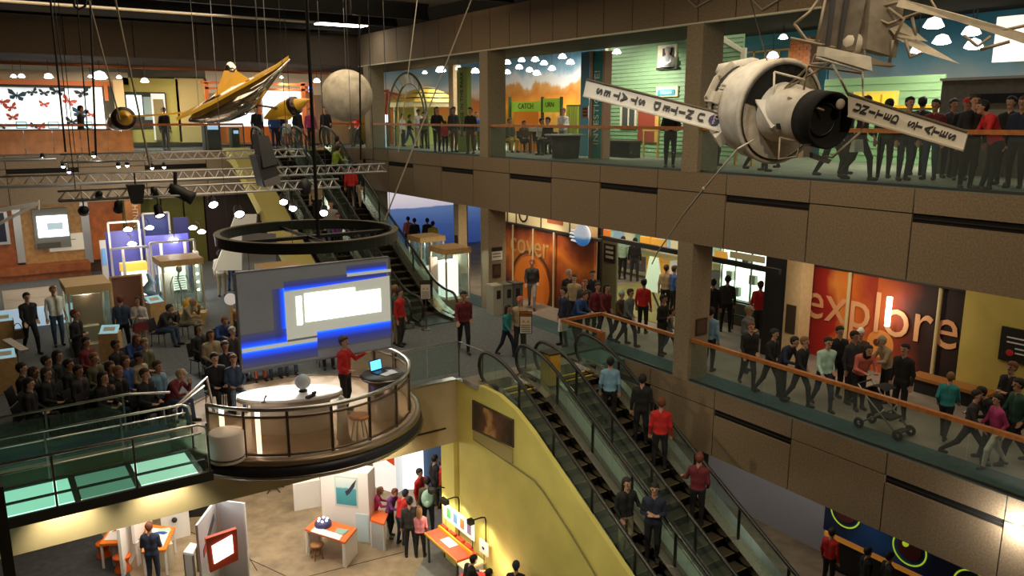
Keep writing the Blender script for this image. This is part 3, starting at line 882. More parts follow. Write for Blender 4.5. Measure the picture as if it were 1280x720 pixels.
# the hanging screen
sn = thing('hanging_screen', 'grey translucent screen with blue glow and bright picture above the stage', 'screen', (6.25, 16.9, 1.35))
x0, x1, z0, z1, Y0 = 4.50, 8.02, 1.36, 3.52, 16.9
scr_grey = mat('screen_panel', (.20, .20, .20), .45, .3, noise=.1, nscale=2, emit=.05, ecol=(.6, .6, .58))
M().box(x0, x1, Y0, Y0 + .06, z0, z1).part('panel', scr_grey, sn)
for a in ((x0 - .03, x0, z0, z1), (x1, x1 + .03, z0, z1), (x0, x1, z1, z1 + .03), (x0, x1, z0 - .03, z0)):
 M().box(a[0], a[1], Y0 - .03, Y0 + .08, a[2], a[3]).part('frame_bar', mat('frame_grey', (.28, .28, .30), .4, .5), sn)
def sx(u):
 return x0 + (x1 - x0) * u
def sz(v):
 return z1 - (z1 - z0) * v
def glow_mat(name, axis, lo, hi, rev=False):
 st_ = [(0, (.03, .03, .045)), (.5, (.015, .02, .11)), (.85, (.008, .05, .65)), (1, (.03, .16, 1.0))]
 if rev:
  st_ = [(1 - p, c_) for p, c_ in reversed(st_)]
 return ramp_mat(name, st_, axis, lo, hi, emit=.9)
# stepped light panel with its blue lit edges (backlit film)
lite = mat('film_grey', (.42, .42, .36), .5, emit=.22, ecol=(.8, .8, .66))
M().slab([(sx(.285), Y0 - .02, sz(.74)), (sx(.48), Y0 - .02, sz(.74)), (sx(.48), Y0 - .02, sz(.70)), (sx(1), Y0 - .02, sz(.70)), (sx(1), Y0 - .02, sz(.20)), (sx(.285), Y0 - .02, sz(.24))], (0, -1, 0), .015).part('picture_field', lite, sn)
M().slab([(sx(.70), Y0 - .035, sz(.155)), (sx(1.01), Y0 - .035, sz(.155)), (sx(1.01), Y0 - .035, sz(.125)), (sx(.70), Y0 - .035, sz(.125))], (0, -1, 0), .015).part('picture_bar', lite, sn)
M().slab([(sx(0), Y0 - .02, sz(.80)), (sx(.285), Y0 - .02, sz(.80)), (sx(.48), Y0 - .02, sz(.80)), (sx(.48), Y0 - .02, sz(.765)), (sx(0), Y0 - .02, sz(.765))], (0, -1, 0), .015).part('picture_bar', lite, sn)
bw = glow_mat('glow_side', 'X', sx(.21) - 6.25, sx(.285) - 6.25)
M().slab([(sx(.21), Y0 - .01, sz(.76)), (sx(.285), Y0 - .01, sz(.76)), (sx(.285), Y0 - .01, sz(.2)), (sx(.21), Y0 - .01, sz(.2))], (0, -1, 0), .008).part('glow_film', bw, sn)
for (u0, u1, va, vb, nm, rev) in ((.0, .285, .62, .765, 'a', True), (.285, .98, .13, .235, 'b', True), (.70, .98, .04, .125, 'c', True), (.0, .48, .80, .97, 'd', False), (.48, 1.0, .70, .90, 'e', False)):
 g = glow_mat('glow_' + nm, 'Z', sz(vb) - 1.35, sz(va) - 1.35, rev)
 M().slab([(sx(u0), Y0 - .01, sz(vb)), (sx(u1), Y0 - .01, sz(vb)), (sx(u1), Y0 - .01, sz(va)), (sx(u0), Y0 - .01, sz(va))], (0, -1, 0), .008).part('glow_film', g, sn)
pw = mat('picture_white', (.9, 1, .85), emit=2.6, ecol=(.86, 1.0, .80))
M().slab([(sx(.41), Y0 - .03, sz(.58)), (sx(.93), Y0 - .03, sz(.58)), (sx(.93), Y0 - .03, sz(.33)), (sx(.75), Y0 - .03, sz(.33)), (sx(.75), Y0 - .03, sz(.28)), (sx(.41), Y0 - .03, sz(.28))], (0, -1, 0), .006).part('picture', pw, sn)
M().slab([(sx(.355), Y0 - .03, sz(.60)), (sx(.39), Y0 - .03, sz(.60)), (sx(.39), Y0 - .03, sz(.30)), (sx(.355), Y0 - .03, sz(.30))], (0, -1, 0), .006).part('picture', pw, sn)
for x in (x0 + .3, x1 - .3):
 M().cyl((x, Y0 + .03, z1), (x, Y0 + .03, 4.17), .01, .01, 6).part('hanger', steel_dk, sn)
# hanging ring above the screen
rg = thing('hanging_ring', 'dark green hoop hanging level above the stage screen', 'ring', (6.1, 16.85, 4.1))
M().lathe([(1.83, -.1), (1.93, -.1), (1.93, .1), (1.83, .1), (1.83, -.1)], (6.1, 16.85, 4.2), 64).part('hoop', mat('hoop_green', (.022, .028, .022), .4, .4), rg)
M().lathe([(1.82, .1), (1.95, .1), (1.95, .125), (1.82, .125), (1.82, .1)], (6.1, 16.85, 4.2), 64).part('lip', mat('hoop_lip', (.09, .08, .06), .4, .5), rg)
M().box(4.2, 8.0, 16.83, 16.97, 4.13, 4.2).box(6.08, 6.12, 15.0, 18.7, 4.13, 4.2).part('cross_bar', black_metal, rg)
for px, yv in ((398, 16.4),):
 p = W(px, 297, Y=16.6)
 M().cyl((p.x, 16.6, 4.2), (p.x, 16.6, 10.85), .04, .04, 8).part('pole', black_metal, rg)
for a in (.6, 2.4, 4.2, 5.5):
 q = Vector((6.1 + 1.88 * math.cos(a), 16.85 + 1.88 * math.sin(a), 4.3))
 M().cyl(q, (q.x, q.y, 10.85), .006, .006, 5).part('cable', steel_dk, rg)
# ================================================================== ramp bridge with lit glass floor
br = thing('ramp_bridge', 'dark framed footbridge with lit green glass floor leading to the stage', 'bridge', (0, 15.9, -.3))
M().box(-3.5, 3.35, 15.2, 15.27, -.17, .02).part('edge_beam', mat('bridge_beam', (.05, .05, .055), .5, .3), br)
M().box(-3.5, 3.35, 16.5, 16.6, -.17, .02).part('edge_beam', mat('bridge_beam', (.05, .05, .055)), br)
M().box(-3.5, 3.35, 15.84, 15.92, -.2, .015).part('centre_beam', mat('bridge_beam', (.05, .05, .055)), br)
gls = [mat('floor_glow_mint', (.6, .9, .76), .3, emit=.6, ecol=(.55, 1, .80)), mat('floor_glow_dim', (.30, .5, .42), .3, emit=.14, ecol=(.5, 1, .76)), mat('floor_glow_pale', (.7, .92, .8), .3, emit=.5, ecol=(.7, 1, .82))]
for i, (a, b2, g) in enumerate(((-1.9, -.15, gls[1]), (-.05, .98, gls[0]), (1.1, 1.98, gls[1]), (2.08, 3.1, gls[2]))):
 for (c0, c1) in ((15.29, 15.82), (15.94, 16.48)):
  M().box(a, b2, c0, c1, -.05, 0).part('floor_pane', g, br)
 M().box(b2 + .005, b2 + .1, 15.25, 16.5, -.15, .01).part('cross_beam', mat('bridge_beam', (.05, .05, .055)), br)
for Yr, nm in ((15.24, 'near'), (16.56, 'far')):
 for i in range(4):
  xa = -1.9 + i * 1.3
  M().box(xa + .03, xa + 1.27, Yr - .006, Yr + .006, .06, .80).part('glass_pane', glass_green, br)
 for i in range(5):
  xa = -1.9 + i * 1.3
  M().bar((xa, Yr, 0), (xa, Yr, 1.0), .035, .035).part('post', steel_dk, br)
 M().tube([(-3, Yr, 1.0), (3.15, Yr, 1.0), (3.28, Yr, .93), (3.3, Yr, .75)], .026, 8).part('handrail', steel, br, True)
 M().tube([(-3, Yr, .82), (3.2, Yr, .82)], .016, 6).part('rail', steel, br, True)
# bent rails where bridge meets stage
M().tube([(3.05, 16.6, 1.0), (3.4, 17.0, 1.05), (3.85, 17.35, 1.24), (3.95, 17.4, .4)], .03, 8).part('handrail', steel, br, True)
M().tube([(3.0, 16.75, .85), (3.35, 17.1, .9), (3.8, 17.38, 1.05)], .02, 8).part('rail', steel, br, True)
# railing in front of the audience
ar = thing('railing', 'steel tube railing with blue panel in front of the audience', 'railing', (1, 17.5, 0))
M().tube([(-3, 17.5, 1.05), (2.3, 17.5, 1.12), (3.1, 17.45, 1.02)], .028, 8).part('handrail', steel, ar, True)
for x in (-2, -.6, .8, 2.2):
 M().bar((x, 17.5, 0), (x, 17.5, 1.08), .04, .04).part('post', steel_dk, ar)
for i in range(3):
 M().box(-1.95 + i * 1.4, -.65 + i * 1.4, 17.49, 17.51, .3, .95).part('glass_pane', glass_green, ar)
M().box(-2, 3.0, 17.44, 17.47, .12, .34).part('kick_panel', mat('kick_blue', (.02, .05, .14), .5), ar)
pp = W(6, 640, Y=14.6)
solid('post', M().box(pp.x - .14, pp.x + .03, 14.5, 14.7, L1, .9), mat('post_green', (.02, .022, .018), .5), 'dark upright post beside the near end of the footbridge', 'post')
# low cable rail from the screen stage to the escalator landing
cr = thing('cable_rail', 'thin steel rail across the floor edge behind the lectern', 'railing', (9.3, 17.6, 0))
q = [W(490, 437, z=.9), W(535, 430, z=.9), W(572, 423, z=.9), W(604, 437, z=.9), W(640, 462, z=.9)]
M().tube([(8.3, 17.65, .95), (10.3, 17.6, .95), (10.35, 16.4, .95)], .016, 6).part('rail', steel, cr)
for x, y in ((8.4, 17.65), (10.3, 17.6), (10.35, 16.5)):
 M().cyl((x, y, 0), (x, y, .95), .018, .018, 6).part('post', steel_dk, cr)
for i in range(2):
 M().box(8.45 + i * .95, 9.35 + i * .95, 17.64, 17.65, .1, .9).part('glass_pane', glass_clear, cr)
# ================================================================== hanging spacecraft models
def K(px, py, d):
 """point at view depth d metres"""
 return Vector((0, 0, CZ)) + ray(px, py) * d
hull_white = mat('hull_white', (.66, .61, .50), .5, noise=.22, nscale=6)
hull_grey = mat('hull_grey', (.17, .145, .11), .55, .2, noise=.3, nscale=8)
strut_m = mat('strut_tan', (.34, .28, .20), .5, .3)
sk = thing('satellite_model', 'big cream space station model with two lettered panels hanging before the gallery', 'model', K(985, 143, 9.8))
A, E_ = K(922, 131, 10.55), K(1038, 151, 9.05)
ax = (E_ - A).normalized()
Lx = (E_ - A).length
def AT(t):
 return A + ax * (Lx * t)
def SK(mb, nm, m, smooth=True):
 return mb.part(nm, m, sk, smooth)
up_ = (Vector((0, 0, 1)) - ax * ax.z).normalized()
sd_ = ax.cross(up_)
def RAD(t, r, ang, out=0):
 a = math.radians(ang)
 return AT(t) + (up_ * math.cos(a) + sd_ * math.sin(a)) * (r + out)
SK(M().lathe([(0, 0), (.46, 0), (.52, .12), (.54, .2), (.54, Lx * .22)], A, 40, ax), 'rear_drum', hull_white)
SK(M().lathe([(.54, Lx * .11), (.552, Lx * .11), (.552, Lx * .135), (.54, Lx * .135)], A, 40, ax), 'seam', dark)
SK(M().lathe([(.54, Lx * .20), (.58, Lx * .24), (.60, Lx * .26), (.615, Lx * .30), (.625, Lx * .46), (.615, Lx * .48)], A, 40, ax), 'front_drum', hull_white)
SK(M().lathe([(.61, Lx * .48), (.64, Lx * .482), (.64, Lx * .50), (.585, Lx * .505), (.57, Lx * .49)], A, 40, ax), 'flange', hull_white)
SK(M().lathe([(.575, Lx * .507), (.59, Lx * .512), (.57, Lx * .514)], A, 40, ax), 'flange_line', dark)
BK0, BK1 = 60, 170
SK(M().lathe([(.58, Lx * .495), (.0, Lx * .50)], A, 40, ax), 'bulkhead', mat('bulkhead', (.60, .54, .43), .6, noise=.4, nscale=5, bump=.5))
SK(M().lathe([(.57, Lx * .505), (.0, Lx * .512)], A, 14, ax, math.radians(BK0), math.radians(BK1)), 'bulkhead_shade', slotm)
SK(M().lathe([(.36, Lx * .50), (.35, Lx * .62), (.325, Lx * .70), (.315, Lx * .72), (.315, Lx * .98), (.30, Lx)], A, 36, ax), 'docking_tunnel', hull_white)
SK(M().lathe([(.32, Lx * .84), (.322, Lx * .84), (.322, Lx * 1.0), (.30, Lx * 1.01), (.29, Lx * .92), (0, Lx * .92)], A, 36, ax), 'port', slotm)
SK(M().lathe([(.18, Lx * .925), (.2, Lx * .93), (.18, Lx * .935)], A, 30, ax), 'port_ring', mat('port_grey', (.04, .04, .04), .5))
pc = AT(1.0) + up_ * .2 - sd_ * .0
pc = K(1050, 130, 9.02)
SK(M().lathe([(0, .02), (.055, .02), (.06, 0)], pc, 14, ax), 'port_hatch', hull_white)
rb = M()
for k in range(26):
 a = 60 + k * 5
 p, q = RAD(.15, .555, a), RAD(.20, .555, a)
 rb.bar(p, q, .02, .02)
SK(rb, 'cooling_ribs', hull_white, False)
rb = M()
for k in range(26):
 a = 62 + k * 5
 rb.bar(RAD(.0, .485, a), RAD(.035, .53, a), .016, .02)
SK(rb, 'rear_ribs', dark, False)
for k, (t0, t1, ang, w, h) in enumerate(((.02, .2, 78, .16, .05), (.1, .25, 128, .18, .10), (.0, .1, 66, .34, .03), (.0, .1, 40, .3, .03), (.3, .44, 150, .2, .03))):
 a = math.radians(ang)
 o = (up_ * math.cos(a) + sd_ * math.sin(a))
 tg = (-up_ * math.sin(a) + sd_ * math.cos(a))
 P0, P1 = AT(t0) + o * .50, AT(t1) + o * .54
 SK(M().hexa([P0 - tg * w / 2, P0 + tg * w / 2, P1 + tg * w / 2, P1 - tg * w / 2, P0 - tg * w / 2.4 + o * h, P0 + tg * w / 2.4 + o * h, P1 + tg * w / 2.4 + o * (h + .06), P1 - tg * w / 2.4 + o * (h + .06)]), 'fairing', hull_white, False)
b1, b2 = K(900, 88, 10.35), K(940, 80, 10.1)
SK(M().tube([b1 - Vector((.05, 0, .02)), b1, b2, b2 + (b2 - b1) * .2], [.03, .085, .085, .05], 12), 'tank', hull_white)
# equipment and struts on the front
st_pts = [[(968, 90, 9.5), (1007, 100, 9.3), (1003, 122, 9.3), (967, 123, 9.5)], [(968, 90, 9.5), (967, 123, 9.5), (945, 124, 9.75)], [(967, 123, 9.5), (1015, 80, 9.4), (1020, 68, 9.3)], [(970, 118, 9.5), (1040, 78, 9.2)],
   [(1003, 122, 9.3), (1010, 82, 9.3), (1080, 92, 9.1)], [(1015, 80, 9.3), (1080, 78, 9.1)], [(1020, 72, 9.3), (1078, 90, 9.0), (1080, 150, 9.0), (1076, 165, 9.0)],
   [(1076, 165, 9.0), (1040, 197, 9.1), (1030, 195, 9.2)], [(975, 172, 9.4), (1000, 178, 9.3), (996, 196, 9.3), (973, 199, 9.4), (975, 172, 9.4)], [(1005, 182, 9.2), (1018, 178, 9.1)],
   [(985, 122, 9.3), (1030, 138, 9.0)], [(985, 122, 9.3), (1000, 145, 9.2)], [(1040, 78, 9.2), (1062, 122, 9.0)]]
for pl_ in st_pts:
 SK(M().tube([K(*p) for p in pl_], .014, 6), 'strut', strut_m if pl_[0][1] > 92 else hull_white)
SK(M().tube([K(942, 175, 9.7), K(922, 186, 9.6)], .012, 6), 'antenna', hull_white)
SK(M().slab([K(942, 124, 9.62), K(978, 126, 9.5), (K(975, 150, 9.45)), K(962, 160, 9.5)], -ax, .03), 'cover_plate', hull_white, False)
SK(M().slab([K(1012, 190, 9.1), K(1036, 199, 9.05), K(1032, 204, 9.05), K(1012, 197, 9.1)], -ax, .05), 'foot_plate', dark, False)
SK(M().cbox(K(974, 158, 9.42), (.05, .05, .07)), 'marker', dark, False)
# lettered panels
letter_black = mat('letter_black', (.008, .008, .01), .5)
panel_white = mat('panel_white', (.74, .70, .60), .5, noise=.06, nscale=3)
def lettered_panel(c, hub_side):
 """c: four corners tip-top, tip-bottom, hub-bottom, hub-top"""
 tt, tb_, hb, ht = c
 n = (tb_ - tt).cross(hb - tt).normalized()
 if n.dot(Vector((0, 0, CZ)) - tt) < 0:
  n = -n
 pnl = M().slab([tt, tb_, hb, ht] if (tb_ - tt).cross(hb - tt).dot(n) > 0 else [ht, hb, tb_, tt], n, .05).part('letter_panel', panel_white, sk)
 M().bar(tb_ + n * .01, hb + n * .01, .03, .02).part('panel_edge', mat('edge_cream', (.8, .76, .62), .5), sk)
 M().bar(tt + n * .01, ht + n * .01, .02, .02).part('panel_edge', mat('edge_brown', (.2, .16, .1), .5), sk)
 return n, pnl
lt_ = [K(733, 99, 10.6), K(729, 120, 10.6), K(909, 166.5, 10.1), K(905, 142, 10.1)]
n, pnl = lettered_panel(lt_, 'r')
mid_t, mid_h = (lt_[0] + lt_[1]) / 2, (lt_[2] + lt_[3]) / 2
along = (mid_h - mid_t).normalized()      # toward the hub
wl = (mid_h - mid_t).length
xs = [877, 863.5, 854, 844, 835, 823, 0, 804, 794, 782, 772, 760, 750]
px_t, px_h = 731, 907
for ch, x in zip('UNITED STATES', xs):
 if ch == ' ':
  continue
 t = (x - px_t) / (px_h - px_t)
 p = mid_t + (mid_h - mid_t) * t + n * .012
 lettering(ch, p, n.cross(along) * -1, along, .112, letter_black, pnl, 'letter', ext=.004, width=1.45, bold=.03)
p = mid_t + (mid_h - mid_t) * ((893 - px_t) / (px_h - px_t)) + n * .008
em = M().lathe([(0, .004), (.066, .004), (.066, 0)], p, 20, n).part('emblem', mat('emblem_blue', (.012, .02, .10), .5), sk)
lettering('NASA', p + n * .008, n.cross(along) * -1, along, .042, white, em, 'emblem_letters', ext=.002)
M().bar(p + n * .006 - along * .05, p + n * .006 + along * .05 + Vector((0, 0, .02)), .008, .004).part('emblem_stroke', red, em)
rt_ = [K(1210, 165, 8.3), K(1204, 188, 8.3), K(1060, 145, 9.0), K(1060, 117, 9.0)]
n, pnl = lettered_panel(rt_, 'l')
mid_t, mid_h = (rt_[0] + rt_[1]) / 2, (rt_[2] + rt_[3]) / 2
along = (mid_h - mid_t).normalized()
xs = [1074, 1083, 1093, 1103, 1113, 1122.5, 0, 1143, 1152, 1163.5, 1173, 1182, 1192]
for ch, x in zip('UNITED STATES', xs):
 if ch == ' ':
  continue
 p = mid_t + (mid_h - mid_t) * ((1207 - x) / (1207 - 1060)) + n * .012
 lettering(ch, p, n.cross(along) * -1, along, .098, letter_black, pnl, 'letter', ext=.004, width=1.4, bold=.03)
# telescope mount above: canister, lattice and wings
SK(M().slab([K(1030, -20, 9.0), K(1068, -20, 8.8), K(1050, 62, 8.8), K(1022, 60, 9.0)], -ax, .22), 'canister_panel', hull_grey, False)
SK(M().slab([K(1068, -20, 8.8), K(1112, -20, 8.9), K(1098, 70, 8.9), K(1062, 60, 8.8)], -ax, .25), 'canister_panel', mat('canister_light', (.24, .205, .155), .5, noise=.25, nscale=9), False)
for q in ([(1040, -20), (1046, -20), (1036, 58), (1031, 58)], [(1058, -20), (1064, -20), (1050, 60), (1046, 60)], [(1084, -10), (1090, -10), (1083, 60), (1078, 60)]):
 SK(M().slab([K(a_, b_, 8.72) for a_, b_ in q][::-1], -ax, .02), 'canister_gap', dark, False)
SK(M().tube([K(1096, 0, 8.75), K(1088, 55, 8.75)], .06, 12), 'canister_tube', hull_white)
SK(M().tube([K(1078, 2, 8.72), K(1072, 50, 8.72)], .05, 12), 'canister_tube', hull_grey)
SK(M().ball(K(1066, 56, 8.75), .13, 12, 8), 'canister_dome', hull_white)
SK(M().slab([K(1022, 58, 8.75), K(1078, 70, 8.6), K(1080, 88, 8.6), K(1020, 70, 8.75)], -ax, .12), 'base_ring', hull_white, False)
SK(M().slab([K(1080, 70, 8.6), K(1115, 82, 8.7), K(1108, 84, 8.7), K(1078, 80, 8.6)], -ax, .06), 'vane', strut_m, False)
for q in ([(1120, 48, 8.6), (1140, 45, 8.6), (1200, 80, 8.2), (1152, 65, 8.4)], [(1112, 36, 8.6), (1130, 28, 8.6), (1160, 52, 8.4), (1120, 46, 8.6)]):
 SK(M().slab([K(*p) for p in q][::-1], (K(*q[0]) - camo.location) * -1, .03), 'solar_wing', mat('wing_tan', (.50, .44, .33), .55, noise=.15, nscale=12), False)
SK(M().slab([K(1120, 8, 8.5), K(1195, 26, 8.2), K(1290, 58, 7.8), K(1290, 44, 7.8), K(1200, 18, 8.2), K(1125, -2, 8.5)], (K(1190, 20, 8.2) - camo.location) * -1, .05), 'solar_wing', mat('wing_tan', (.5, .44, .33)), False)
for q in ([(1018, -10, 9), (1075, 14, 8.7), (1110, 30, 8.6), (1160, 12, 8.5)], [(1075, 14, 8.7), (1160, -6, 8.5), (1175, 20, 8.4)], [(993, 30, 9), (1012, 15, 9), (1030, -10, 9)], [(993, 30, 9), (1008, 50, 9), (1025, 52, 8.9)],
   [(988, 48, 9), (1055, 62, 8.75)], [(1020, 56, 8.9), (1034, -10, 8.9)], [(1045, 52, 8.8), (1070, 10, 8.7), (1080, 48, 8.7)], [(1078, 48, 8.7), (1092, 12, 8.7)], [(1080, 88, 8.6), (1082, 40, 8.65), (1075, -10, 8.7)],
   [(1140, 22, 8.5), (1146, 50, 8.5)], [(1132, 50, 8.5), (1138, 72, 8.5), (1152, 66, 8.4)], [(1245, 40, 8.0), (1290, 30, 7.8)], [(1225, 62, 8.0), (1262, 52, 7.9)], [(1205, 44, 8.1), (1222, 58, 8.0), (1238, 46, 8.0)], [(1110, 10, 8.6), (1130, 24, 8.5), (1118, 48, 8.6)],
   [(1112, 78, 8.7), (1116, 50, 8.6)]):
 SK(M().tube([K(*p) for p in q], .017, 6), 'strut', strut_m)
for (a, b2) in (((960, 80, 9.7), (930, -30, 9.5)), ((1080, 0, 8.7), (1080, -60, 8.7))):
 p, q = K(*a), K(*b2)
 SK(M().cyl(p, p + (q - p) * (10.85 - p.z) / (q.z - p.z), .006, .006, 5), 'hang_wire', steel_dk)
rope = mat('rope', (.42, .38, .30), .8)
SK(M().tube([K(922, 186, 9.7), K(880, 236, 10.5), K(857, 265, 11.5), W(822, 315, X=15.2), W(815, 330, X=16)], [.01, .012, .014, .016, .016], 6), 'tether', rope)
SK(M().ball(K(880, 236, 10.5), .03, 8, 6), 'tether_knot', rope)
zz = thing('ceiling_cable', 'pale zigzag cable on the upper concrete beam above the satellite', 'cable', W(955, 5, X=14.95))
M().tube([W(855, -5, X=14.95), W(870, 9, X=14.95), W(893, -4, X=14.95), W(935, -6, X=14.95), W(953, 12, X=14.95), W(985, -8, X=14.95)], .02, 6).part('cable', rope, zz)
# ---- yellow winged rocket
gold = mat('rocket_yellow', (.85, .47, .03), .35, coat=.4)
chrome = mat('chrome', (.80, .74, .66), .10, 1.0, noise=.25, nscale=3, bump=.12)
rk = thing('rocket_model', 'yellow winged rocket model with chrome belly and two wing pods', 'model', W(288, 125, Y=20))
def S(px, py, dy=0):
 return W(px, py, Y=20 + dy)
ax_pts = [((236, 151), .03), ((246, 147), .14), ((260, 142), .26), ((278, 134), .36), ((296, 125), .40), ((312, 115), .34), ((328, 104), .20), ((345, 90), .09), ((362, 74), .02)]
M().tube([S(*p) for p, r_ in ax_pts], [r_ for p, r_ in ax_pts], 20).part('hull', chrome, rk, True)
wt = M()
lead = [S(221, 151, -.75), S(240, 143, -.75), S(265, 131, -.75), S(292, 116, -.7), S(318, 102, -.55), S(345, 86, -.3), S(361, 73, 0)]
trail = [S(232, 143, .8), S(252, 132, .8), S(274, 121, .8), S(297, 109, .75), S(320, 97, .6), S(345, 84, .3), S(361, 73, 0)]
for i in range(6):
 wt.hexa([lead[i], lead[i + 1], trail[i + 1], trail[i], lead[i] + Vector((0, 0, .07)), lead[i + 1] + Vector((0, 0, .07)), trail[i + 1] + Vector((0, 0, .07)), trail[i] + Vector((0, 0, .07))])
wt.part('wing', gold, rk)
fin = M()
fin.hexa([S(268, 121, -.2), S(312, 99, -.2), S(312, 99, .2), S(268, 121, .2), S(280, 88, -.12), S(297, 89, -.12), S(297, 89, .12), S(280, 88, .12)])
fin.part('fin', gold, rk)
M().lathe([(.0, .2), (.06, .18), (.12, .1), (.145, 0), (.14, -.04)], S(288.5, 88), 20).part('nose_dome', chrome, rk, True)
def pod(c0, c1, r_, tip):
 d_ = (c1 - c0)
 L_ = d_.length
 M().lathe([(.02, 0), (r_ * .6, L_ * .25), (r_ * .95, L_ * .6), (r_, L_ * .85), (r_ * .95, L_)], c0, 22, d_).part('pod', chrome if tip < .3 else gold, rk, True)
 M().lathe([(r_ * 1.03, L_ * .84), (r_ * 1.08, L_ * .92), (r_ * .98, L_ * 1.02), (r_ * .6, L_ * 1.0)], c0, 22, d_).part('pod_ring', mat('ring_dark', (.08, .06, .05), .25, .8), rk, True)
 M().lathe([(r_ * .72, L_ * 1.0), (r_ * .5, L_ * (1.0) + tip * .35), (r_ * .14, L_ + tip * .7), (.005, L_ + tip)], c0, 22, d_).part('pod_nose', gold, rk, True)
pod(S(136, 158, .9), S(156, 147, -.35), .235, .2)
pod(S(330, 148, .5), S(371, 131, -.2), .22, .48)
M().bar(S(165, 146, -.1), S(238, 140, .1), .05, .04).part('strut', gold, rk)
M().tube([S(150, 146, -.4), S(180, 144, -.45)], [.03, .005], 8).part('probe', gold, rk)
M().bar(S(318, 131, .1), S(352, 136, .0), .05, .05).part('strut', mat('strut_dark', (.15, .11, .06), .4, .5), rk)
M().slab([S(345, 148, -.1), S(372, 140, -.1), S(362, 150, -.1)], (0, -1, 0), .05).part('pod_fin', gold, rk)
M().slab([S(362, 133, -.1), S(385, 122, -.1), S(366, 125, -.1)], (0, -1, 0), .04).part('pod_fin', gold, rk)
M().cyl(S(335, 95), S(335, 95) + Vector((0, 0, 3.3)), .008, .008, 5).part('hang_wire', steel_dk, rk)
M().cyl(S(294, 84), S(294, 84) + Vector((0, 0, 3.1)), .006, .006, 5).part('hang_wire', steel_dk, rk)
M().cyl(S(249, 140), S(249, 140) + Vector((0, 0, 4.2)), .006, .006, 5).part('hang_wire', steel_dk, rk)
# ---- moon globe
mo = thing('moon_globe', 'large pale grey cratered moon globe hanging by the corner column', 'globe', (10.16, 24, 6.6))
M().ball((10.16, 24, 7.40), .79, 40, 24).part('ball', mat('moon', (.56, .51, .41), .9, noise=.3, nscale=4, bump=.35), mo, True)
M().cyl((10.16, 24, 8.18), (10.16, 24, 10.85), .008, .008, 5).part('hang_wire', steel_dk, mo)
# ================================================================== stage trusses, lamps and cables
def truss(label, Y, x0, x1, z, h=.24, sec=3):
 root = thing('lighting_truss', label, 'truss', ((x0 + x1) / 2, Y, z))
 for dy, dz in ((-.12, 0), (.12, 0), (0, h)):
  M().cyl((x0, Y + dy, z + dz), (x1, Y + dy, z + dz), .028, .028, 8).part('chord', alu, root, True)
 w = M()
 n_ = int((x1 - x0) / .35)
 for i in range(n_):
  a, b_ = x0 + (x1 - x0) * i / n_, x0 + (x1 - x0) * (i + 1) / n_
  m_ = (a + b_) / 2
  for dy in (-.12, .12):
   w.cyl((a, Y + dy, z), (m_, Y, z + h), .012, .012, 5)
   w.cyl((m_, Y, z + h), (b_, Y + dy, z), .012, .012, 5)
 o = w.part('web', alu, root)
 o['kind'] = 'stuff'
 for x in (x0 + .4, x1 - .4):
  M().cyl((x, Y, z + h), (x, Y, 10.85), .012, .012, 5).part('hanger', black_metal, root)
 return root
truss('short light truss hanging in front of the far concrete band', 27, W(75, 195, Y=27).x, W(380, 195, Y=27).x, 5.44)
truss('long light truss hanging level with the far escalator head', 25, -1.5, W(481, 210, Y=25).x, 4.95, .26)
truss('light truss with stage lamps hanging lowest over the audience', 23, W(72, 240, Y=23).x, W(424, 240, Y=23).x, 4.68)
bx_ = solid('lighting_bar', M().cyl((-2, 28.6, 5.5), (W(70, 196, Y=28.6).x, 28.6, 5.5), .06, .06, 10), alu, 'single grey lighting pipe in front of the far wood boards', 'pipe')
solid('lighting_bar', M().cyl((-2, 24.2, 5.0), (W(345, 222, Y=24.2).x, 24.2, 5.0), .05, .05, 10), alu, 'long single grey lighting pipe above the audience', 'pipe')
lampn = [0]
def stage_lamp(p, label, tgt, glow=True, r=.13, L=.34, power=0, col=WHITE, hang=.35, ang=50):
 """can lamp hung by a yoke from a pipe above"""
 t = thing('stage_lamp', label, 'lamp', p, 'stage lamps on the trusses')
 d_ = (Vector(tgt) - Vector(p)).normalized()
 bd_ = M().lathe([(0, -L * .5), (r * .7, -L * .5), (r * .8, -L * .3), (r * .85, L * .2), (r, L * .5), (r * .93, L * .5), (r * .8, L * .3)], p, 14, d_).part('body', black_metal, t, True)
 M().lathe([(0, L * .38), (r * .85, L * .38)], p, 14, d_).part('lens', lamp_glow if glow else mat('lens_dark', (.05, .05, .05), .2), bd_)
 M().cyl(Vector(p), Vector(p) + Vector((0, 0, hang)), .016, .016, 6).part('yoke', black_metal, t)
 if power:
  light('SPOT', 'stage_lamp_beam', Vector(p) + d_ * (L * .52), power, col, tgt, .5, angle=ang, blend=.6)
 return t
STG = (5.8, 16.9, .3)
AUD = (2.5, 21, .5)
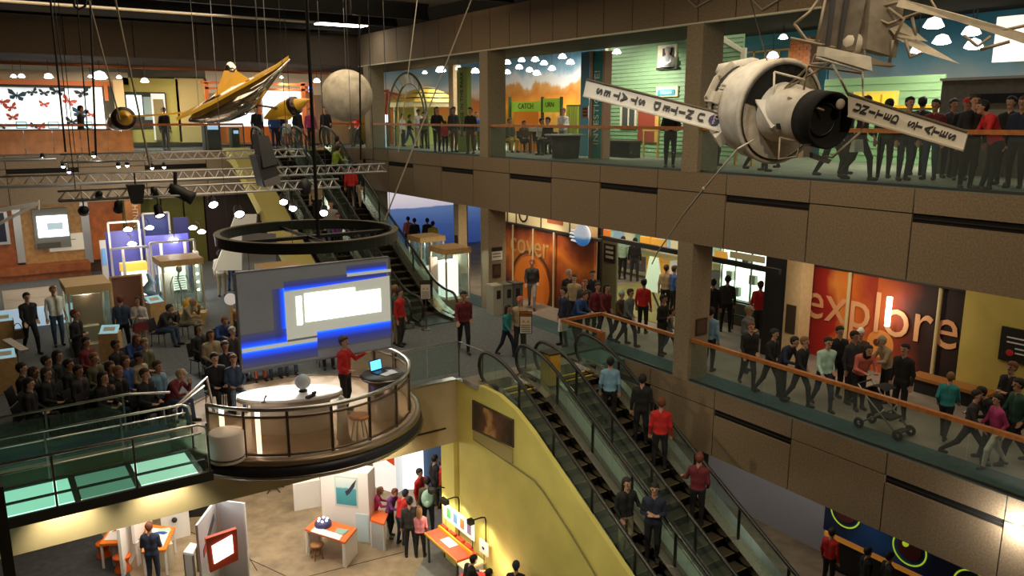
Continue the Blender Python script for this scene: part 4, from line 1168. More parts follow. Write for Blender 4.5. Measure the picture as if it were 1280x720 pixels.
for px, py, Y, lab, tg, gw, pw, rr_ in (
  (124, 243, 23, 'small can lamp on the lowest truss above the text panel', (4, 39, 1), False, 0, .10),
  (198, 264, 23.1, 'round glowing can lamp below the lowest truss over the green panels', (4.5, 20, 0), True, 160, .13),
  (265, 252, 23.1, 'glowing can lamp hanging over the pale partition', STG, True, 230, .14),
  (298, 264, 23.1, 'brightest can lamp near the pale sloping cladding', STG, True, 230, .15),
  (354, 249, 23.1, 'glowing can lamp left of the black pole', STG, True, 230, .13),
  (366, 257, 22.9, 'tilted glowing can lamp behind the black pole', STG, True, 230, .12),
  (405, 263, 23.1, 'low glowing can lamp right of the black pole', STG, True, 230, .13),
  (105, 263, 23.1, 'angled can lamp lighting the far text panel', (3.5, 39.4, 1.5), True, 500, .14),
  (193, 240, 23, 'upright black can lamp on the lowest truss', (6, 30, 0), False, 0, .11),
  (148, 258, 23.1, 'unlit can lamp in front of the orange wood panel', (4, 30, 0), False, 0, .13)):
 p = W(px, py, Y=Y)
 stage_lamp(p, lab, tg, gw, rr_, .34, pw, hang=max(.15, 4.72 - p.z))
for px, py, lab, col_ in ((53, 196, 'tiny lit lamp on the grey pipe near the wood boards', None), (117, 194, 'tiny lit lamp on the short truss near its end', None), (86, 214, 'tiny pink lit lamp under the short truss', 'p'), (79, 207, 'tiny lit lamp next to the pink one', None),
       (148, 207, 'tiny lit lamp under the short truss, first of a pair', None), (159, 206, 'tiny lit lamp under the short truss, second of a pair', None), (190, 209, 'tiny lit lamp near the rocket rope', None), (205, 208, 'tiny lit lamp just past the rocket rope', None)):
 p = W(px, py, Y=27.1 if px > 60 else 28.6)
 t = thing('small_lamp', lab, 'lamp', p, 'small lamps on the trusses')
 M().lathe([(0, .12), (.05, .1), (.07, 0), (.06, -.02)], p, 10).part('body', black_metal, t, True)
 M().ball(p - Vector((0, 0, .02)), .05, 8, 6).part('bulb', lamp_glow if not col_ else mat('lamp_pink', (1, .4, .7), emit=8, ecol=(1, .4, .7)), t, True)
 M().cyl(p + Vector((0, 0, .1)), (p.x, p.y, 5.5), .01, .01, 5).part('hanger', black_metal, t)
# big speakers and moving heads
p = W(338, 200, Y=21)
t = thing('loudspeaker', 'large black loudspeaker hanging tilted with a grey underside', 'speaker', p)
q = [W(322, 168, Y=21.2), W(336, 170, Y=21.2), W(347, 205, Y=20.8), W(329, 210, Y=20.8)]
M().slab(q[::-1], (0, -1, 0), .5).part('upper_cabinet', dark, t)
q = [W(320, 195, Y=21), W(342, 190, Y=21), W(350, 228, Y=20.8), W(330, 234, Y=20.8)]
M().slab(q[::-1], (0, -1, 0), .6).part('cabinet', black_metal, t)
q = [W(330, 226, Y=20.75), W(350, 219, Y=20.75), W(351, 230, Y=20.7), W(332, 234, Y=20.7)]
M().slab(q[::-1], (0, -1, 0), .05).part('grille', mat('grille_grey', (.14, .13, .12), .6), t)
M().cyl(W(330, 170, Y=21.3), W(330, 170, Y=21.3) + Vector((0, 0, 4.4)), .012, .012, 5).part('hanger', black_metal, t)
p = W(226, 241, Y=23)
t = thing('stage_projector', 'bulky black moving stage light below the lowest truss', 'projector', p)
M().lathe([(0, -.35), (.12, -.33), (.18, -.1), (.16, .2), (.19, .35), (.15, .36)], p, 14, Vector((.6, -.2, -.35))).part('body', black_metal, t, True)
M().tube([W(216, 232, Y=23.1), W(222, 245, Y=23.1), W(234, 250, Y=22.9)], .07, 8).part('yoke', black_metal, t)
M().cyl(W(219, 232, Y=23.1), W(219, 215, Y=23.1), .05, .05, 8).part('clamp', black_metal, t)
p = W(381, 234, Y=23)
t = thing('stage_projector', 'round black stage light on the lowest truss beside the black pole', 'projector', p)
M().ball(p, (.2, .2, .26), 14, 10).part('body', black_metal, t, True)
M().cyl(p, (p.x, 23.1, 4.95), .04, .04, 8).part('clamp', black_metal, t)
p = W(170, 240, Y=22.8)
t = thing('loudspeaker', 'small black speaker hanging under the lowest truss by the orange sign', 'speaker', p)
M().hexa([p + Vector(v) for v in ((-.12, -.15, -.3), (.12, -.15, -.3), (.12, .15, -.3), (-.12, .15, -.3), (-.2, -.2, .2), (.2, -.2, .2), (.2, .2, .2), (-.2, .2, .2))]).part('cabinet', dark, t)
M().cyl(p + Vector((0, 0, .2)), p + Vector((0, 0, .5)), .02, .02, 6).part('hanger', black_metal, t)
# ropes and cables from the ceiling
for (a, b_, Y, r_, m_, lab) in (((60, -30), (82, 190), 21.5, .022, black_metal, 'black cable dropping in front of the butterfly window'), ((101, 60), (112, 195), 24, .016, black_metal, 'thin black cable before the lit lamp'), ((112, -20), (120, 195), 21.5, .024, black_metal, 'thicker black cable beside the lit lamp'),
        ((106, -20), (150, 150), 19, .016, rope, 'pale rope sloping down to the rocket pod'), ((140, -20), (188, 210), 18, .020, rope, 'long pale rope sloping past the rocket pod'),
        ((597, -20), (481, 275), 17, .018, rope, 'long pale rope slanting across the concrete beam'), ((524, -20), (498, 190), 20, .012, rope, 'thin pale rope in front of the yellow pavilion'), ((449, -10), (451, 200), 17.4, .022, black_metal, 'black cable with a kink beside the moon globe')):
 p, q = W(a[0], a[1], Y=Y), W(b_[0], b_[1], Y=Y)
 top = p + (p - q) * ((10.85 - p.z) / (p.z - q.z)) if p.z < 10.85 else p + (q - p) * ((p.z - 10.85) / (p.z - q.z))
 mm = M()
 if 'kink' in lab:
  k_ = W(438, 18, Y=Y)
  k0 = Vector((k_.x, k_.y, 10.85))
  mm.tube([k0, k_, W(441, 19, Y=Y), W(449, 20, Y=Y), q], r_, 6)
 else:
  mm.tube([top, top + (q - top) * .5, q], r_, 6)
 solid('rope' if m_ is rope else 'cable', mm, m_, lab, 'rope' if m_ is rope else 'cable')
mm = M().tube([W(92, -6, Y=22), W(93, 8, Y=22), W(99, 12, Y=22), (W(106, 8, Y=22)), W(109, -6, Y=22)], .03, 8)
solid('cable_loop', mm, black_metal, 'loop of thick black cable under the ceiling', 'cable')
# white jib arm at the edge of the audience
jb = thing('jib_arm', 'white bracket arm reaching in above the audience area', 'arm', W(0, 268, Y=24))
M().bar(W(-40, 270, Y=24), W(49, 254, Y=24), .1, .1).part('beam', white, jb)
M().bar(W(-40, 300, Y=24), W(44, 256, Y=24), .07, .07).part('brace', white, jb)
M().cyl(W(48, 250, Y=24), W(48, 262, Y=24), .03, .03, 8).part('pin', white, jb)
# ================================================================== upper gallery exhibition
def quadX(X, pts, th, m, name, parent, n=(-1, 0, 0)):
 """flat board on a plane X = const from picture points"""
 return M().slab([W(a, b, X=X) for a, b in pts], n, th).part(name, m, parent)
def quadY(Y, pts, th, m, name, parent):
 return M().slab([W(a, b, Y=Y) for a, b in pts], (0, -1, 0), th).part(name, m, parent)
def rectX(X, p0, p1, y0, y1, th, m, name, parent, zf=None):
 """upright board on plane X = const spanning picture columns p0..p1, heights from the middle column"""
 a, b = W(p0, (y0 + y1) / 2, X=X), W(p1, (y0 + y1) / 2, X=X)
 pm = (p0 + p1) / 2
 z0, z1 = W(pm, y1, X=X).z, W(pm, y0, X=X).z
 z0 = z0 if zf is None else zf
 return M().box(X, X + th, min(a.y, b.y), max(a.y, b.y), z0, z1).part(name, m, parent)
def rectY(Y, p0, p1, y0, y1, th, m, name, parent, zf=None):
 a, b = W(p0, (y0 + y1) / 2, Y=Y), W(p1, (y0 + y1) / 2, Y=Y)
 pm = (p0 + p1) / 2
 z0, z1 = W(pm, y1, Y=Y).z, W(pm, y0, Y=Y).z
 z0 = z0 if zf is None else zf
 return M().box(min(a.x, b.x), max(a.x, b.x), Y, Y + th, z0, z1).part(name, m, parent)
sky_stops = [(0, (.16, .14, .04)), (.3, (.40, .20, .02)), (.45, (.85, .36, .03)), (.58, (.62, .22, .03)), (.66, (.70, .36, .10)), (.70, (.88, .88, .86)), (.78, (.85, .90, .94)), (.86, (.35, .60, .82)), (1, (.16, .42, .70))]
struct('wall_mural', M().box(26, 26.2, 28, 41.4, L3, 10.2), ramp_mat('mural_autumn', sky_stops, 'Z', 5.3, 10.0, noise=.34, nscale=1.3, stretch=(1, .8, .6)), 'painted wall of orange autumn trees under a cloudy blue sky')
struct('wall_mural_end', M().box(15.6, 26, 41.4, 41.6, L3, 10.2), ramp_mat('mural_hills', [(0, (.25, .22, .05)), (.3, (.55, .36, .05)), (.45, (.75, .26, .05)), (.60, (.62, .25, .10)), (.64, (.80, .68, .5)), (.69, (.88, .90, .90)), (.82, (.45, .68, .86)), (1, (.25, .50, .80))], 'Z', 5.3, 9.6, noise=.4, nscale=.8, stretch=(1, 1, .6)), 'painted end wall of red hills under a pale sky')
struct('wall_sky', M().box(29, 29.2, -3, 28, 6.5, 10.2), ramp_mat('mural_sky', [(0, (.88, .94, .90)), (.35, (.80, .92, .92)), (.62, (.30, .65, .82)), (1, (.10, .42, .66))], 'Z', 6.8, 10.0, noise=.6, nscale=.5), 'painted blue green sky wall above the second green house')
pbx = W(1245, 50, X=24)
solid('lit_panel', M().box(24, 24.1, W(1300, 50, X=24).y, W(1243, 50, X=24).y, W(1260, 77, X=24).z, min(10.18, W(1260, 20, X=24).z)), mat('panel_lit', (.85, .78, .68), .6, emit=.45, ecol=(1, .92, .82)), 'bright white wall panel hanging at the end of the painted sky', 'panel')
# --- green clapboard house
HX = 20.5
house = thing('green_house', 'pale green clapboard house front beyond the upper gallery rail', 'house', (HX, W(800, 150, X=HX).y, L3))
ya, yb2 = W(927, 100, X=HX).y, W(756, 100, X=HX).y
clap = mat('clapboard_green', (.24, .40, .20), .6, noise=.1, nscale=4)
sd = M()
z = L3
while z < 10.05:
 sd.slab([(HX - .035, ya, z), (HX - .005, ya, z + .14), (HX + .05, ya, z + .14), (HX + .05, ya, z)][::-1], (0, -1, 0), (yb2 - ya))
 z += .14
o = sd.part('siding', clap, house)
o['kind'] = 'stuff'
trim_c = mat('trim_cream', (.75, .70, .48), .5)
def hz(y):
 return W(834, y, X=HX).z
# upper window with a figure in it
wf_ = rectX(HX - .09, 822, 845, 56, 87, .06, trim_c, 'window_frame', house)
rectX(HX - .11, 828, 842, 60, 83, .05, mat('window_dark', (.05, .035, .03), .4), 'window_pane', wf_)
rectX(HX - .16, 820, 846, 84, 87, .12, dark, 'window_sill', wf_)
sf_ = rectX(HX - .09, 820, 847, 108, 121, .06, trim_c, 'sign_frame', house)
rectX(HX - .11, 822, 843, 112, 119, .05, mat('sign_teal', (.08, .42, .50), .5), 'sign_board', sf_)
for k in range(3):
 rectX(HX - .12, 825, 840, 113.6 + k * 1.6, 114.3 + k * 1.6, .02, white, 'sign_text', sf_)
wf_ = rectX(HX - .09, 775, 795, 128, 161, .06, trim_c, 'window_frame', house)
rectX(HX - .11, 777.5, 792.5, 134, 157, .05, mat('window_grey', (.06, .07, .06), .3), 'window_pane', wf_)
rectX(HX - .13, 784.5, 786, 134, 157, .04, trim_c, 'window_bar', wf_)
rectX(HX - .08, 797, 820, 136, 178, .06, mat('door_red', (.30, .05, .025), .5), 'door', house)
rectX(HX - .1, 818.5, 823, 130, 178, .1, mat('post_ochre', (.65, .38, .08), .5), 'door_post', house)
rectX(HX - .1, 755.5, 759, 60, 178, .12, trim_c, 'corner_board', house)
M().slab([W(903, 45, X=HX - .1), W(903, 52, X=HX - .1), W(927, 66, X=HX - .1), W(927, 61, X=HX - .1)], (-1, 0, 0), .12).part('cornice', trim_c, house)
rectX(HX - .08, 923, 928, 60, 175, .1, trim_c, 'corner_board', house)
fg = W(834, 84, X=HX - .2)
fgo = thing('window_figure', 'small white clad figure leaning out of the upper house window', 'figure', fg)
M().lathe([(.0, .0), (.25, 0), (.27, .15), (.22, .32), (.08, .40), (.06, .44)], fg, 14).part('body', white, fgo, True)
M().ball(fg + Vector((0, 0, .53)), (.09, .1, .12), 12, 8).part('head', mat('skin_pale', (.65, .45, .33), .6), fgo, True)
M().ball(fg + Vector((0, 0, .58)), (.1, .11, .1), 12, 8).part('hair', mat('hair_grey', (.55, .53, .5), .7), fgo, True)
for s in (-1, 1):
 M().tube([fg + Vector((0, s * .2, .3)), fg + Vector((-.12, s * .26, .14)), fg + Vector((-.2, s * .1, .08))], [.06, .05, .04], 8).part('arm', white, fgo, True)
# second house: wall with yellow window, porch rail, chimney
HX2 = 23.0
h2 = thing('green_house', 'low green clapboard wall with a yellow window behind the satellite panel', 'house', (HX2, W(1110, 140, X=HX2).y, L3))
y0_, y1_ = W(1180, 120, X=HX2).y, W(1030, 120, X=HX2).y
sd = M()
z = L3
ztop = W(1100, 103, X=HX2).z
while z < ztop:
 sd.slab([(HX2 - .035, y0_, z), (HX2 - .005, y0_, z + .21), (HX2 + .05, y0_, z + .21), (HX2 + .05, y0_, z)][::-1], (0, -1, 0), (y1_ - y0_))
 z += .21
o = sd.part('siding', mat('clapboard_mint', (.22, .38, .17), .6), h2)
o['kind'] = 'stuff'
wf_ = rectX(HX2 - .1, 1066, 1122, 114, 136, .06, mat('frame_yellow', (.75, .62, .12), .5), 'window_frame', h2)
rectX(HX2 - .12, 1072, 1117, 118, 132, .05, mat('window_yellow', (.75, .50, .03), .5, emit=.25), 'window_pane', wf_)
for px in (1083, 1100):
 rectX(HX2 - .13, px, px + 2.5, 118, 132, .04, mat('bar_amber', (.55, .33, .02), .5), 'window_bar', wf_)
rectX(HX2 - .12, 1118, 1172, 131, 135, .1, mat('bar_amber', (.55, .33, .02)), 'ledge', h2)
por = thing('porch_railing', 'small ochre porch railing on blue beside the brick chimney', 'railing', W(950, 75, X=24.5))
rectX(25, 920, 1035, 55, 100, .1, mat('wall_teal_blue', (.05, .22, .30), .6), 'backing', por, L3)
och = mat('post_ochre', (.65, .38, .08))
rectX(24.6, 925, 990, 62.5, 64.5, .06, och, 'rail', por)
for px in (926, 941, 955, 972, 985):
 rectX(24.6, px, px + 2, 63, 79, .05, och, 'baluster', por)
ch = thing('chimney', 'orange brick chimney above the satellite model', 'chimney', W(1000, 78, X=24))
a, b = W(1013, 60, X=24).y, W(987, 60, X=24).y
zt, zb_ = min(10.18, W(1000, 47, X=24).z), W(1000, 82, X=24).z
nrow = 9
brm = mat('brick', (.62, .20, .06), .8, noise=.25, nscale=6)
M().box(24.03, 24.5, a, b, L3, zt).part('core', mat('mortar', (.4, .2, .12), .9), ch)
for r_ in range(nrow):
 hh = (zt - zb_) / nrow
 for c_ in range(3):
  w_ = (b - a) / 3
  off = (w_ / 2 if r_ % 2 else 0)
  y0b, y1b = a + c_ * w_ + off + .01, min(b, a + (c_ + 1) * w_ + off - .01)
  M().box(24, 24.06, y0b, y1b, zb_ + r_ * hh + .008, zb_ + (r_ + 1) * hh - .008).part('brick', brm, ch)
# dark pavilion block at the end
db = thing('dark_booth', 'large dark grey booth wall behind the people leaning on the rail', 'booth', W(1230, 160, X=19.5))
y0_, y1_ = W(1330, 120, X=19.5).y, W(1176, 120, X=19.5).y
zt = W(1220, 98, X=19.5).z
M().box(19.5, 19.7, y0_, y1_, L3, zt).part('wall', mat('booth_grey', (.14, .125, .10), .8, noise=.2), db)
M().box(19.46, 19.5, y0_, W(1215, 110, X=19.5).y, zt - .55, zt - .35).part('slot', slotm, db)
M().box(19.46, 19.5, y0_, W(1228, 140, X=19.5).y, zt - 1.35, zt - .7).part('panel', mat('booth_pale', (.28, .25, .19), .7), db)
M().box(19.44, 19.52, y0_, y1_ + .03, zt - .03, zt + .03).part('cap', mat('cap_grey', (.4, .38, .33), .6), db)
# banners
bt = thing('banner_column', 'teal banner column lettered vertically in front of the green house', 'banner', W(745, 190, X=17.6))
tealm = mat('banner_teal', (.03, .30, .33), .6)
rectX(17.6, 740, 752.5, 64, 194, .25, tealm, 'board', bt, L3)
rectX(17.56, 736.5, 740, 64, 194, .3, mat('edge_pink', (.52, .30, .20), .6), 'edge', bt, L3)
rectX(17.56, 752.5, 755, 64, 194, .3, mat('edge_pink', (.52, .30, .20)), 'edge', bt, L3)
a, b = W(746, 184, X=17.58), W(746, 85, X=17.58)
lettering('INVESTIGATE!', (a + b) / 2 + Vector((-.005, 0, 0)), (0, 0, 1), (0, 1, 0), .36, mat('letter_white', (.85, .85, .82), .5), bt, width=(b.z - a.z) / 2.36)
bp = thing('blue_pillar', 'sky blue pillar next to the teal lettered banner', 'pillar', W(731, 190, X=18.3))
rectX(18.3, 725.5, 736, 65, 194, .3, ramp_mat('pillar_sky', [(0, (.10, .35, .55)), (.5, (.16, .48, .68)), (1, (.08, .18, .30))], 'Z', 0, 3.4, noise=.3, nscale=1), 'shaft', bp, L3)
rectX(18.27, 727, 735, 133, 148, .03, mat('plaque_rose', (.40, .22, .18), .6), 'plaque', bp)
for k in range(3):
 rectX(18.25, 728.5, 733.5, 135 + k * 4, 137.5 + k * 4, .02, mat('plaque_dark', (.06, .03, .03), .6), 'plaque_picture', bp)
bl = thing('banner_column', 'lime green banner column lettered vertically by the park pavilion', 'banner', W(578, 180, X=16.9))
rectX(16.9, 571.5, 584, 84, 187, .2, mat('banner_lime', (.26, .32, .05), .6), 'board', bl, L3)
a, b = W(577.5, 166, X=16.88), W(577.5, 95, X=16.88)
lettering('SCIENCE IN THE PARK', (a + b) / 2 + Vector((-.012, 0, 0)), (0, 0, 1), (0, 1, 0), .30, mat('letter_dark', (.03, .04, .01), .6), bl, width=(b.z - a.z + .6) / 3.35)
# park pavilion (gazebo) with tiered yellow roof
g0 = W(533, 188, X=19.0)
gz = thing('park_pavilion', 'small park pavilion with a tiered yellow hipped roof', 'pavilion', (g0.x, g0.y, L3))
zr = [W(533, y, X=19.0).z for y in (128, 122, 116, 110, 106)]
hw = [1.4, 1.06, .72, .38, .03]
roofm = mat('roof_yellow', (.55, .38, .06), .6, noise=.2, nscale=8)
yw_ = Vector((.55, .83, 0))
for i in range(4):
 z_, w_, z2, w2 = zr[i], hw[i], zr[i + 1], hw[i + 1]
 M().hexa([(g0.x + sx_ * w_, g0.y + sy_ * w_, z_) for sx_, sy_ in ((-1, -1), (1, -1), (1, 1), (-1, 1))] + [(g0.x + sx_ * (w2 + .02), g0.y + sy_ * (w2 + .02), z2 - .06) for sx_, sy_ in ((-1, -1), (1, -1), (1, 1), (-1, 1))]).part('roof_tier', roofm, gz)
M().box(g0.x - 1.3, g0.x + 1.3, g0.y - 1.3, g0.y + 1.3, zr[0] - .22, zr[0]).part('frieze', mat('frieze_pale', (.62, .58, .30), .6), gz)
for sx_ in (-1, 1):
 for sy_ in (-1, 1):
  M().bar((g0.x + sx_ * 1.1, g0.y + sy_ * 1.1, L3), (g0.x + sx_ * 1.1, g0.y + sy_ * 1.1, zr[0] - .2), .12, .12).part('post', mat('post_cream', (.68, .62, .36), .6), gz)
M().box(g0.x - 1.0, g0.x + 1.0, g0.y + .9, g0.y + 1.0, L3, zr[0] - .25).part('rear_panel', mat('panel_lime', (.45, .50, .14), .7), gz)
# arched trellis
tr = thing('arched_trellis', 'dark green double hoop trellis arch in front of the pavilion', 'trellis', W(512, 188, X=17))
grn = mat('trellis_green', (.10, .14, .06), .5)
def hoop(px0, px1, top, X):
 l, r_ = W(px0, 186, X=X), W(px1, 186, X=X)
 zt_ = W((px0 + px1) / 2, top, X=X).z
 c_ = (l + r_) / 2
 h_ = (zt_ - L3)
 pts = []
 for k in range(25):
  t_ = PI * k / 24
  u_ = math.cos(t_)
  pts.append(Vector((X, c_.y - (l.y - c_.y) * -u_, L3 + h_ * (math.sin(t_) ** .62))))
 return pts
for (a_, b_, tp, X) in ((486, 536, 91, 17.0), (495, 533, 104, 17.6)):
 M().tube(hoop(a_, b_, tp, X), .045, 8).part('hoop', grn, tr, True)
h1, h2_ = hoop(486, 536, 91, 17.0), hoop(495, 533, 104, 17.6)
for k in range(1, 24, 2):
 M().cyl(h1[k], h2_[k], .02, .02, 6).part('rung', grn, tr)
for k in range(9, 16, 2):
 M().slab([h1[k], h1[k + 2], h2_[k + 2], h2_[k]], (0, 0, 1), .02).part('canopy', mat('canopy_white', (.8, .78, .7), .7), tr)
# swing frame with coloured seats
sw = thing('swing_frame', 'red and orange swing frame beside the corner column', 'swing', W(487, 186, X=19))
for a_, b_ in (((480, 186), (484, 112)), ((490, 186), (485, 112))):
 M().bar(W(*a_, X=19), W(*b_, X=19), .09, .09).part('leg', mat('swing_red', (.55, .08, .03), .5), sw)
M().bar(W(478, 113, X=19), W(516, 124, X=19.5), .1, .1).part('beam', mat('swing_red', (.55, .08, .03)), sw)
M().bar(W(508, 124, X=19.4), W(512, 150, X=19.4), .16, .16).part('seat', mat('seat_orange2', (.75, .25, .03), .5), sw)
ib = W(481, 148, X=16.4)
solid('info_screen', M().cbox(ib, (.08, .5, .34), .0).cyl(ib, (ib.x, ib.y, L3), .03, .03, 6), mat('screen_cyan', (.5, .8, .95), emit=.9, ecol=(.6, .85, 1)), 'small bright screen on a post beside the corner column', 'screen')
# catch and spin kiosk
ck = thing('game_kiosk', 'lime green lettered game sign boards over an orange panel', 'kiosk', W(665, 178, X=19))
lime = mat('sign_lime', (.30, .52, .04), .6, emit=.15)
rectX(19, 636, 676, 127, 139.5, .1, lime, 'sign_board', ck)
rectX(18.9, 676, 700, 123, 140.5, .1, lime, 'sign_board', ck)
lettering('CATCH', W(657, 133, X=18.98), (0, -1, 0), (0, 0, 1), .30, mat('letter_dark', (.03, .04, .01)), ck, width=1.05)
lettering('URN', W(687, 131, X=18.88), (0, -1, 0), (0, 0, 1), .27, mat('letter_dark', (.03, .04, .01)), ck)
for px in (635.5, 676, 699.5):
 rectX(18.86, px, px + 1.4, 121, 178, .1, mat('post_green2', (.06, .12, .03), .5), 'post', ck, L3)
rectX(19.1, 643, 673, 139.5, 172, .1, mat('panel_orange', (.85, .25, .02), .6, emit=.1), 'panel', ck, L3)
lk = thing('locker', 'slatted yellow green cabinet at the end of the autumn mural', 'cabinet', W(715, 175, X=19.5))
rectX(19.5, 708, 723, 131, 176, .4, mat('locker_dark', (.10, .12, .02), .6), 'body', lk, L3)
for k in range(5):
 rectX(19.46, 708.7 + k * 2.8, 710.9 + k * 2.8, 133, 175, .05, mat('locker_lime', (.45, .48, .08), .6), 'slat', lk, L3)
ct = thing('counter', 'dark rounded counter with a pale top beside the blue pillar', 'counter', W(712, 192, X=17.4))
c0 = W(695, 192, X=16.4)
M().lathe([(.45, 0), (.5, .75), (0, .75)], (c0.x + .4, c0.y, L3), 24).part('body', dark, ct, True)
M().lathe([(0, .75), (.7, .75), (.72, .79), (0, .8)], (c0.x + .4, c0.y, L3), 24).part('top', mat('counter_top', (.45, .50, .42), .4), ct, True)
bn = thing('white_bench', 'white table with legs in front of the game kiosk', 'table', W(668, 182, X=18))
rectX(18, 661, 675, 160, 164, .6, white, 'top', bn)
for px in (662, 673):
 rectX(18.1, px, px + 1, 164, 180, .06, steel_dk, 'leg', bn, L3)
 rectX(18.5, px, px + 1, 164, 179, .06, steel_dk, 'leg', bn, L3)
tc = thing('trolley_table', 'small ochre framed stand before the green house door', 'stand', W(812, 190, X=19.5))
rectX(19.5, 803, 823, 161, 164, .5, och, 'top', tc)
for px in (803.5, 821):
 rectX(19.5, px, px + 1.5, 164, 181, .05, och, 'leg', tc, L3)
 rectX(19.9, px, px + 1.5, 164, 180, .05, och, 'leg', tc, L3)
bx2 = thing('dark_chest', 'low black chest at the foot of the green house', 'chest', W(765, 192, X=18.6))
rectX(18.6, 756, 787, 177, 188, .5, dark, 'body', bx2, L3)
rectX(18.58, 755, 788, 175.5, 177.5, .54, mat('lid_brown', (.12, .08, .04), .5), 'lid', bx2)
bch = thing('bench', 'small wood bench behind the satellite drum on the gallery', 'bench', W(925, 192, X=18.2))
rectX(18.2, 915, 944, 172, 176, .4, och, 'seat', bch)
for px in (918, 939):
 rectX(18.25, px, px + 2, 176, 190, .08, och, 'leg', bch, L3)
# pendant lamps of the upper gallery
def pendant(px, py, X, label, s=1.0, power=0, Y=None, group='white lamps below the gallery ceiling', zc=None):
 p = W(px, py, X=X) if Y is None else W(px, py, Y=Y)
 t = thing('pendant_lamp', label, 'lamp', p, group)
 r_ = .2 * s
 sh_ = M().lathe([(.02 * s, r_ * .9), (r_ * .6, r_ * .7), (r_, 0), (r_ * .95, -.01)], p, 14).part('shade', mat('shade_white', (.8, .82, .85), .5, emit=.8), t, True)
 M().lathe([(0, -r_ * .25), (r_ * .6, -r_ * .18), (r_ * .95, 0)], p, 14).part('bulb', lamp_glow, sh_, True)
 M().cyl(p + Vector((0, 0, r_ * .8)), (p.x, p.y, zc or (10.2 if Y is None and X > 18.3 else 9.0)), .012, .012, 5).part('cord', black_metal, t)
 if power:
  light('SPOT', 'pendant_beam', p - Vector((0, 0, r_ * .4)), power * 1.6, WHITE, (p.x + 2.2, p.y + .5, L3 + .8), .6, angle=140, blend=.8)
for i, (px, py) in enumerate(((634, 79), (652, 76), (669, 75.5), (680, 80), (649, 85), (662, 88.5), (671, 92.5), (690, 86.5), (703, 72), (634, 91), (713, 79))):
 pendant(px, py, 22.5 if i % 2 else 21.5, 'white dome lamp before the autumn mural, ' + ('highest beside the column', 'second along the top row', 'third along the top row', 'end of the top row dip', 'lower one beside the column pair', 'middle of the lower row', 'lowest of the cluster', 'right of the lowest lamp', 'largest one near the ceiling', 'lowest beside the column', 'nearest the blue pillar')[i], .95, 70 if i in (0, 2, 6, 8, 10) else 0)
for i, (px, py, X, s, lab) in enumerate(((551, 88.5, 19, 1.3, 'large white dome lamp left of the slim beige column upstairs'), (573, 86, 17, .7, 'small white dome lamp in front of the lime banner'), (594, 90, 19, 1.0, 'white dome lamp right of the lime banner'), (531, 91, 20, .7, 'small white dome lamp over the pavilion roof'),
           (771, 66, 18.5, .8, 'white dome lamp shining on the green house'), (979, 47.5, 17.5, .6, 'small white lamp above the brick chimney'), (966, 71, 22, 1.0, 'white dome lamp beside the porch railing'),
           (1167, 33, 20, 1.25, 'biggest white dome lamp against the painted sky'), (1177, 53, 21, 1.15, 'second white dome lamp against the painted sky'), (1104, 57.5, 20, 1.1, 'white dome lamp behind the telescope canister'), (1146, 64.5, 21, .9, 'small white dome lamp under the folded solar wing'),
           (1214, 42, 20, 1.1, 'white dome lamp next to the bright panel'), (1217, 59, 20, 1.1, 'lower white dome lamp next to the bright panel'))):
 pendant(px, py, X, lab, s, (130, 40, 120, 60, 180, 0, 60, 50, 50, 30, 30, 40, 40)[i])
# ================================================================== far upper gallery
bw_ = struct('window_1', M().box(W(-40, 130, Y=40).x, W(117, 130, Y=40).x, 40.0, 40.1, L3 + .7, W(60, 110, Y=40).z), ramp_mat('sky_screen', [(0, (.50, .56, .55)), (.3, (.92, .97, .93)), (.75, (.80, .88, .88)), (1, (.38, .45, .50))], 'Z', 6.1, 8.25, noise=.35, nscale=.5, emit=.5), 'bright backlit sky window with butterflies in the far gallery', 'window')
za = W(60, 104, Y=39.9).z
M().box(W(-40, 105, Y=39.9).x, W(150, 105, Y=39.9).x, 39.8, 39.98, za - .08, za + .12).part('window_header', mat('beam_orange', (.62, .16, .04), .5), bw_)
M().box(W(-40, 109, Y=39.9).x, W(118, 109, Y=39.9).x, 39.85, 39.99, za - .16, za - .08).part('window_frame', dark, bw_)
bfly = {}
for c_ in ('navy', 'red', 'black'):
 mb = M()
 for s in (-1, 1):
  mb.slab([(0, 0, 0), (s * .16, 0, .16), (s * .3, 0, .18), (s * .26, 0, .02), (s * .1, 0, -.02)] if s > 0 else [(s * .1, 0, -.02), (s * .26, 0, .02), (s * .3, 0, .18), (s * .16, 0, .16), (0, 0, 0)], (0, -1, 0), .015)
  mb.slab([(0, 0, 0), (s * .1, 0, -.02), (s * .22, 0, -.05), (s * .2, 0, -.16), (s * .08, 0, -.16)] if s > 0 else [(s * .08, 0, -.16), (s * .2, 0, -.16), (s * .22, 0, -.05), (s * .1, 0, -.02), (0, 0, 0)], (0, -1, 0), .015)
 mb.tube([(0, -.01, -.14), (0, -.02, 0), (0, -.01, .12)], [.012, .025, .012], 6)
 bfly[c_] = mb.mesh('butterfly', mat('butterfly_' + c_, {'navy': (.02, .05, .10), 'red': (.50, .08, .05), 'black': (.02, .02, .03)}[c_], .6))
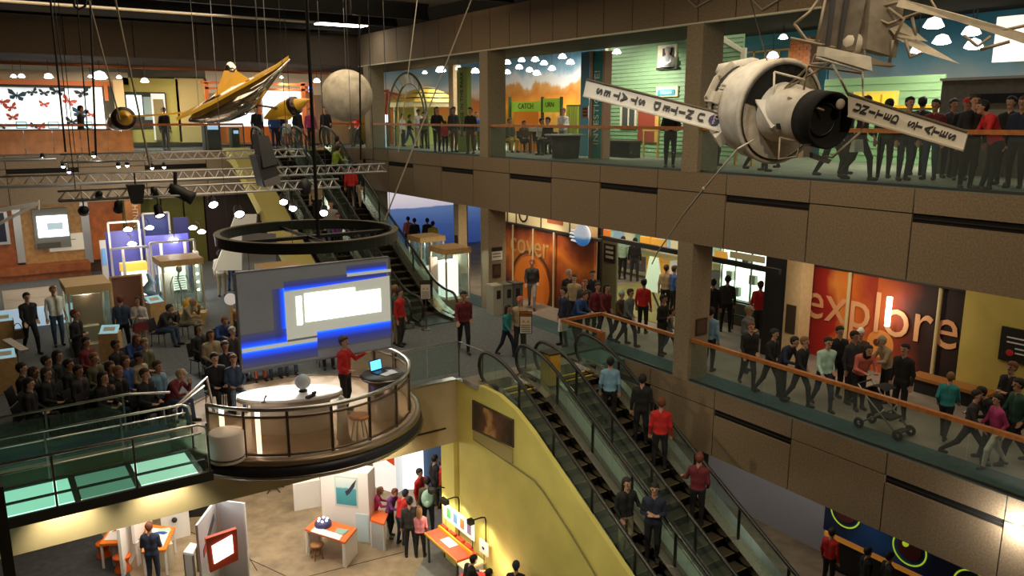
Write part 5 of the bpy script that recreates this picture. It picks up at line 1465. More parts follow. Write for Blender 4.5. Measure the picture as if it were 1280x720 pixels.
for i, (px, py, c_, s, ry, lab) in enumerate(((21, 119, 'navy', 1.15, .2, 'largest navy butterfly on the bright window'), (2, 127, 'red', 1, .3, 'red butterfly at the edge of the bright window'), (14, 134, 'red', .8, -.4, 'small red butterfly under the navy one'), (16, 146, 'red', .8, 0, 'dull red butterfly low under the navy one'),
            (41, 115, 'black', .7, -.5, 'thin dark butterfly near the window top, first of two'), (55, 116, 'black', .7, .2, 'thin dark butterfly near the window top, second of two'), (71, 114, 'black', 1.0, .1, 'black butterfly by the hanging cable'), (55, 130, 'red', .7, .2, 'small red butterfly in the middle of the window'),
            (86, 126, 'red', 1.0, .5, 'long winged red butterfly right of the cable'), (103, 116, 'black', 1.0, -.3, 'dark butterfly at the top near the window end'), (100, 141, 'navy', 1.1, .2, 'navy butterfly low near the window end'), (90, 152, 'black', .9, .2, 'black butterfly at the bottom near the window end'),
            (114, 143, 'red', .7, .2, 'little red butterfly at the window end'), (2, 157, 'black', .7, .3, 'black butterfly in the bottom corner of the window'), (51, 158, 'red', .7, -.3, 'little red butterfly on the bottom edge of the window'), (43, 157, 'black', .6, .3, 'little grey butterfly on the bottom edge of the window'))):
 o = bpy.data.objects.new('butterfly', bfly[c_])
 COL.objects.link(o)
 o.location = W(px, py, Y=39.93)
 o.scale = (s, 1, s)
 o.rotation_euler = (0, ry, 0)
 tag(o, lab, 'butterfly', 'butterflies on the bright window')
for i, px in enumerate((27, 67, 109)):
 t = thing('info_screen', 'small cyan screen under the butterfly window, %s' % ('near its edge', 'in the middle', 'at its far end')[i], 'screen', W(px, 160, Y=39.6), 'cyan screens under the window')
 rectY(39.6, px - 7, px + 7, 152, 161, .06, mat('screen_case', (.3, .32, .33), .5), 'case', t)
 rectY(39.57, px - 5.5, px + 5.5, 153.5, 159.5, .04, mat('screen_aqua', (.25, .8, .9), emit=1.2, ecol=(.3, .85, .95)), 'screen', t)
hd = empty_struct('wall_far_exhibits', 'beige and olive exhibition walls of the far gallery', 'wall', (8, 40, L3))
rectY(40, -40, 160, 88, 104, .1, mat('wall_cream', (.55, .45, .30), .8), 'upper_wall', hd)
rectY(39.8, 117, 130, 109, 165, .2, mat('panel_bright', (.85, .85, .80), .6, emit=.5), 'lit_panel', hd)
rectY(39.6, 131, 135, 106, 126, .15, mat('beam_orange', (.62, .16, .04)), 'orange_post', hd)
rectY(39.3, 145, 157, 100, 170, .3, mat('wall_tan', (.60, .42, .20), .7), 'pilaster', hd)
rectY(40, 157, 225, 98, 178, .1, mat('wall_olive', (.40, .33, .08), .8), 'olive_wall', hd)
rectY(40.0, 222, 258, 98, 178, .1, mat('wall_ochre', (.48, .36, .14), .8), 'ochre_wall', hd)
rectY(39.9, 157, 208, 115, 160, .08, dark, 'opening', hd)
rectY(39.86, 159, 178, 119, 146, .05, mat('glow_mint', (.7, .95, .85), emit=1.0, ecol=(.75, 1, .9)), 'lit_pane', hd)
rectY(39.86, 180, 190, 121, 150, .05, mat('pane_grey', (.25, .32, .30), .4), 'pane', hd)
rectY(39.8, 191, 208, 117, 175, .06, white, 'door_frame', hd)
rectY(39.76, 193.5, 206, 124, 175, .05, mat('door_olive', (.20, .15, .05), .6), 'door_leaf', hd)
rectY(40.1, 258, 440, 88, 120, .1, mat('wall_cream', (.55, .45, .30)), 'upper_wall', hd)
rectY(39.9, 258, 440, 118, 180, .1, mat('wall_umber', (.22, .13, .07), .8), 'lower_wall', hd)  # lower wall in one even dark brown
po = thing('orange_pergola', 'orange wood frame with bright white panels in the far gallery', 'frame', W(320, 175, Y=38.5))
om = mat('beam_orange', (.62, .16, .04))
for a_ in ((250, 395, 103, 106), (256, 392, 110, 112.5)):
 rectY(38.3, *a_, .12, om, 'beam', po)
for px in (258, 322, 378):
 rectY(38.3, px, px + 5, 103, 178, .12, om, 'post', po, L3)
rectY(38.7, 328, 378, 114, 158, .1, mat('panel_glow', (.9, .92, .9), emit=1.1, ecol=(.95, 1, .98)), 'lit_panel', po)
rectY(38.6, 264, 320, 141, 158, .1, mat('panel_glow_cool', (.7, .85, .9), emit=.7, ecol=(.8, .95, 1)), 'lit_panel', po)
rectY(38.5, 262, 380, 158, 178, .15, mat('counter_orange', (.75, .20, .03), .5), 'counter', po)
rectY(38.5, 383, 393, 106, 170, .2, mat('wood_red', (.4, .115, .03)), 'post_panel', po)
rectY(38.45, 386, 391, 108, 115, .05, mat('screen_blue', (.1, .3, .9), emit=2, ecol=(.15, .4, 1)), 'screen', po)
rectY(38.3, 400, 436, 150, 180, .1, mat('slats_brown', (.28, .13, .05), .6), 'slat_panel', po)
for i, (px, w_) in enumerate(((266, 20), (295, 9))):
 t = thing('equipment_case', ('tall' if i == 0 else 'short') + ' black equipment case at the far gallery rail', 'case', W(px, 182, Y=35))
 rectY(35, px - w_ / 2, px + w_ / 2, 151 if i == 0 else 160, 184, .5, dark, 'body', t, L3)
 rectY(34.97, px - w_ / 3, px + w_ / 3, 156 if i == 0 else 163, 162 if i == 0 else 167, .04, mat('screen_cool', (.4, .6, .9), emit=.5), 'display', t)
for i, (px, py, Y, s, lab) in enumerate(((17, 96, 38, .6, 'small spot lamp over the butterfly window, first of a pair'), (27, 96, 38, .7, 'small spot lamp over the butterfly window, second of a pair'), (61, 96.5, 38, .9, 'oval spot lamp over the butterfly window'), (125, 97, 37, 1.5, 'dazzling lamp at the end of the butterfly window'),
           (149, 97, 38, .6, 'small lamp above the olive wall'), (181, 102, 37.5, .9, 'tilted lamp above the lit olive opening'), (352, 97, 38, .5, 'small lamp above the orange frame'), (396, 102, 37, .9, 'lamp peeking past the moon globe'), (113, 96, 38, .5, 'faint lamp beside the dazzling one'))):
 pendant(px, py, 0, lab, s, (0, 60, 60, 150, 0, 130, 60, 60, 0)[i], Y=Y, group='lamps below the far gallery ceiling')
pd = struct('trim_far_band', M().box(W(-40, 100, Y=37.6).x, 15, 37.5, 37.6, 8.75, 8.85), om, 'thin orange beam under the far gallery ceiling', 'trim')
# ================================================================== middle gallery: posters, shop, cases
cream_pole = mat('pole_cream', (.62, .52, .28), .5)
ink_b = mat('ink_black', (.01, .01, .01))
# --- "discover" poster wall
PX = 17.2
pw_ = thing('poster_wall', 'orange poster wall with large tan letters and a bright orange disc', 'poster', W(680, 375, X=PX))
ya, yb2 = W(742, 340, X=PX).y, W(628, 340, X=PX).y
M().box(PX, PX + .12, ya, yb2, 0, 2.72).part('board', ramp_mat('poster_orange', [(0, (.03, .008, .005)), (.35, (.28, .05, .01)), (.6, (.70, .19, .015)), (.8, (.35, .06, .01)), (1, (.10, .02, .01))], 'Z', 0, 2.7, noise=1.0, nscale=.8), pw_)
c = W(664, 358, X=PX - .01)
M().lathe([(0, .012), (1.15, .012), (1.15, 0)], c, 40, (-1, 0, 0)).part('disc', mat('disc_orange', (.80, .20, .01), .5), pw_)
M().lathe([(1.25, .008), (1.36, .008)], c, 40, (-1, 0, 0)).part('ring', mat('ring_brown', (.10, .025, .01), .6), pw_)
lettering('cover', W(661, 307, X=PX - .02), (0, -1, 0), (0, 0, 1), 1.15, mat('letter_tan', (.62, .36, .13), .6), pw_, width=.95)
for px in (641, 666, 692):
 p = W(px, 330, X=PX - .12)
 M().cyl((p.x, p.y, 0), (p.x, p.y, 2.75), .035, .035, 8).part('pole', cream_pole, pw_)
M().box(PX - .1, PX + .1, ya - .3, yb2, 2.72, 2.80).part('frame_top', dark, pw_)
fr = thing('frieze_sign', 'cream frieze board with a large black letter above the orange poster', 'sign', W(670, 275, X=PX))
M().box(PX - .02, PX + .1, W(728, 290, X=PX).y, yb2, 2.82, 3.6).part('board', mat('frieze_cream', (.72, .60, .34), .6, emit=.1), fr)
lettering('O', W(654, 270, X=PX - .05), (0, -1, 0), (0, 0, 1), .8, ink_b, fr)
lettering('J', W(634, 267, X=PX - .05), (0, -1, 0), (0, 0, 1), .8, ink_b, fr)
rectX(PX - .05, 684, 703, 272, 280, .03, mat('frieze_red', (.45, .12, .05), .6), 'ornament', fr)
for px in (645, 676, 712):
 p = W(px, 275, X=PX - .04)
 M().box(PX - .05, PX - .02, p.y - .015, p.y + .015, 2.82, 3.6).part('joint', ink_b, fr)
pc_ = struct('column', M().box(17.3, 17.7, W(735, 330, X=17.3).y, W(721, 330, X=17.3).y, 0, 3.64), inner, 'slim beige column under the globe sign', 'column')
rectX(17.27, 724, 732, 315, 333, .03, mat('plaque_brown', (.05, .03, .02)), 'plaque', pc_)
solid('black_screen', M().box(17.8, 17.9, W(750, 330, X=17.8).y, W(736, 330, X=17.8).y, 0, 3.6), dark, 'tall black screen between the orange poster and the shop', 'screen')
gp = W(728, 294, X=16.4)
gs = thing('globe_sign', 'round blue and white globe sign with streaks hanging under the concrete', 'sign', gp)
M().ball(gp, (.2, .36, .36), 24, 16).part('ball', ramp_mat('globe_blue', [(0, (.03, .16, .50)), (.35, (.08, .28, .62)), (.5, (.70, .78, .88)), (1, (.85, .88, .92))], 'Z', -.36, .36, noise=.2, nscale=2, emit=.25), gs, True)
for k in range(4):
 zc = gp.z + .12 - k * .11
 M().bar((gp.x - .12, gp.y + .1, zc), (gp.x - .05, gp.y + .62 - abs(k - 1.5) * .08, zc), .05, .05).part('streak', mat('streak_white', (.85, .87, .9), .5, emit=.3), gs)
M().cyl((gp.x, gp.y, gp.z + .3), (gp.x, gp.y, 3.64), .02, .02, 6).part('hanger', steel_dk, gs)
# --- shop behind the crowd
shop = thing('shop_shelving', 'brightly lit shop shelving with pale green displays behind the crowd', 'shelving', (24, 21, 0))
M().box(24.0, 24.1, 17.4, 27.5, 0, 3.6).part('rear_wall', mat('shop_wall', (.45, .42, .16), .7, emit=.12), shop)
random.seed(3)
merch = [(.55, .75, .55), (.75, .70, .45), (.15, .35, .25), (.7, .35, .05), (.08, .08, .08), (.35, .55, .65), (.6, .62, .58)]
for i in range(14):
 y0 = 17.6 + i * .7
 for r_ in range(3):
  cidx = random.randrange(len(merch))
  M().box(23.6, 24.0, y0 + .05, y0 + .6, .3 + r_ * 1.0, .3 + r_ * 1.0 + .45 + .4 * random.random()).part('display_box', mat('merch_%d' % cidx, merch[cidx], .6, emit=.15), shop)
for r_ in range(4):
 M().box(23.5, 24.0, 17.5, 27.4, .22 + r_ * 1.0, .27 + r_ * 1.0).part('shelf', mat('shelf_pale', (.6, .58, .45), .5), shop)
for i, (y, w) in enumerate(((19.2, 1.3), (22.5, 1.5), (25.6, 1.2))):
 M().box(23.0, 23.4, y, y + w, 3.3, 3.36).part('strip_lamp', lamp_soft, shop)
fa = thing('shop_fascia', 'black shop fascia rail with small amber signs above', 'fascia', W(850, 310, X=17.8))
M().bar(W(748, 296, X=17.8), W(975, 340, X=17.8), .12, .14).part('rail', dark, fa)
for i, (p0, p1, c_) in enumerate(((754, 762, (.5, .15, .03)), (800, 812, (.65, .30, .03)), (814, 832, (.7, .35, .04)), (893, 908, (.75, .35, .05)), (912, 955, (.22, .17, .08)))):
 ym = 296 + (p0 - 748) * .194
 rectX(17.8, p0, p1, ym - 10, ym - 2, .06, mat('amber_%d' % i, c_, .6, emit=.35), 'sign_panel', fa)
# framed notice board in the shop entry
nb = thing('notice_board', 'dark framed notice board at the shop entrance', 'board', W(761, 325, X=18.2))
rectX(18.2, 752, 771, 301, 345, .06, mat('board_frame', (.20, .22, .12), .5), 'frame', nb, 0)
rectX(18.17, 754.5, 768.5, 305, 328, .05, dark, 'panel', nb)
for k in range(3):
 rectX(18.15, 757, 766, 308 + k * 6, 311 + k * 6, .02, mat('ink_pale', (.5, .5, .42), .6), 'text_line', nb)
M().slab([W(806, 348, z=.9), W(826, 350, z=.9), W(824, 335, z=1.9), W(812, 333, z=1.9)], (-.7, -.3, .5), .05)
mt = thing('mint_display', 'pale mint sloping display board in the shop', 'display', W(815, 372, z=0))
q = [W(804, 362, X=19.8), W(828, 368, X=19.8), W(822, 322, X=20.2), W(812, 320, X=20.2)]
M().slab(q, (-1, 0, .2), .06).part('board', mat('mint', (.50, .72, .55), .6, emit=.2), mt)
M().bar(W(816, 366, X=19.95), Vector((20.3, W(816, 366, X=19.95).y, 0)), .05, .05).part('leg', steel_dk, mt)
# lit glass case
LX = 20.6
lc_ = thing('display_case', 'brightly lit white display case behind the railing', 'case', W(918, 405, X=LX))
ya, yb2 = W(948, 360, X=LX).y, W(890, 360, X=LX).y
M().box(LX, LX + .6, ya, yb2, 0, .75).part('base', mat('case_dark', (.05, .05, .04), .5), lc_)
M().box(LX + .5, LX + .6, ya, yb2, .75, 2.55).part('back', mat('case_glow', (.85, .95, .78), emit=1.3, ecol=(.88, 1, .80)), lc_)
M().box(LX, LX + .01, ya, yb2, .75, 2.5).part('glass_pane', glass_clear, lc_)
M().box(LX - .05, LX + .65, ya - .05, yb2 + .05, 2.5, 2.62).part('top', mat('case_top', (.35, .34, .26), .5), lc_)
for k in range(3):
 y = ya + (yb2 - ya) * (k + .5) / 3
 M().box(LX - .02, LX + .03, y - .02, y + .02, .75, 2.5).part('post', steel, lc_)
for k in range(6):
 y = ya + (yb2 - ya) * (k + .5) / 6
 M().box(LX + .25, LX + .4, y - .12, y + .12, .9 + (k % 3) * .5, 1.2 + (k % 3) * .5).part('exhibit', mat('exhibit_%d' % (k % 3), ((.35, .4, .3), (.6, .62, .5), (.2, .24, .2))[k % 3], .6), lc_)
M().bar((LX - .5, ya - .3, .95), (LX - .5, yb2 + .3, .95), .05, .05).bar((LX - .5, ya - .3, .5), (LX - .5, yb2 + .3, .5), .04, .04).part('guard_rail', black_metal, lc_)
for k in range(4):
 y = ya - .3 + (yb2 - ya + .6) * k / 3
 M().bar((LX - .5, y, 0), (LX - .5, y, .95), .04, .04).part('guard_post', black_metal, lc_)
solid('black_curtain', M().box(18.6, 18.8, W(980, 380, X=18.6).y, W(954, 380, X=18.6).y, 0, 3.0), dark, 'black curtain between the lit case and the beige column', 'curtain')
# --- "explore" poster wall
EX = 19.8
pe = thing('poster_wall', 'red and orange poster wall with huge letters spelling explore', 'poster', W(1105, 460, X=EX))
y0_, y1_ = W(1206, 420, X=EX).y, W(1004, 420, X=EX).y
ym = (y0_ + y1_) / 2
M().box(EX, EX + .12, ym + .1, y1_, 0, 2.62).part('board', ramp_mat('poster_red', [(0, (.35, .03, .01)), (.35, (.75, .18, .02)), (.55, (.80, .28, .05)), (.7, (.45, .02, .01)), (1, (.30, .01, .01))], 'Y', ym - EX * 0 - W(1105, 460, X=EX).y, y1_ - W(1105, 460, X=EX).y, noise=.9, nscale=.7), pe)
M().box(EX, EX + .12, y0_, ym + .1, 0, 2.62).part('board', ramp_mat('poster_maroon', [(0, (.012, .006, .006)), (.45, (.03, .008, .006)), (.65, (.25, .03, .01)), (1, (.60, .12, .02))], 'Y', y0_ - W(1105, 460, X=EX).y, ym + .1 - W(1105, 460, X=EX).y, noise=.5, nscale=.8), pe)
a, b = W(1010, 380, X=EX - .02), W(1196, 408, X=EX - .02)
lettering('explore', (a + b) / 2 + Vector((-.02, .0, .0)), (0, -1, 0), (0, 0, 1), 1.6, mat('letter_peach', (.80, .40, .20), .6), pe, width=(abs(a.y - b.y) - .1) / (1.5 * 3.1), ext=.008)
M().lathe([(0, .006), (.38, .006), (.38, 0)], W(1100, 430, X=EX - .005), 28, (-1, 0, 0)).part('face_shape', mat('face_orange', (.80, .30, .07), .6), pe)
M().lathe([(0, .012), (.1, .012)], W(1096, 428, X=EX - .005), 16, (-1, 0, 0)).part('eye_shape', mat('eye_dark', (.10, .02, .01), .6), pe)
for px in (1004.5, 1056, 1170, 1206):
 p = W(px, 420, X=EX - .12)
 M().cyl((p.x, p.y, 0), (p.x, p.y, 2.75), .05, .05, 8).part('pole', cream_pole, pe)
M().box(EX - .2, EX + .1, y0_, y1_, 2.62, 2.72).part('frame_top', dark, pe)
p = W(1110, 395, X=EX - .3)
M().cbox((p.x, p.y, W(1113, 390, X=EX - .3).z), (.1, .1, .78)).part('lamp_tube', mat('tube_white', (1, 1, .85), emit=5, ecol=(1, 1, .85)), pe)
M().box(EX + .02, EX + .1, y0_, y1_, 2.75, 3.62).part('frieze', mat('frieze_dim', (.16, .11, .06), .7), pe)
fz = W(1035, 342, X=EX - .02)
M().cbox((fz.x, fz.y, 3.15), (.04, .9, .5)).part('frieze_sign', mat('frieze_lit', (.85, .8, .5), .6, emit=.7), pe)
for px in (1060, 1090, 1115, 1150, 1190):
 p = W(px, 360, X=EX - .04)
 M().box(EX - .06, EX, p.y - .14, p.y + .14, 2.78, 3.5).part('frieze_panel', mat('frieze_dull', (.40, .40, .26), .7), pe)
yl = struct('wall_gallery_yellow', M().box(19.55, 19.75, -3, y0_ - .02, 0, 3.64), mat('wall_gold', (.62, .50, .13), .7, noise=.1, nscale=2), 'golden yellow wall at the end of the middle gallery')
bs = thing('wall_sign', 'black wall sign with white lines and a red heart on the golden wall', 'sign', W(1268, 435, X=19.5))
rectX(19.48, 1249, 1300, 412, 455, .06, dark, 'board', bs)
for k, (a_, b_) in enumerate(((1258, 1295), (1258, 1290), (1268, 1295), (1268, 1292))):
 yy_ = 424 + k * 5.5 + (a_ - 1258) * .3
 rectX(19.46, a_, b_, yy_, yy_ + 1.6, .02, white, 'text_line', bs)
p = W(1262, 441, X=19.46)
M().ball(p, (.015, .09, .08), 10, 6).part('heart', red, bs)
bb = thing('bench', 'brown bench ledge running below the red letter poster', 'bench', W(1160, 485, X=19.2))
ya, yb2 = W(1240, 490, X=19.2).y, W(1140, 480, X=19.2).y
M().box(19.0, 19.5, ya, yb2, .36, .44).part('seat', mat('bench_brown', (.40, .17, .05), .5), bb)
M().box(19.1, 19.5, ya + .1, yb2 - .1, 0, .36).part('base', dark, bb)
# column notices
cn = thing('column_notice', 'white notice with dark heading on the column beside the orange poster', 'notice', W(621, 317, Y=23.43))
rectY(23.42, 615, 628, 309, 325, .02, mat('notice_white', (.8, .8, .75), .6), 'paper', cn)
rectY(23.41, 615, 628, 309, 314, .02, dark, 'heading', cn)
for k in range(2):
 rectY(23.41, 616, 626, 316.5 + k * 3.5, 318 + k * 3.5, .015, mat('ink_grey', (.25, .23, .2)), 'text_line', cn)
cn2 = thing('column_plaque', 'brown plaque below the white notice on the column', 'plaque', W(621, 338, Y=23.43))
rectY(23.42, 616, 626, 330, 347, .02, mat('plaque_brown', (.05, .03, .02)), 'plate', cn2)
rectY(23.41, 617.5, 624.5, 333, 344, .015, mat('plaque_inner', (.09, .05, .03), .5), 'inset', cn2)
cn3 = thing('column_plaque', 'dark square plaque on the column above the long wood rail', 'plaque', W(878, 409, Y=13.88))
rectY(13.87, 870, 884, 398, 419, .02, mat('plaque_brown', (.05, .03, .02)), 'plate', cn3)
rectY(13.86, 872, 882, 401, 416, .015, mat('plaque_inner', (.09, .05, .03)), 'inset', cn3)
# --- sea picture
sp2 = thing('sea_picture', 'huge lit photograph of blue sea under a lilac sky', 'picture', (19, 37.5, 0))
M().box(15.75, 25.5, 37.5, 37.6, .0, 3.62).part('board', mat('board_grey', (.2, .2, .2), .7), sp2)
M().box(15.75, 25.5, 37.47, 37.5, .0, 3.62).part('print', ramp_mat('sea_print', [(0, (.03, .06, .22)), (.30, (.05, .10, .30)), (.57, (.12, .20, .42)), (.585, (.66, .60, .72)), (.75, (.86, .78, .82)), (1, (.66, .64, .88))], 'Z', 0, 3.7, noise=.10, nscale=1.5, stretch=(.3, 1, 3), emit=.38), sp2)  # print is given a glow of its own to brighten it
dd_ = solid('dark_door_panel', M().box(W(573, 300, Y=31).x, W(585, 300, Y=31).x, 31, 31.1, 0, 2.9), mat('panel_slate', (.05, .045, .05), .6), 'dark upright panel beside the slim column before the sea picture', 'panel')
# ================================================================== middle floor: bins and show cases
for i, (px, lab) in enumerate(((619, 'grey recycling bin with a black slot nearest the column'), (632, 'middle grey green recycling bin by the column'), (643, 'dark recycling bin nearest the orange poster'))):
 p = W(px, 392 - i * 1.5, z=0)
 t = thing('recycling_bin', lab, 'bin', p, 'recycling bins by the column')
 bm2 = mat('bin_%d' % i, ((.42, .40, .33), (.22, .24, .21), (.10, .11, .11))[i], .5)
 M().cbox(p + Vector((0, 0, .5)), (.42, .45, 1.0)).part('body', bm2, t)
 M().cbox(p + Vector((0, 0, 1.03)), (.46, .49, .06)).part('lid', mat('bin_lid_%d' % i, ((.5, .46, .36), (.16, .17, .15), (.06, .06, .06))[i], .5), t)
 M().cbox(p + Vector((0, -.23, .72)), (.16, .01, .3)).part('slot', dark, t)
def show_case(label, x0, x1, y0, y1, zt, content, top_h=.2, lit=1.0, topm=None):
 t = thing('show_case', label, 'case', ((x0 + x1) / 2, (y0 + y1) / 2, 0))
 M().box(x0 - .06, x1 + .06, y0 - .06, y1 + .06, zt - top_h, zt).part('top', topm or wood_case, t)
 M().box(x0, x1, y0, y1, 0, .35).part('base', mat('case_base', (.42, .33, .22), .6), t)
 for a_, b_ in ((x0, y0), (x1, y0), (x1, y1), (x0, y1)):
  M().bar((a_, b_, .35), (a_, b_, zt - top_h), .05, .05).part('post', mat('case_post', (.55, .45, .33), .5), t)
 for q in (M().box(x0, x1, y0 - .005, y0 + .005, .35, zt - top_h), M().box(x0 - .005, x0 + .005, y0, y1, .35, zt - top_h), M().box(x1 - .005, x1 + .005, y0, y1, .35, zt - top_h), M().box(x0, x1, y1 - .005, y1 + .005, .35, zt - top_h)):
  q.part('glass_pane', glass_clear, t)
 cx, cy = (x0 + x1) / 2, (y0 + y1) / 2
 content(t, cx, cy, x0, x1, y0, y1, zt - top_h)
 if lit:
  M().lathe([(0, 0), (.06, 0), (.06, .03), (0, .03)], (cx, cy, zt - top_h - .035), 10).part('lamp', lamp_glow, t)
  light('POINT', 'case_lamp', (cx, cy, zt - top_h - .12), 22 * lit, WHITE, size=.6)
 return t
def c_bottles(t, cx, cy, x0, x1, y0, y1, z):
 M().box(x0 + .1, x1 - .1, y0 + .1, y1 - .1, .35, .9).part('plinth', white, t)
 for k in range(4):
  M().lathe([(0, 0), (.07, 0), (.07, .22), (.025, .3), (.025, .38), (0, .38)], (x0 + .25 + k * .22, cy + (.15 if k % 2 else -.15), .9), 12).part('bottle', mat('bottle_blue', (.45, .62, .70), .2), t, True)
 M().cyl((cx - .1, cy, .9), (cx - .1, cy, z), .04, .04, 8).part('rod', mat('rod_blue', (.35, .5, .6), .3), t)
def c_pillar(t, cx, cy, x0, x1, y0, y1, z):
 M().box(cx - .28, cx + .28, cy - .1, cy + .4, .35, z - .35).part('lit_pillar', mat('pillar_lit', (.92, .90, .84), .7, emit=.7, ecol=(1, .97, .9)), t)
 for s in (-1, 1):
  M().box(cx + s * .5 - .14, cx + s * .5 + .14, cy + .3, cy + .4, .6, z - .2).part('photo_panel', ramp_mat('case_photo', [(0, (.1, .06, .05)), (.5, (.5, .35, .28)), (1, (.7, .55, .5))], 'Z', 0, 2, noise=.9, nscale=5), t)
show_case('wood topped glass show case with blue bottles near the sea picture', 14.35, 15.35, 27.3, 28.3, 2.2, c_bottles, .2, .6)
show_case('wood topped glass show case with a bright white pillar beside the column', 13.75, 14.7, 24.3, 25.4, 2.2, c_pillar, .2, 1.6)
def c_none(t, cx, cy, x0, x1, y0, y1, z):
 M().box(x0 + .1, x1 - .1, y0 + .1, y1 - .1, .35, .8).part('plinth', mat('plinth_blue', (.06, .09, .25), .6), t)
 M().lathe([(0, 0), (.2, .05), (.25, .3), (.1, .55), (0, .6)], (cx, cy, .8), 14).part('exhibit', mat('exhibit_red', (.4, .1, .06), .6), t, True)
show_case('wood topped show case behind the hanging hoop', 7.7, 8.8, 25.3, 26.3, 2.0, c_none, .2, .3)
def c_skel(t, cx, cy, x0, x1, y0, y1, z):
 bone = mat('bone', (.80, .74, .66), .6)
 M().tube([(cx, cy, .4), (cx + .03, cy, .9), (cx - .05, cy, 1.35), (cx, cy, 1.6)], .03, 8).part('spine', bone, t, True)
 M().ball((cx, cy - .05, 1.7), (.1, .12, .13), 12, 8).part('skull', bone, t, True)
 for k in range(7):
  zz_ = .95 + k * .08
  M().tube([(cx + .2 * math.cos(a_) * (1 - abs(k - 3) * .08), cy - .02 + .14 * math.sin(a_), zz_ - .03 * math.sin(a_)) for a_ in [2 * PI * j / 12 for j in range(12)]], .014, 5, closed=True).part('rib', bone, t)
 for s in (-1, 1):
  M().tube([(cx + s * .1, cy, .85), (cx + s * .14, cy - .05, .6), (cx + s * .14, cy, .36)], .03, 6).part('leg_bone', bone, t)
  M().tube([(cx + s * .2, cy, 1.45), (cx + s * .32, cy, 1.15), (cx + s * .3, cy - .1, .85)], .02, 6).part('arm_bone', bone, t)
 M().box(x0 + .1, x0 + .5, y1 - .15, y1 - .1, .4, 1.5).part('panel', mat('case_panel_pale', (.7, .65, .6), .6), t)
show_case('wood topped show case holding a pale skeleton', 5.1, 6.35, 28.0, 29.2, 2.1, c_skel, .2, 4)
def c_poster(t, cx, cy, x0, x1, y0, y1, z):
 M().box(x0 + .15, x1 - .15, cy - .02, cy + .02, .5, 1.7).part('chair_panel', mat('chair_pink', (.45, .33, .27), .6), t)
 M().box(x0 + .3, x1 - .3, cy - .3, cy + .1, .35, .8).part('block', mat('block_tan', (.5, .42, .33), .6), t)
show_case('pale wood topped show case behind the standing black clad person', 2.05, 3.1, 25.1, 26.5, 2.1, c_poster, .22, .5, mat('wood_pale', (.72, .52, .24), .5))
x0, x1 = W(141, 365, Y=26.3).x, W(177, 365, Y=26.3).x
dp = thing('poster_stand', 'dark brown photo board in a wood frame behind the two standing women', 'poster', ((x0 + x1) / 2, 26.3, 0))
M().box(x0 - .06, x1 + .06, 26.3, 26.36, .7, 2.05).part('frame', wood_case, dp)
M().box(x0, x1, 26.27, 26.3, .76, 2.0).part('print', ramp_mat('board_brown', [(0, (.05, .025, .02)), (.5, (.18, .07, .04)), (1, (.10, .04, .03))], 'X', -1, 1, noise=1.2, nscale=2), dp)
for x in (x0, x1):
 M().bar((x, 26.33, 0), (x, 26.33, .7), .07, .07).part('leg', wood_case, dp)
# blue exhibit booth with white frame
bo = thing('exhibit_booth', 'blue walled exhibit booth with white tube frame and bright displays', 'booth', (5, 31, 0))
blue_p = mat('booth_blue', (.05, .05, .26), .5)
frame_w = mat('booth_frame', (.62, .58, .55), .4)
def Bq(px0, px1, y, z0, z1, m_, nm, th=.06):
 x0, x1 = W(px0, 330, Y=y).x, W(px1, 330, Y=y).x
 return M().box(x0, x1, y, y + th, z0, z1).part(nm, m_, bo)
Bq(135, 182, 33.2, .2, 2.55, blue_p, 'blue_panel')
Bq(180, 215, 34.2, .2, 2.95, mat('booth_navy', (.05, .07, .30), .5), 'blue_panel')
Bq(184, 238, 32.6, .2, 2.35, blue_p, 'blue_panel')
Bq(221, 240, 34.6, .2, 2.75, blue_p, 'blue_panel')
Bq(127, 135, 32.0, .6, 2.4, mat('booth_edge', (.55, .52, .50), .5), 'side_panel')
Bq(129, 134, 31.9, 1.5, 2.1, mat('sign_blue_small', (.1, .25, .5), .5, emit=.3), 'small_sign')
for a_, b_, y, zt_ in ((140, 186, 31.0, 2.2), (190, 245, 31.0, 2.3), (140, 178, 33, 2.9), (184, 216, 34, 3.05)):
 xa, xb = W(a_, 330, Y=y).x, W(b_, 330, Y=y).x
 for x in (xa, xb):
  M().bar((x, y, 0), (x, y, zt_), .07, .07).part('frame_post', frame_w, bo)
 M().bar((xa, y, zt_), (xb, y, zt_), .07, .07).part('frame_beam', frame_w, bo)
for a_, y, z0, z1 in ((155, 31.4, .3, 2.15), (203, 31.4, .3, 2.2), (233, 31.4, .3, 2.2)):
 x = W(a_, 330, Y=y).x
 M().bar((x, y, z0), (x, y, z1), .09, .09).part('frame_post', frame_w, bo)
Bq(152, 183, 31.6, .3, 1.25, mat('booth_white', (.9, .87, .8), .5, emit=.8), 'lit_display', .3)
Bq(151, 184, 31.5, 1.25, 1.55, mat('booth_gold', (.80, .42, .06), .5, emit=.5), 'gold_header', .4)
Bq(199, 232, 31.8, .3, 1.35, mat('booth_white', (.9, .87, .8)), 'lit_display', .3)
Bq(199, 232, 31.7, 1.35, 1.55, mat('booth_wood', (.70, .45, .2), .5, emit=.2), 'wood_header', .4)
Bq(246, 249.5, 30.6, .0, 1.9, frame_w, 'side_panel', .5)
for k in range(5):
 x = W(245.5, 330, Y=30.5).x
 M().ball((x, 30.5, .5 + k * .3), .05, 8, 6).part('bulb', lamp_soft, bo, True)
x = W(186, 360, Y=28.8).x
sf = thing('blue_figure_exhibit', 'twisted pale blue sculpture on a blue plinth in front of the booth', 'sculpture', (x, 28.8, 0))
M().lathe([(0, 0), (.4, 0), (.4, .6), (0, .6)], (x, 28.8, 0), 18).part('plinth', mat('plinth_royal', (.03, .08, .45), .5), sf, True)
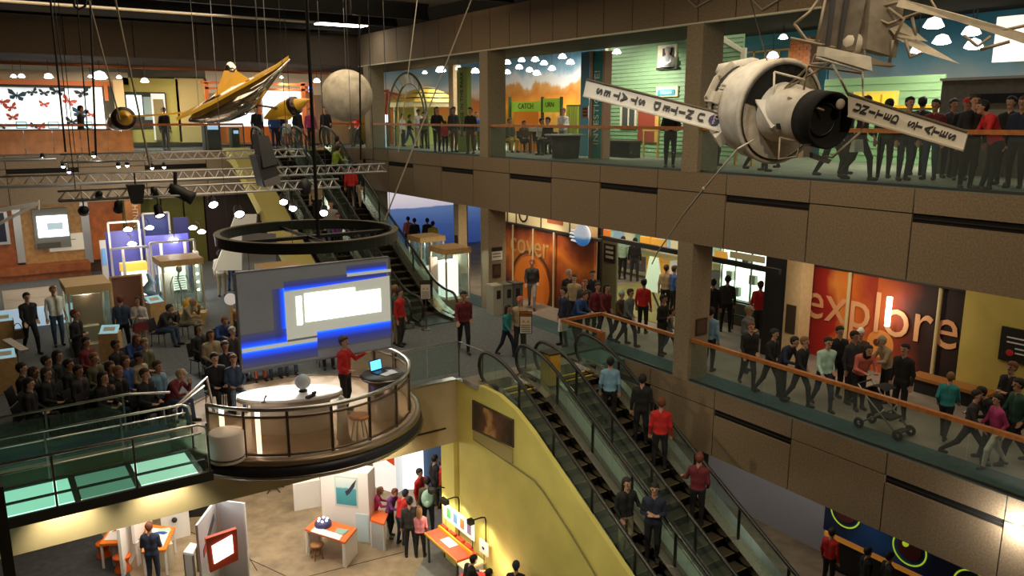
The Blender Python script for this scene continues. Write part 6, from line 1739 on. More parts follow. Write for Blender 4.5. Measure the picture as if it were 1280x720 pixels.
M().tube([(x - .1, 28.8, .6), (x + .15, 28.8, .85), (x - .15, 28.75, 1.05), (x + .12, 28.8, 1.3), (x, 28.8, 1.6)], [.12, .17, .15, .13, .05], 10).part('figure', mat('figure_blue', (.25, .42, .60), .5), sf, True)
for i, (px, py, lab) in enumerate(((160, 287, 'round white lamp on the blue booth, first along'), (187, 285, 'round white lamp on the taller blue panel'), (165, 305, 'round white lamp inside the blue booth'), (219, 301, 'round white lamp inside the blue booth by the end frame'), (241, 285, 'lamp on an arm beyond the blue booth'), (252, 290, 'lamp at the tip of the arm beyond the blue booth'))):
 p = W(px, py, Y=32.4)
 t = thing('booth_lamp', lab, 'lamp', p, 'lamps on the blue booth')
 M().lathe([(0, -.06), (.1, -.05), (.16, 0), (.1, .06), (.03, .09)], p, 12).part('head', lamp_glow, t, True)
 M().tube([p + Vector((0, 0, .08)), p + Vector((0, .3, .3)), p + Vector((0, .9, .3))], .015, 5).part('arm', steel_dk, t)
light('POINT', 'booth_lamp_light', W(165, 300, Y=31.2), 30, WHITE, size=2)
light('POINT', 'booth_lamp_light', W(215, 300, Y=31.2), 30, WHITE, size=2)
# pale partition and cone near the far escalators
pp_ = thing('white_partition', 'tall cream sloping partition behind the hanging hoop', 'partition', W(300, 330, Y=30))
M().slab([W(268, 338, Y=30), W(318, 338, Y=30), W(322, 268, Y=30), W(295, 268, Y=30)], (0, -1, 0), .1).part('sheet', mat('sheet_cream', (.82, .76, .62), .6, emit=.1), pp_)
M().slab([W(322, 268, Y=29.9), W(326, 268, Y=29.9), W(326, 338, Y=29.9), W(318, 338, Y=29.9)][::-1], (0, -1, 0), .3).part('edge', steel_dk, pp_)
gb = thing('grey_board', 'grey board standing under the hoop behind the screen', 'board', W(335, 340, Y=27))
quadY(27, [(303, 400), (345, 396), (345, 292), (303, 292)], .08, mat('board_slate', (.20, .20, .21), .6), 'panel', gb)
wc = thing('disc_sign', 'white round sign on a wood post beside the screen', 'sign', W(288, 400, Y=21.5))
p = W(288, 374, Y=21.5)
M().lathe([(0, .02), (.16, .02), (.16, -.02), (0, -.02)], p, 20, (-.3, -1, .25)).part('disc', mat('disc_white', (.9, .86, .82), .5, emit=.15), wc)
M().bar(p + Vector((0, .05, -.05)), (p.x, p.y + .05, 0), .07, .07).part('post', wood_case, wc)
yb3 = W(238, 405, z=0)
t = thing('wood_bench', 'pale wood bench with a yellow ball behind the seated man', 'bench', yb3)
M().cbox(yb3 + Vector((0, 0, .36)), (1.1, .45, .1), -.35).part('seat', mat('bench_pale', (.68, .45, .14), .5), t)
for s in (-1, 1):
 M().cbox(yb3 + Vector((s * .42 * .94, -s * .42 * .34, .155)), (.1, .4, .31), -.35).part('leg', mat('bench_pale', (.68, .45, .14)), t)
q = W(239, 386, z=.62)
solid('yellow_ball', M().ball((yb3.x + .05, yb3.y + .02, .41 + .24), .24, 16, 10), mat('ball_yellow', (.85, .50, .03), .5), 'yellow ball resting on the pale wood bench', 'ball', smooth=True)
def info_lectern(px, py, z, label, rz, wood=True):
 p = W(px, py, z=z)
 t = thing('info_lectern', label, 'lectern', (p.x, p.y, 0))
 M().cbox((p.x, p.y, z / 2), (.5, .4, z), rz).part('stand', wood_case if wood else white, t)
 M().cbox((p.x, p.y, z + .06), (.45, .36, .05), rz, .5).part('panel', mat('panel_aqua', (.35, .65, .80), .4, emit=.2, ecol=(.45, .85, 1)), t)
 M().cbox((p.x, p.y, z + .085), (.3, .16, .01), rz, .5).part('screen', mat('panel_white', (.8, .9, .95), .4, emit=.7), t)
info_lectern(193, 377, 1.0, 'info lectern with a cyan panel beside the seated reader', .3)
info_lectern(137, 415, 1.0, 'info lectern with a cyan panel behind the seated audience', -.4)
info_lectern(4, 400, 1.0, 'tall wood info counter with a white top at the picture edge', 0)
info_lectern(6, 446, .9, 'wood info counter with cyan top at the picture edge above the audience', 0)
st2 = thing('handrail_plate', 'tilted metal plate on a rod beside the wood info counter', 'plate', W(22, 432, z=.8))
a_, b_ = W(8, 424, z=.9), W(31, 438, z=.75)
M().bar(a_, b_, .22, .03).part('plate', alu, st2)
M().cyl((a_ + b_) / 2, ((a_ + b_) / 2).xy.to_3d(), .025, .025, 8).part('rod', steel_dk, st2)
lb = solid('light_floor_panel', M().cbox(W(55, 405, Y=30), (2.6, .1, 1.2)), mat('panel_pale_blue', (.45, .60, .75), .6, emit=.3), 'pale blue striped low panel behind the white hooded man', 'panel')
pl2 = thing('low_wall', 'low pale partition with steps behind the black jacketed person', 'partition', W(40, 390, Y=31))
for k in range(3):
 M().box(W(5, 380, Y=31).x, W(75, 380, Y=31).x, 31 + k * .3, 31.25 + k * .3, 0, .35 + k * .3).part('step', mat('step_cream', (.62, .52, .40), .6), pl2)
# ================================================================== lowest level exhibits
def tableZ(name, label, cat, pts, z, topm, legm, group=None, th=.06, legs=True, zf=L1):
 q = [W(a, b, z=z) for a, b in pts]
 c_ = sum(q, Vector()) / len(q)
 t = thing(name, label, cat, (c_.x, c_.y, zf), group)
 M().slab(q, (0, 0, 1), th).part('top', topm, t)
 if legs:
  for p in q:
   p2 = c_ + (p - c_) * .9
   M().bar((p2.x, p2.y, zf), (p2.x, p2.y, z - th), .06, .06).part('leg', legm, t)
 return t, q, c_
def board(label, name, a, b, z0, z1, th, m_, cat='panel', extra=None):
 """upright board between two floor points"""
 a, b = Vector((a[0], a[1], 0)), Vector((b[0], b[1], 0))
 d_ = (b - a).normalized()
 n_ = Vector((d_.y, -d_.x, 0))
 t = thing(name, label, cat, ((a.x + b.x) / 2, (a.y + b.y) / 2, z0))
 M().slab([a + Vector((0, 0, z0)), b + Vector((0, 0, z0)), b + Vector((0, 0, z1)), a + Vector((0, 0, z1))], n_, th).part('board', m_, t)
 def put(u0, u1, v0, v1, mm, nm, e=.015, poly=None):
  L_ = (b - a).length
  P_ = lambda u, v: a + d_ * (L_ * u) + Vector((0, 0, z0 + (z1 - z0) * v)) + n_ * e
  pts = [P_(u, v) for u, v in (poly or ((u0, v0), (u1, v0), (u1, v1), (u0, v1)))]
  return M().slab(pts, n_, e - .002).part(nm, mm, t)
 return t, put
kw = mat('kiosk_white', (.82, .80, .78), .5)
kgrey = mat('kiosk_grey', (.42, .43, .46), .5)
orange_top = mat('kiosk_orange', (.80, .16, .03), .45)
redorange = mat('kiosk_red', (.72, .07, .03), .45)
# shark kiosk
t, put = board('tall white kiosk board with a framed picture of a leaping dark fish', 'kiosk_board', (7.55, 20.95), (8.55, 19.85), L1, -3.2, .5, kw, 'kiosk')
put(.30, .78, .50, .93, mat('pic_frame', (.55, .65, .62), .6), 'picture_frame')
put(.33, .75, .53, .90, ramp_mat('pic_sea', [(0, (.05, .28, .35)), (.6, (.08, .36, .42)), (.66, (.55, .70, .72)), (1, (.70, .78, .80))], 'Z', 1.16, 2.0, noise=.15, nscale=4), 'picture', .022)
put(0, 0, 0, 0, mat('fish_dark', (.03, .035, .06), .6), 'fish', .03, [(.55, .66), (.62, .70), (.72, .80), (.76, .90), (.68, .84), (.60, .76), (.52, .72)])
put(.72, .98, .02, .42, mat('kiosk_blue_lit', (.6, .78, .86), .5), 'side_panel')
t, q, c_ = tableZ('kiosk_table', 'white table with a red orange top beside the tall kiosk board', 'table', [(381, 661), (431, 678), (446, 660), (398, 646)], -4.62, orange_top, kw)
e = (q[1] - q[0])
M().slab([q[1] - Vector((0, 0, .06)), q[2] - Vector((0, 0, .06)), Vector((q[2].x, q[2].y, L1)), Vector((q[1].x, q[1].y, L1))], Vector((e.x, e.y, 0)).normalized(), .04).part('side_panel', kw, t)
M().slab([q[3] - Vector((0, 0, .06)), q[0] - Vector((0, 0, .06)), Vector((q[0].x, q[0].y, L1)), Vector((q[3].x, q[3].y, L1))], -Vector((e.x, e.y, 0)).normalized(), .04).part('side_panel', kw, t)
zt_ = -4.60
M().slab([W(a, b, z=zt_) for a, b in ((388, 664), (424, 675), (428, 669), (394, 658))], (0, 0, 1), .015).part('paper', white, t)
M().slab([W(a, b, z=zt_) for a, b in ((418, 666), (430, 668), (436, 662), (422, 660))], (0, 0, 1), .02).part('card', mat('card_green', (.25, .4, .35), .5), t)
dv = W(404, 657, z=-4.62)
tv = thing('puzzle_device', 'rounded dark device with glowing white buttons on the kiosk table', 'device', dv)
M().lathe([(.24, 0), (.24, .1), (.18, .17), (0, .18)], dv, 20).part('body', mat('device_indigo', (.05, .05, .16), .4), tv, True)
for k in range(6):
 a_ = 2 * PI * k / 6
 M().ball(dv + Vector((.13 * math.cos(a_), .13 * math.sin(a_), .18)), .04, 8, 6).part('button', mat('button_white', (.9, .95, 1), emit=1.2), tv, True)
def round_stool(p, label, m_, h=.45, r=.17, wood=False):
 t = thing('stool', label, 'stool', p)
 M().lathe([(0, h), (r, h), (r * 1.05, h - .03), (r, h - .06), (0, h - .06)], p, 18).part('seat', m_, t, True)
 if wood:
  for k in range(4):
   a_ = PI / 4 + k * PI / 2
   M().cyl(p + Vector((r * .6 * math.cos(a_), r * .6 * math.sin(a_), h - .06)), p + Vector((r * .95 * math.cos(a_), r * .95 * math.sin(a_), 0)), .02, .02, 6).part('leg', m_, t)
  M().lathe([(r * .8, .15), (r * .83, .165), (r * .8, .18)], p, 16).part('ring', m_, t)
 else:
  M().lathe([(r * .95, h - .06), (r * .7, h * .55), (r * .72, h * .4), (r, .04), (r * 1.02, 0), (0, 0)], p, 18).part('base', m_, t, True)
round_stool(W(397, 698, z=L1), 'small round wooden stool in front of the kiosk table', mat('stool_wood', (.32, .15, .05), .5), .45, .18, True)
light('POINT', 'kiosk_fill', (7.0, 19.3, -2.2), 60, WHITE, size=2)  # added point lights that brighten the kiosks, no fixtures modelled
light('POINT', 'kiosk_fill', (3.2, 20.6, -2.2), 45, WHITE, size=2)
# rear kiosks
t, put = board('white lit kiosk board with a red and blue picture behind the group', 'kiosk_board', (10.2, 23.2), (10.6, 22.3), L1, -3.05, .35, mat('kiosk_lit', (.85, .88, .9), .5, emit=.25), 'kiosk')
put(0, 0, 0, 0, redorange, 'picture_red', .02, [(.1, .55), (.95, .42), (.95, .55), (.1, .75)])
put(0, 0, 0, 0, mat('pic_blue', (.08, .35, .62), .5), 'picture_blue', .02, [(.1, .76), (.95, .57), (.95, .95), (.1, .95)])
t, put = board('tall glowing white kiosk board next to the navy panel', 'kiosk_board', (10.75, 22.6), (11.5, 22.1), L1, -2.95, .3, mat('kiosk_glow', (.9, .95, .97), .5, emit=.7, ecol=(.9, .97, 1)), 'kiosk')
put(0, 1, .58, .60, mat('line_green', (.1, .4, .35), .5), 'line')
t, put = board('navy blue panel beside the glowing kiosk board', 'navy_screen', (11.55, 22.3), (12.0, 21.5), L1, -2.9, .2, mat('panel_navy', (.03, .07, .16), .5), 'panel')
t, q, c_ = tableZ('white_cabinet', 'low white cabinets standing behind the stage', 'cabinet', [(366, 606), (400, 600), (398, 594), (367, 598)], -4.5, kw, kw)
M().slab([q[0] - Vector((0, 0, .06)), q[1] - Vector((0, 0, .06)), Vector((q[1].x, q[1].y, L1)), Vector((q[0].x, q[0].y, L1))], (-.3, -1, 0), .05).part('front', kw, t)
t, q, c_ = tableZ('kiosk_table', 'orange topped table where the group leans beside the kiosk', 'table', [(463, 650), (480, 655), (486, 640), (468, 636)], -4.55, orange_top, kw)
M().slab([q[0] - Vector((0, 0, .06)), q[1] - Vector((0, 0, .06)), Vector((q[1].x, q[1].y, L1)), Vector((q[0].x, q[0].y, L1))], (-.3, -1, 0), .05).part('front', kgrey, t)
# tripod-like gadget on the floor
p = W(342, 612, z=L1)
t = thing('floor_gadget', 'small grey spiky gadget lying on the floor behind the stage', 'device', p)
M().ball(p + Vector((0, 0, .2)), (.2, .16, .13), 10, 6).part('body', kgrey, t, True)
for k in range(5):
 a_ = 2 * PI * k / 5
 M().cyl(p + Vector((0, 0, .2)), p + Vector((.35 * math.cos(a_), .35 * math.sin(a_), 0)), .025, .02, 6).part('leg', dark, t)
# left pair of orange topped tables with a white divider
t, put = board('tall white divider between the two orange topped tables', 'divider', (2.35, 22.0), (2.95, 23.4), L1, -4.0, .08, mat('divider_white', (.9, .87, .84), .5), 'divider')
t, put2 = board('white sloping back panel above the second orange topped table', 'divider', (2.75, 22.35), (3.4, 23.55), L1 + .7, -3.85, .08, mat('divider_white', (.9, .87, .84)), 'divider')
put2(.75, .97, .6, .95, mat('teal_mark', (.03, .35, .35), .5), 'teal_mark')
put2(.25, .6, .45, .85, mat('pale_mark', (.55, .75, .70), .6), 'pale_mark')
M().slab([(2.78, 22.36, L1), (2.86, 22.5, L1), (2.86, 22.5, L1 + .7), (2.78, 22.36, L1 + .7)], (1, -.6, 0), .05).part('leg', kw, t)
M().slab([(3.3, 23.36, L1), (3.38, 23.5, L1), (3.38, 23.5, L1 + .7), (3.3, 23.36, L1 + .7)], (1, -.6, 0), .05).part('leg', kw, t)
for i, (pts, lab) in enumerate(((((124, 680), (152, 679), (159, 651), (144, 650)), 'orange topped activity table beyond the white divider'), (((177, 690), (207, 687), (219, 659), (184, 655)), 'orange topped activity table with a blue arc by the dark clad visitor'))):
 t, q, c_ = tableZ('activity_table', lab, 'table', pts, -4.62, mat('table_orange', (.88, .22, .02), .45), kw)
 M().slab([c_ + (p - c_) * (.72) + Vector((0, 0, .012)) for p in q], (0, 0, 1), .011).part('sheet', mat('sheet_white', (.85, .82, .78), .5), t)
 if i == 0:
  M().slab([c_ + Vector((-.1, 0, .02)), c_ + Vector((.1, .05, .02)), c_ + Vector((.05, .15, .02))], (0, 0, 1), .008).part('red_mark', red, t)
  M().box(c_.x - .2, c_.x + .25, c_.y - .5, c_.y - .3, L1, -4.68).part('pedestal', kgrey, t)
 else:
  M().lathe([(.18, .03), (.30, .03)], c_, 14, (0, 0, 1), .3, 2.6).part('blue_arc', mat('arc_blue', (.02, .10, .45), .5), t)
  M().slab([c_ + Vector((.05, .28, .02)), c_ + Vector((.4, .18, .02)), c_ + Vector((.4, .4, .02)), c_ + Vector((.12, .45, .02))], (0, 0, 1), .008).part('green_card', mat('card_mint', (.45, .62, .48), .5), t)
  M().box(c_.x - .25, c_.x + .3, c_.y - .45, c_.y - .1, L1, -4.68).part('pedestal', mat('pedestal_cream', (.62, .55, .40), .5), t)
og = mat('stool_orange', (.88, .15, .01), .5)
round_stool(W(131, 695, z=L1), 'orange drum stool in the shade of the first orange table', og, .42, .2)
round_stool(W(154, 713, z=L1), 'brighter orange drum stool nearest the divider', og, .45, .22)
t, q, c_ = tableZ('white_cabinet', 'white cabinet with a dark knob under the footbridge', 'cabinet', [(200, 643), (235, 634), (232, 626), (200, 634)], -4.5, kw, kw)
M().slab([q[0] - Vector((0, 0, .06)), q[1] - Vector((0, 0, .06)), Vector((q[1].x, q[1].y, L1)), Vector((q[0].x, q[0].y, L1))], (-.3, -1, 0), .05).part('front', kw, t)
M().ball((q[0] + q[1]) / 2 + Vector((-.03, -.08, -.25)), .08, 10, 6).part('knob', dark, t, True)
t = thing('dark_sofa', 'dark seat with an orange edge in the shade under the stage', 'seat', W(250, 640, z=L1))
p = W(252, 640, z=L1)
M().cbox(p + Vector((0, 0, .3)), (1.1, .6, .6), -.4).part('seat', dark, t)
M().cbox(p + Vector((-.2, .2, .75)), (1.0, .15, .5), -.4).part('back', dark, t)
M().cbox(p + Vector((-.35, .2, 1.02)), (.4, .17, .06), -.4).part('edge', orange_top, t)
# monitor kiosk
t, put = board('white kiosk wall carrying a big red framed monitor at the bottom edge', 'monitor_kiosk', (3.72, 19.0), (4.44, 20.1), L1, -2.95, .06, mat('kiosk_cool', (.62, .66, .74), .5), 'kiosk')
put(0, 0, 0, 0, redorange, 'pill_picture', .02, [(.18, .62), (.42, .70), (.42, .77), (.18, .69)])
put(0, 0, 0, 0, mat('pill_dark', (.12, .14, .15), .5), 'pill_outline', .018, [(.15, .60), (.80, .83), (.80, .90), (.15, .68)])
M().slab([(4.44, 20.1, L1), (4.98, 19.5, L1), (4.98, 19.5, -2.95), (4.44, 20.1, -2.95)], (-.74, -.67, 0), .06).part('end_panel', mat('kiosk_cool_lit', (.60, .68, .82), .5), t)
for u in (.0, .95):
 q0 = Vector((4.44 + .54 * u, 20.1 - .6 * u, L1)) + Vector((-.74, -.67, 0)) * .01
 M().slab([q0, q0 + Vector((.027, -.03, 0)), q0 + Vector((.027, -.03, 2.45)), q0 + Vector((0, 0, 2.45))], (-.74, -.67, 0), .008).part('edge_strip', white, t)
m0, m1 = W(261, 703, z=-4.3), W(298, 686, z=-4.3)
m0, m1 = Vector((3.95, 18.75, 0)), Vector((4.62, 18.72, 0))
mk = thing('kiosk_monitor', 'red framed monitor with a bright blank screen', 'monitor', (4.28, 18.7, -4.3))
fr_ = [W(257, 674, Y=18.7), W(263, 716, Y=18.7), W(298, 700, Y=18.7), W(296, 661, Y=18.7)]
M().slab(fr_, (0, -1, 0), .12).part('frame', mat('monitor_red', (.75, .10, .05), .4), mk)
M().slab([W(265, 683, Y=18.68), W(268, 705, Y=18.68), W(292, 691, Y=18.68), W(290, 669, Y=18.68)], (0, -1, 0), .02).part('screen', mat('monitor_white', (.85, .95, 1), emit=1.8, ecol=(.88, .97, 1)), mk)
M().tube([W(280, 690, Y=18.8), W(280, 690, Y=18.8) + Vector((0, .35, -.1)), (4.1, 19.45, -4.1)], .04, 8).part('bracket', alu, mk)
t, q, c_ = tableZ('side_shelf', 'small white shelf box beside the monitor kiosk', 'shelf', [(229, 690), (241, 692), (246, 680), (238, 678)], -4.6, kw, steel_dk)
M().slab([Vector((q[0].x, q[0].y, L1)), Vector((q[1].x, q[1].y, L1)), q[1] - Vector((0, 0, .06)), q[0] - Vector((0, 0, .06))], (-.4, -1, 0), .1).part('front', kgrey, t)
# counter along the yellow wall
cx0, cx1, cy0, cy1, cz = 9.42, 10.04, 16.35, 18.1, -4.5
ct = thing('wall_counter', 'red counter with yellow edge and picture board along the yellow wall', 'counter', (9.75, 17.2, L1))
M().box(cx0, cx1, cy0, cy1, cz - .05, cz).part('top', mat('counter_red', (.70, .08, .04), .45), ct)
M().box(cx0 - .02, cx0, cy0, cy1, cz - .06, cz + .005).part('edge', mat('counter_amber', (.80, .35, .02), .45), ct)
M().box(cx1 - .2, cx1 - .15, cy0, cy1, cz, cz + .09).part('ledge', mat('counter_amber', (.80, .35, .02)), ct)
M().box(cx0 + .15, cx0 + .42, 17.0, 17.5, cz, cz + .012).part('sheet', white, ct)
for k in range(4):
 M().box(cx1 - .14, cx1 - .02, cy0 + .15 + k * .42, cy0 + .45 + k * .42, cz, cz + .12).part('tray', mat('tray_red', (.5, .05, .03), .5), ct)
for y in (cy0 + .1, cy1 - .1):
 for x in (cx0 + .06, cx1 - .06):
  M().bar((x, y, L1), (x, y, cz - .05), .05, .05).part('leg', steel_dk, ct)
pb = thing('picture_board', 'white board of coloured pictures standing on the red counter', 'board', (9.98, 17.2, cz + .3))
M().box(9.97, 10.0, 16.4, 18.0, cz + .34, cz + .82).part('board', mat('board_white', (.85, .85, .82), .5, emit=.15), pb)
for k, c_ in enumerate(((.05, .35, .10), (.10, .25, .55), (.55, .20, .05), (.25, .22, .45))):
 M().box(9.955, 9.97, 17.62 - k * .36, 17.80 - k * .36, cz + .45, cz + .72).part('picture', mat('pic_col_%d' % k, c_, .5), pb)
for y in (16.5, 17.2, 17.9):
 M().cyl((9.99, y, cz + .09), (9.99, y, cz + .36), .015, .015, 6).part('support', black_metal, pb)
for i, (y, z_) in enumerate(((17.95, 0), (17.25, 0), (15.9, 0))):
 t = thing('arm_lamp', 'black bent arm lamp on the yellow wall, %s' % ('farthest from the red round table', 'in the middle', 'nearest the red round table')[i], 'lamp', (10.05, y, cz + .5))
 M().tube([(10.03, y, cz + .5), (10.03, y, cz + 1.15), (10.0, y, cz + 1.24), (9.9, y, cz + 1.27), (9.65, y, cz + 1.27)], .02, 8).part('arm', black_metal, t, True)
 M().cbox((9.58, y, cz + 1.25), (.14, .3 if i == 1 else .16, .12)).part('head', black_metal, t)
 M().cbox((9.58, y, cz + 1.185), (.1, .2 if i == 1 else .1, .01)).part('lens', lamp_glow, t)
 light('SPOT', 'arm_lamp_beam', (9.58, y, cz + 1.15), 28, (1, .95, .6), (9.95, y, cz), .3, angle=120, blend=.8)
ct2 = thing('side_counter', 'low white topped counter end beside the red round table', 'counter', (9.75, 16.1, L1))
M().box(9.4, 10.04, 15.95, 16.32, cz - .1, cz - .05).part('top', mat('top_cream', (.78, .66, .42), .5), ct2)
M().box(9.45, 10.0, 15.98, 16.3, L1, cz - .1).part('body', kgrey, ct2)
M().box(9.98, 10.02, 15.75, 16.15, cz + .2, cz + .55).part('notice', white, ct2)
M().box(9.97, 9.98, 15.9, 16.0, cz + .33, cz + .4).part('notice_mark', dark, ct2)
M().cyl((10.0, 15.95, cz - .05), (10.0, 15.95, cz + .22), .012, .012, 6).part('notice_stem', black_metal, ct2)
rt2 = thing('round_table', 'big red round table at the bottom edge by the yellow wall', 'table', (9.35, 15.42, L1))
M().lathe([(0, .78), (.5, .78), (.52, .76), (.5, .73), (0, .73)], (9.35, 15.42, L1), 36).part('top', mat('round_red', (.75, .03, .05), .4), rt2, True)
M().lathe([(.3, 0), (.08, .06), (.06, .73)], (9.35, 15.42, L1), 18).part('pedestal', steel_dk, rt2, True)
pk = thing('wall_poster', 'pink lit poster low on the yellow wall', 'poster', (10.05, 14.7, -4.6))
M().box(10.04, 10.09, 14.35, 14.95, -4.75, -4.35).part('sheet', mat('poster_pink', (.65, .30, .28), .6, emit=.2), pk)
M().box(10.03, 10.04, 14.4, 14.9, -4.5, -4.4).part('stripe', mat('poster_rose', (.8, .45, .42), .6), pk)
light('POINT', 'wall_glow_lamp', (9.7, 15.1, -4.3), 10, (1, .7, .5), size=1)
rear = thing('lower_rear_booth', 'cluttered pale booth with a blue screen at the back of the lower level', 'booth', (13, 24.8, L1))
M().box(12.4, 14.6, 24.8, 25.0, L1, -1.75).part('wall', mat('booth_tan', (.32, .27, .22), .7), rear)
q = W(555, 562, Y=24.7)
M().cbox(q, (.5, .05, .25)).part('screen', mat('booth_blue_screen', (.25, .5, .9), emit=1.6, ecol=(.4, .7, 1)), rear)
M().cbox(q + Vector((-1.1, 0, -.4)), (.7, .05, .35)).part('arch_sign', mat('arch_pale', (.6, .62, .62), .5), rear)
M().box(11.6, 12.4, 23.2, 23.9, L1, -4.5).part('desk', mat('desk_dark', (.08, .07, .06), .5), rear)
gk = struct('wall_lower_gallery', M().box(19.0, 19.2, 10.5, 16.5, L1, -1.74), mat('wall_slate', (.36, .36, .40), .7), 'grey lower wall glimpsed under the middle gallery')
nb = thing('neon_banner', 'navy banner with lime ringed discs under the middle gallery', 'banner', (18.2, 9, -3))
M().box(18.2, 18.3, 2, W(1030, 650, X=18.2).y, -4.2, -1.9).part('board', ramp_mat('banner_navy', [(0, (.008, .010, .035)), (.45, (.01, .02, .10)), (.6, (.02, .10, .35)), (.75, (.01, .02, .08)), (1, (.008, .01, .03))], 'Y', -4.5, 4.5, noise=.2, nscale=1), nb)
for px, py in ((1057, 640), (1137, 686), (1215, 735)):
 c_ = W(px, py, X=18.18)
 M().lathe([(.40, .01), (.44, .01)], c_, 32, (-1, 0, 0)).part('ring', mat('ring_lime', (.40, .55, .03), .5, emit=.35), nb)
 M().lathe([(0, .006), (.3, .006)], c_, 24, (-1, 0, 0)).part('disc', mat('disc_plum', (.12, .02, .02), .6), nb)
 M().ball(c_ + Vector((-.02, .1, .1)), .08, 10, 6).part('mark', mat('mark_pink', (.7, .15, .35), .5, emit=.3) if px < 1100 else mat('ring_lime', (.4, .55, .03)), nb)
ob = thing('orange_counter', 'long orange counter top below the navy banner', 'counter', W(1080, 690, z=-4.4))
a_, b_ = W(1037, 663, z=-4.4), W(1130, 706, z=-4.4)
d_ = (b_ - a_).normalized()
M().bar(a_, a_ + d_ * 5, .5, .12).part('top', mat('counter_orange2', (.85, .33, .05), .45, emit=.12), ob)
M().bar(a_ - Vector((0, 0, .5)) + d_ * .2, a_ + d_ * 5 - Vector((0, 0, .5)), .3, .9).part('front', dark, ob)
# wall lamp on the gallery front, very bright
p = W(1272, 661, X=14.9)
t = thing('wall_lamp', 'dazzling white lamp on the concrete front under the middle gallery', 'lamp', p)
M().ball(p, .085, 14, 10).part('bulb', mat('lamp_star', (1, .97, .9), emit=60, ecol=(1, .95, .85)), t, True)
M().cyl(p, (15.0, p.y, p.z), .05, .07, 10).part('mount', steel_dk, t)
light('POINT', 'wall_lamp_light', p - Vector((.15, 0, 0)), 30, WHITE, size=.8)
# spot lamps under the footbridge washing the beige front
for i, px in enumerate((80, 205, 488)):
 p = W(px, (612, 590, 545)[i], Y=16.9)
 t = thing('downlight', 'small recessed spot lamp washing the beige floor front, %s' % ('near the post', 'near the stage', 'under the lectern side of the stage')[i], 'lamp', (p.x, 17.0, -.42), 'spot lamps under the stage edge')
 M().lathe([(.0, .1), (.07, .1), (.08, 0), (.07, 0)], (p.x, 17.0, -.5), 12).part('housing', steel_dk, t, True)
 M().lathe([(0, .0), (.06, .0)], (p.x, 17.0, -.49), 12).part('lens', lamp_glow, t)
 light('SPOT', 'downlight_beam', (p.x, 17.0, -.52), (130, 130, 130)[i], (1, .85, .5), (p.x, 17.45, -1.7), .5, angle=100, blend=.9)
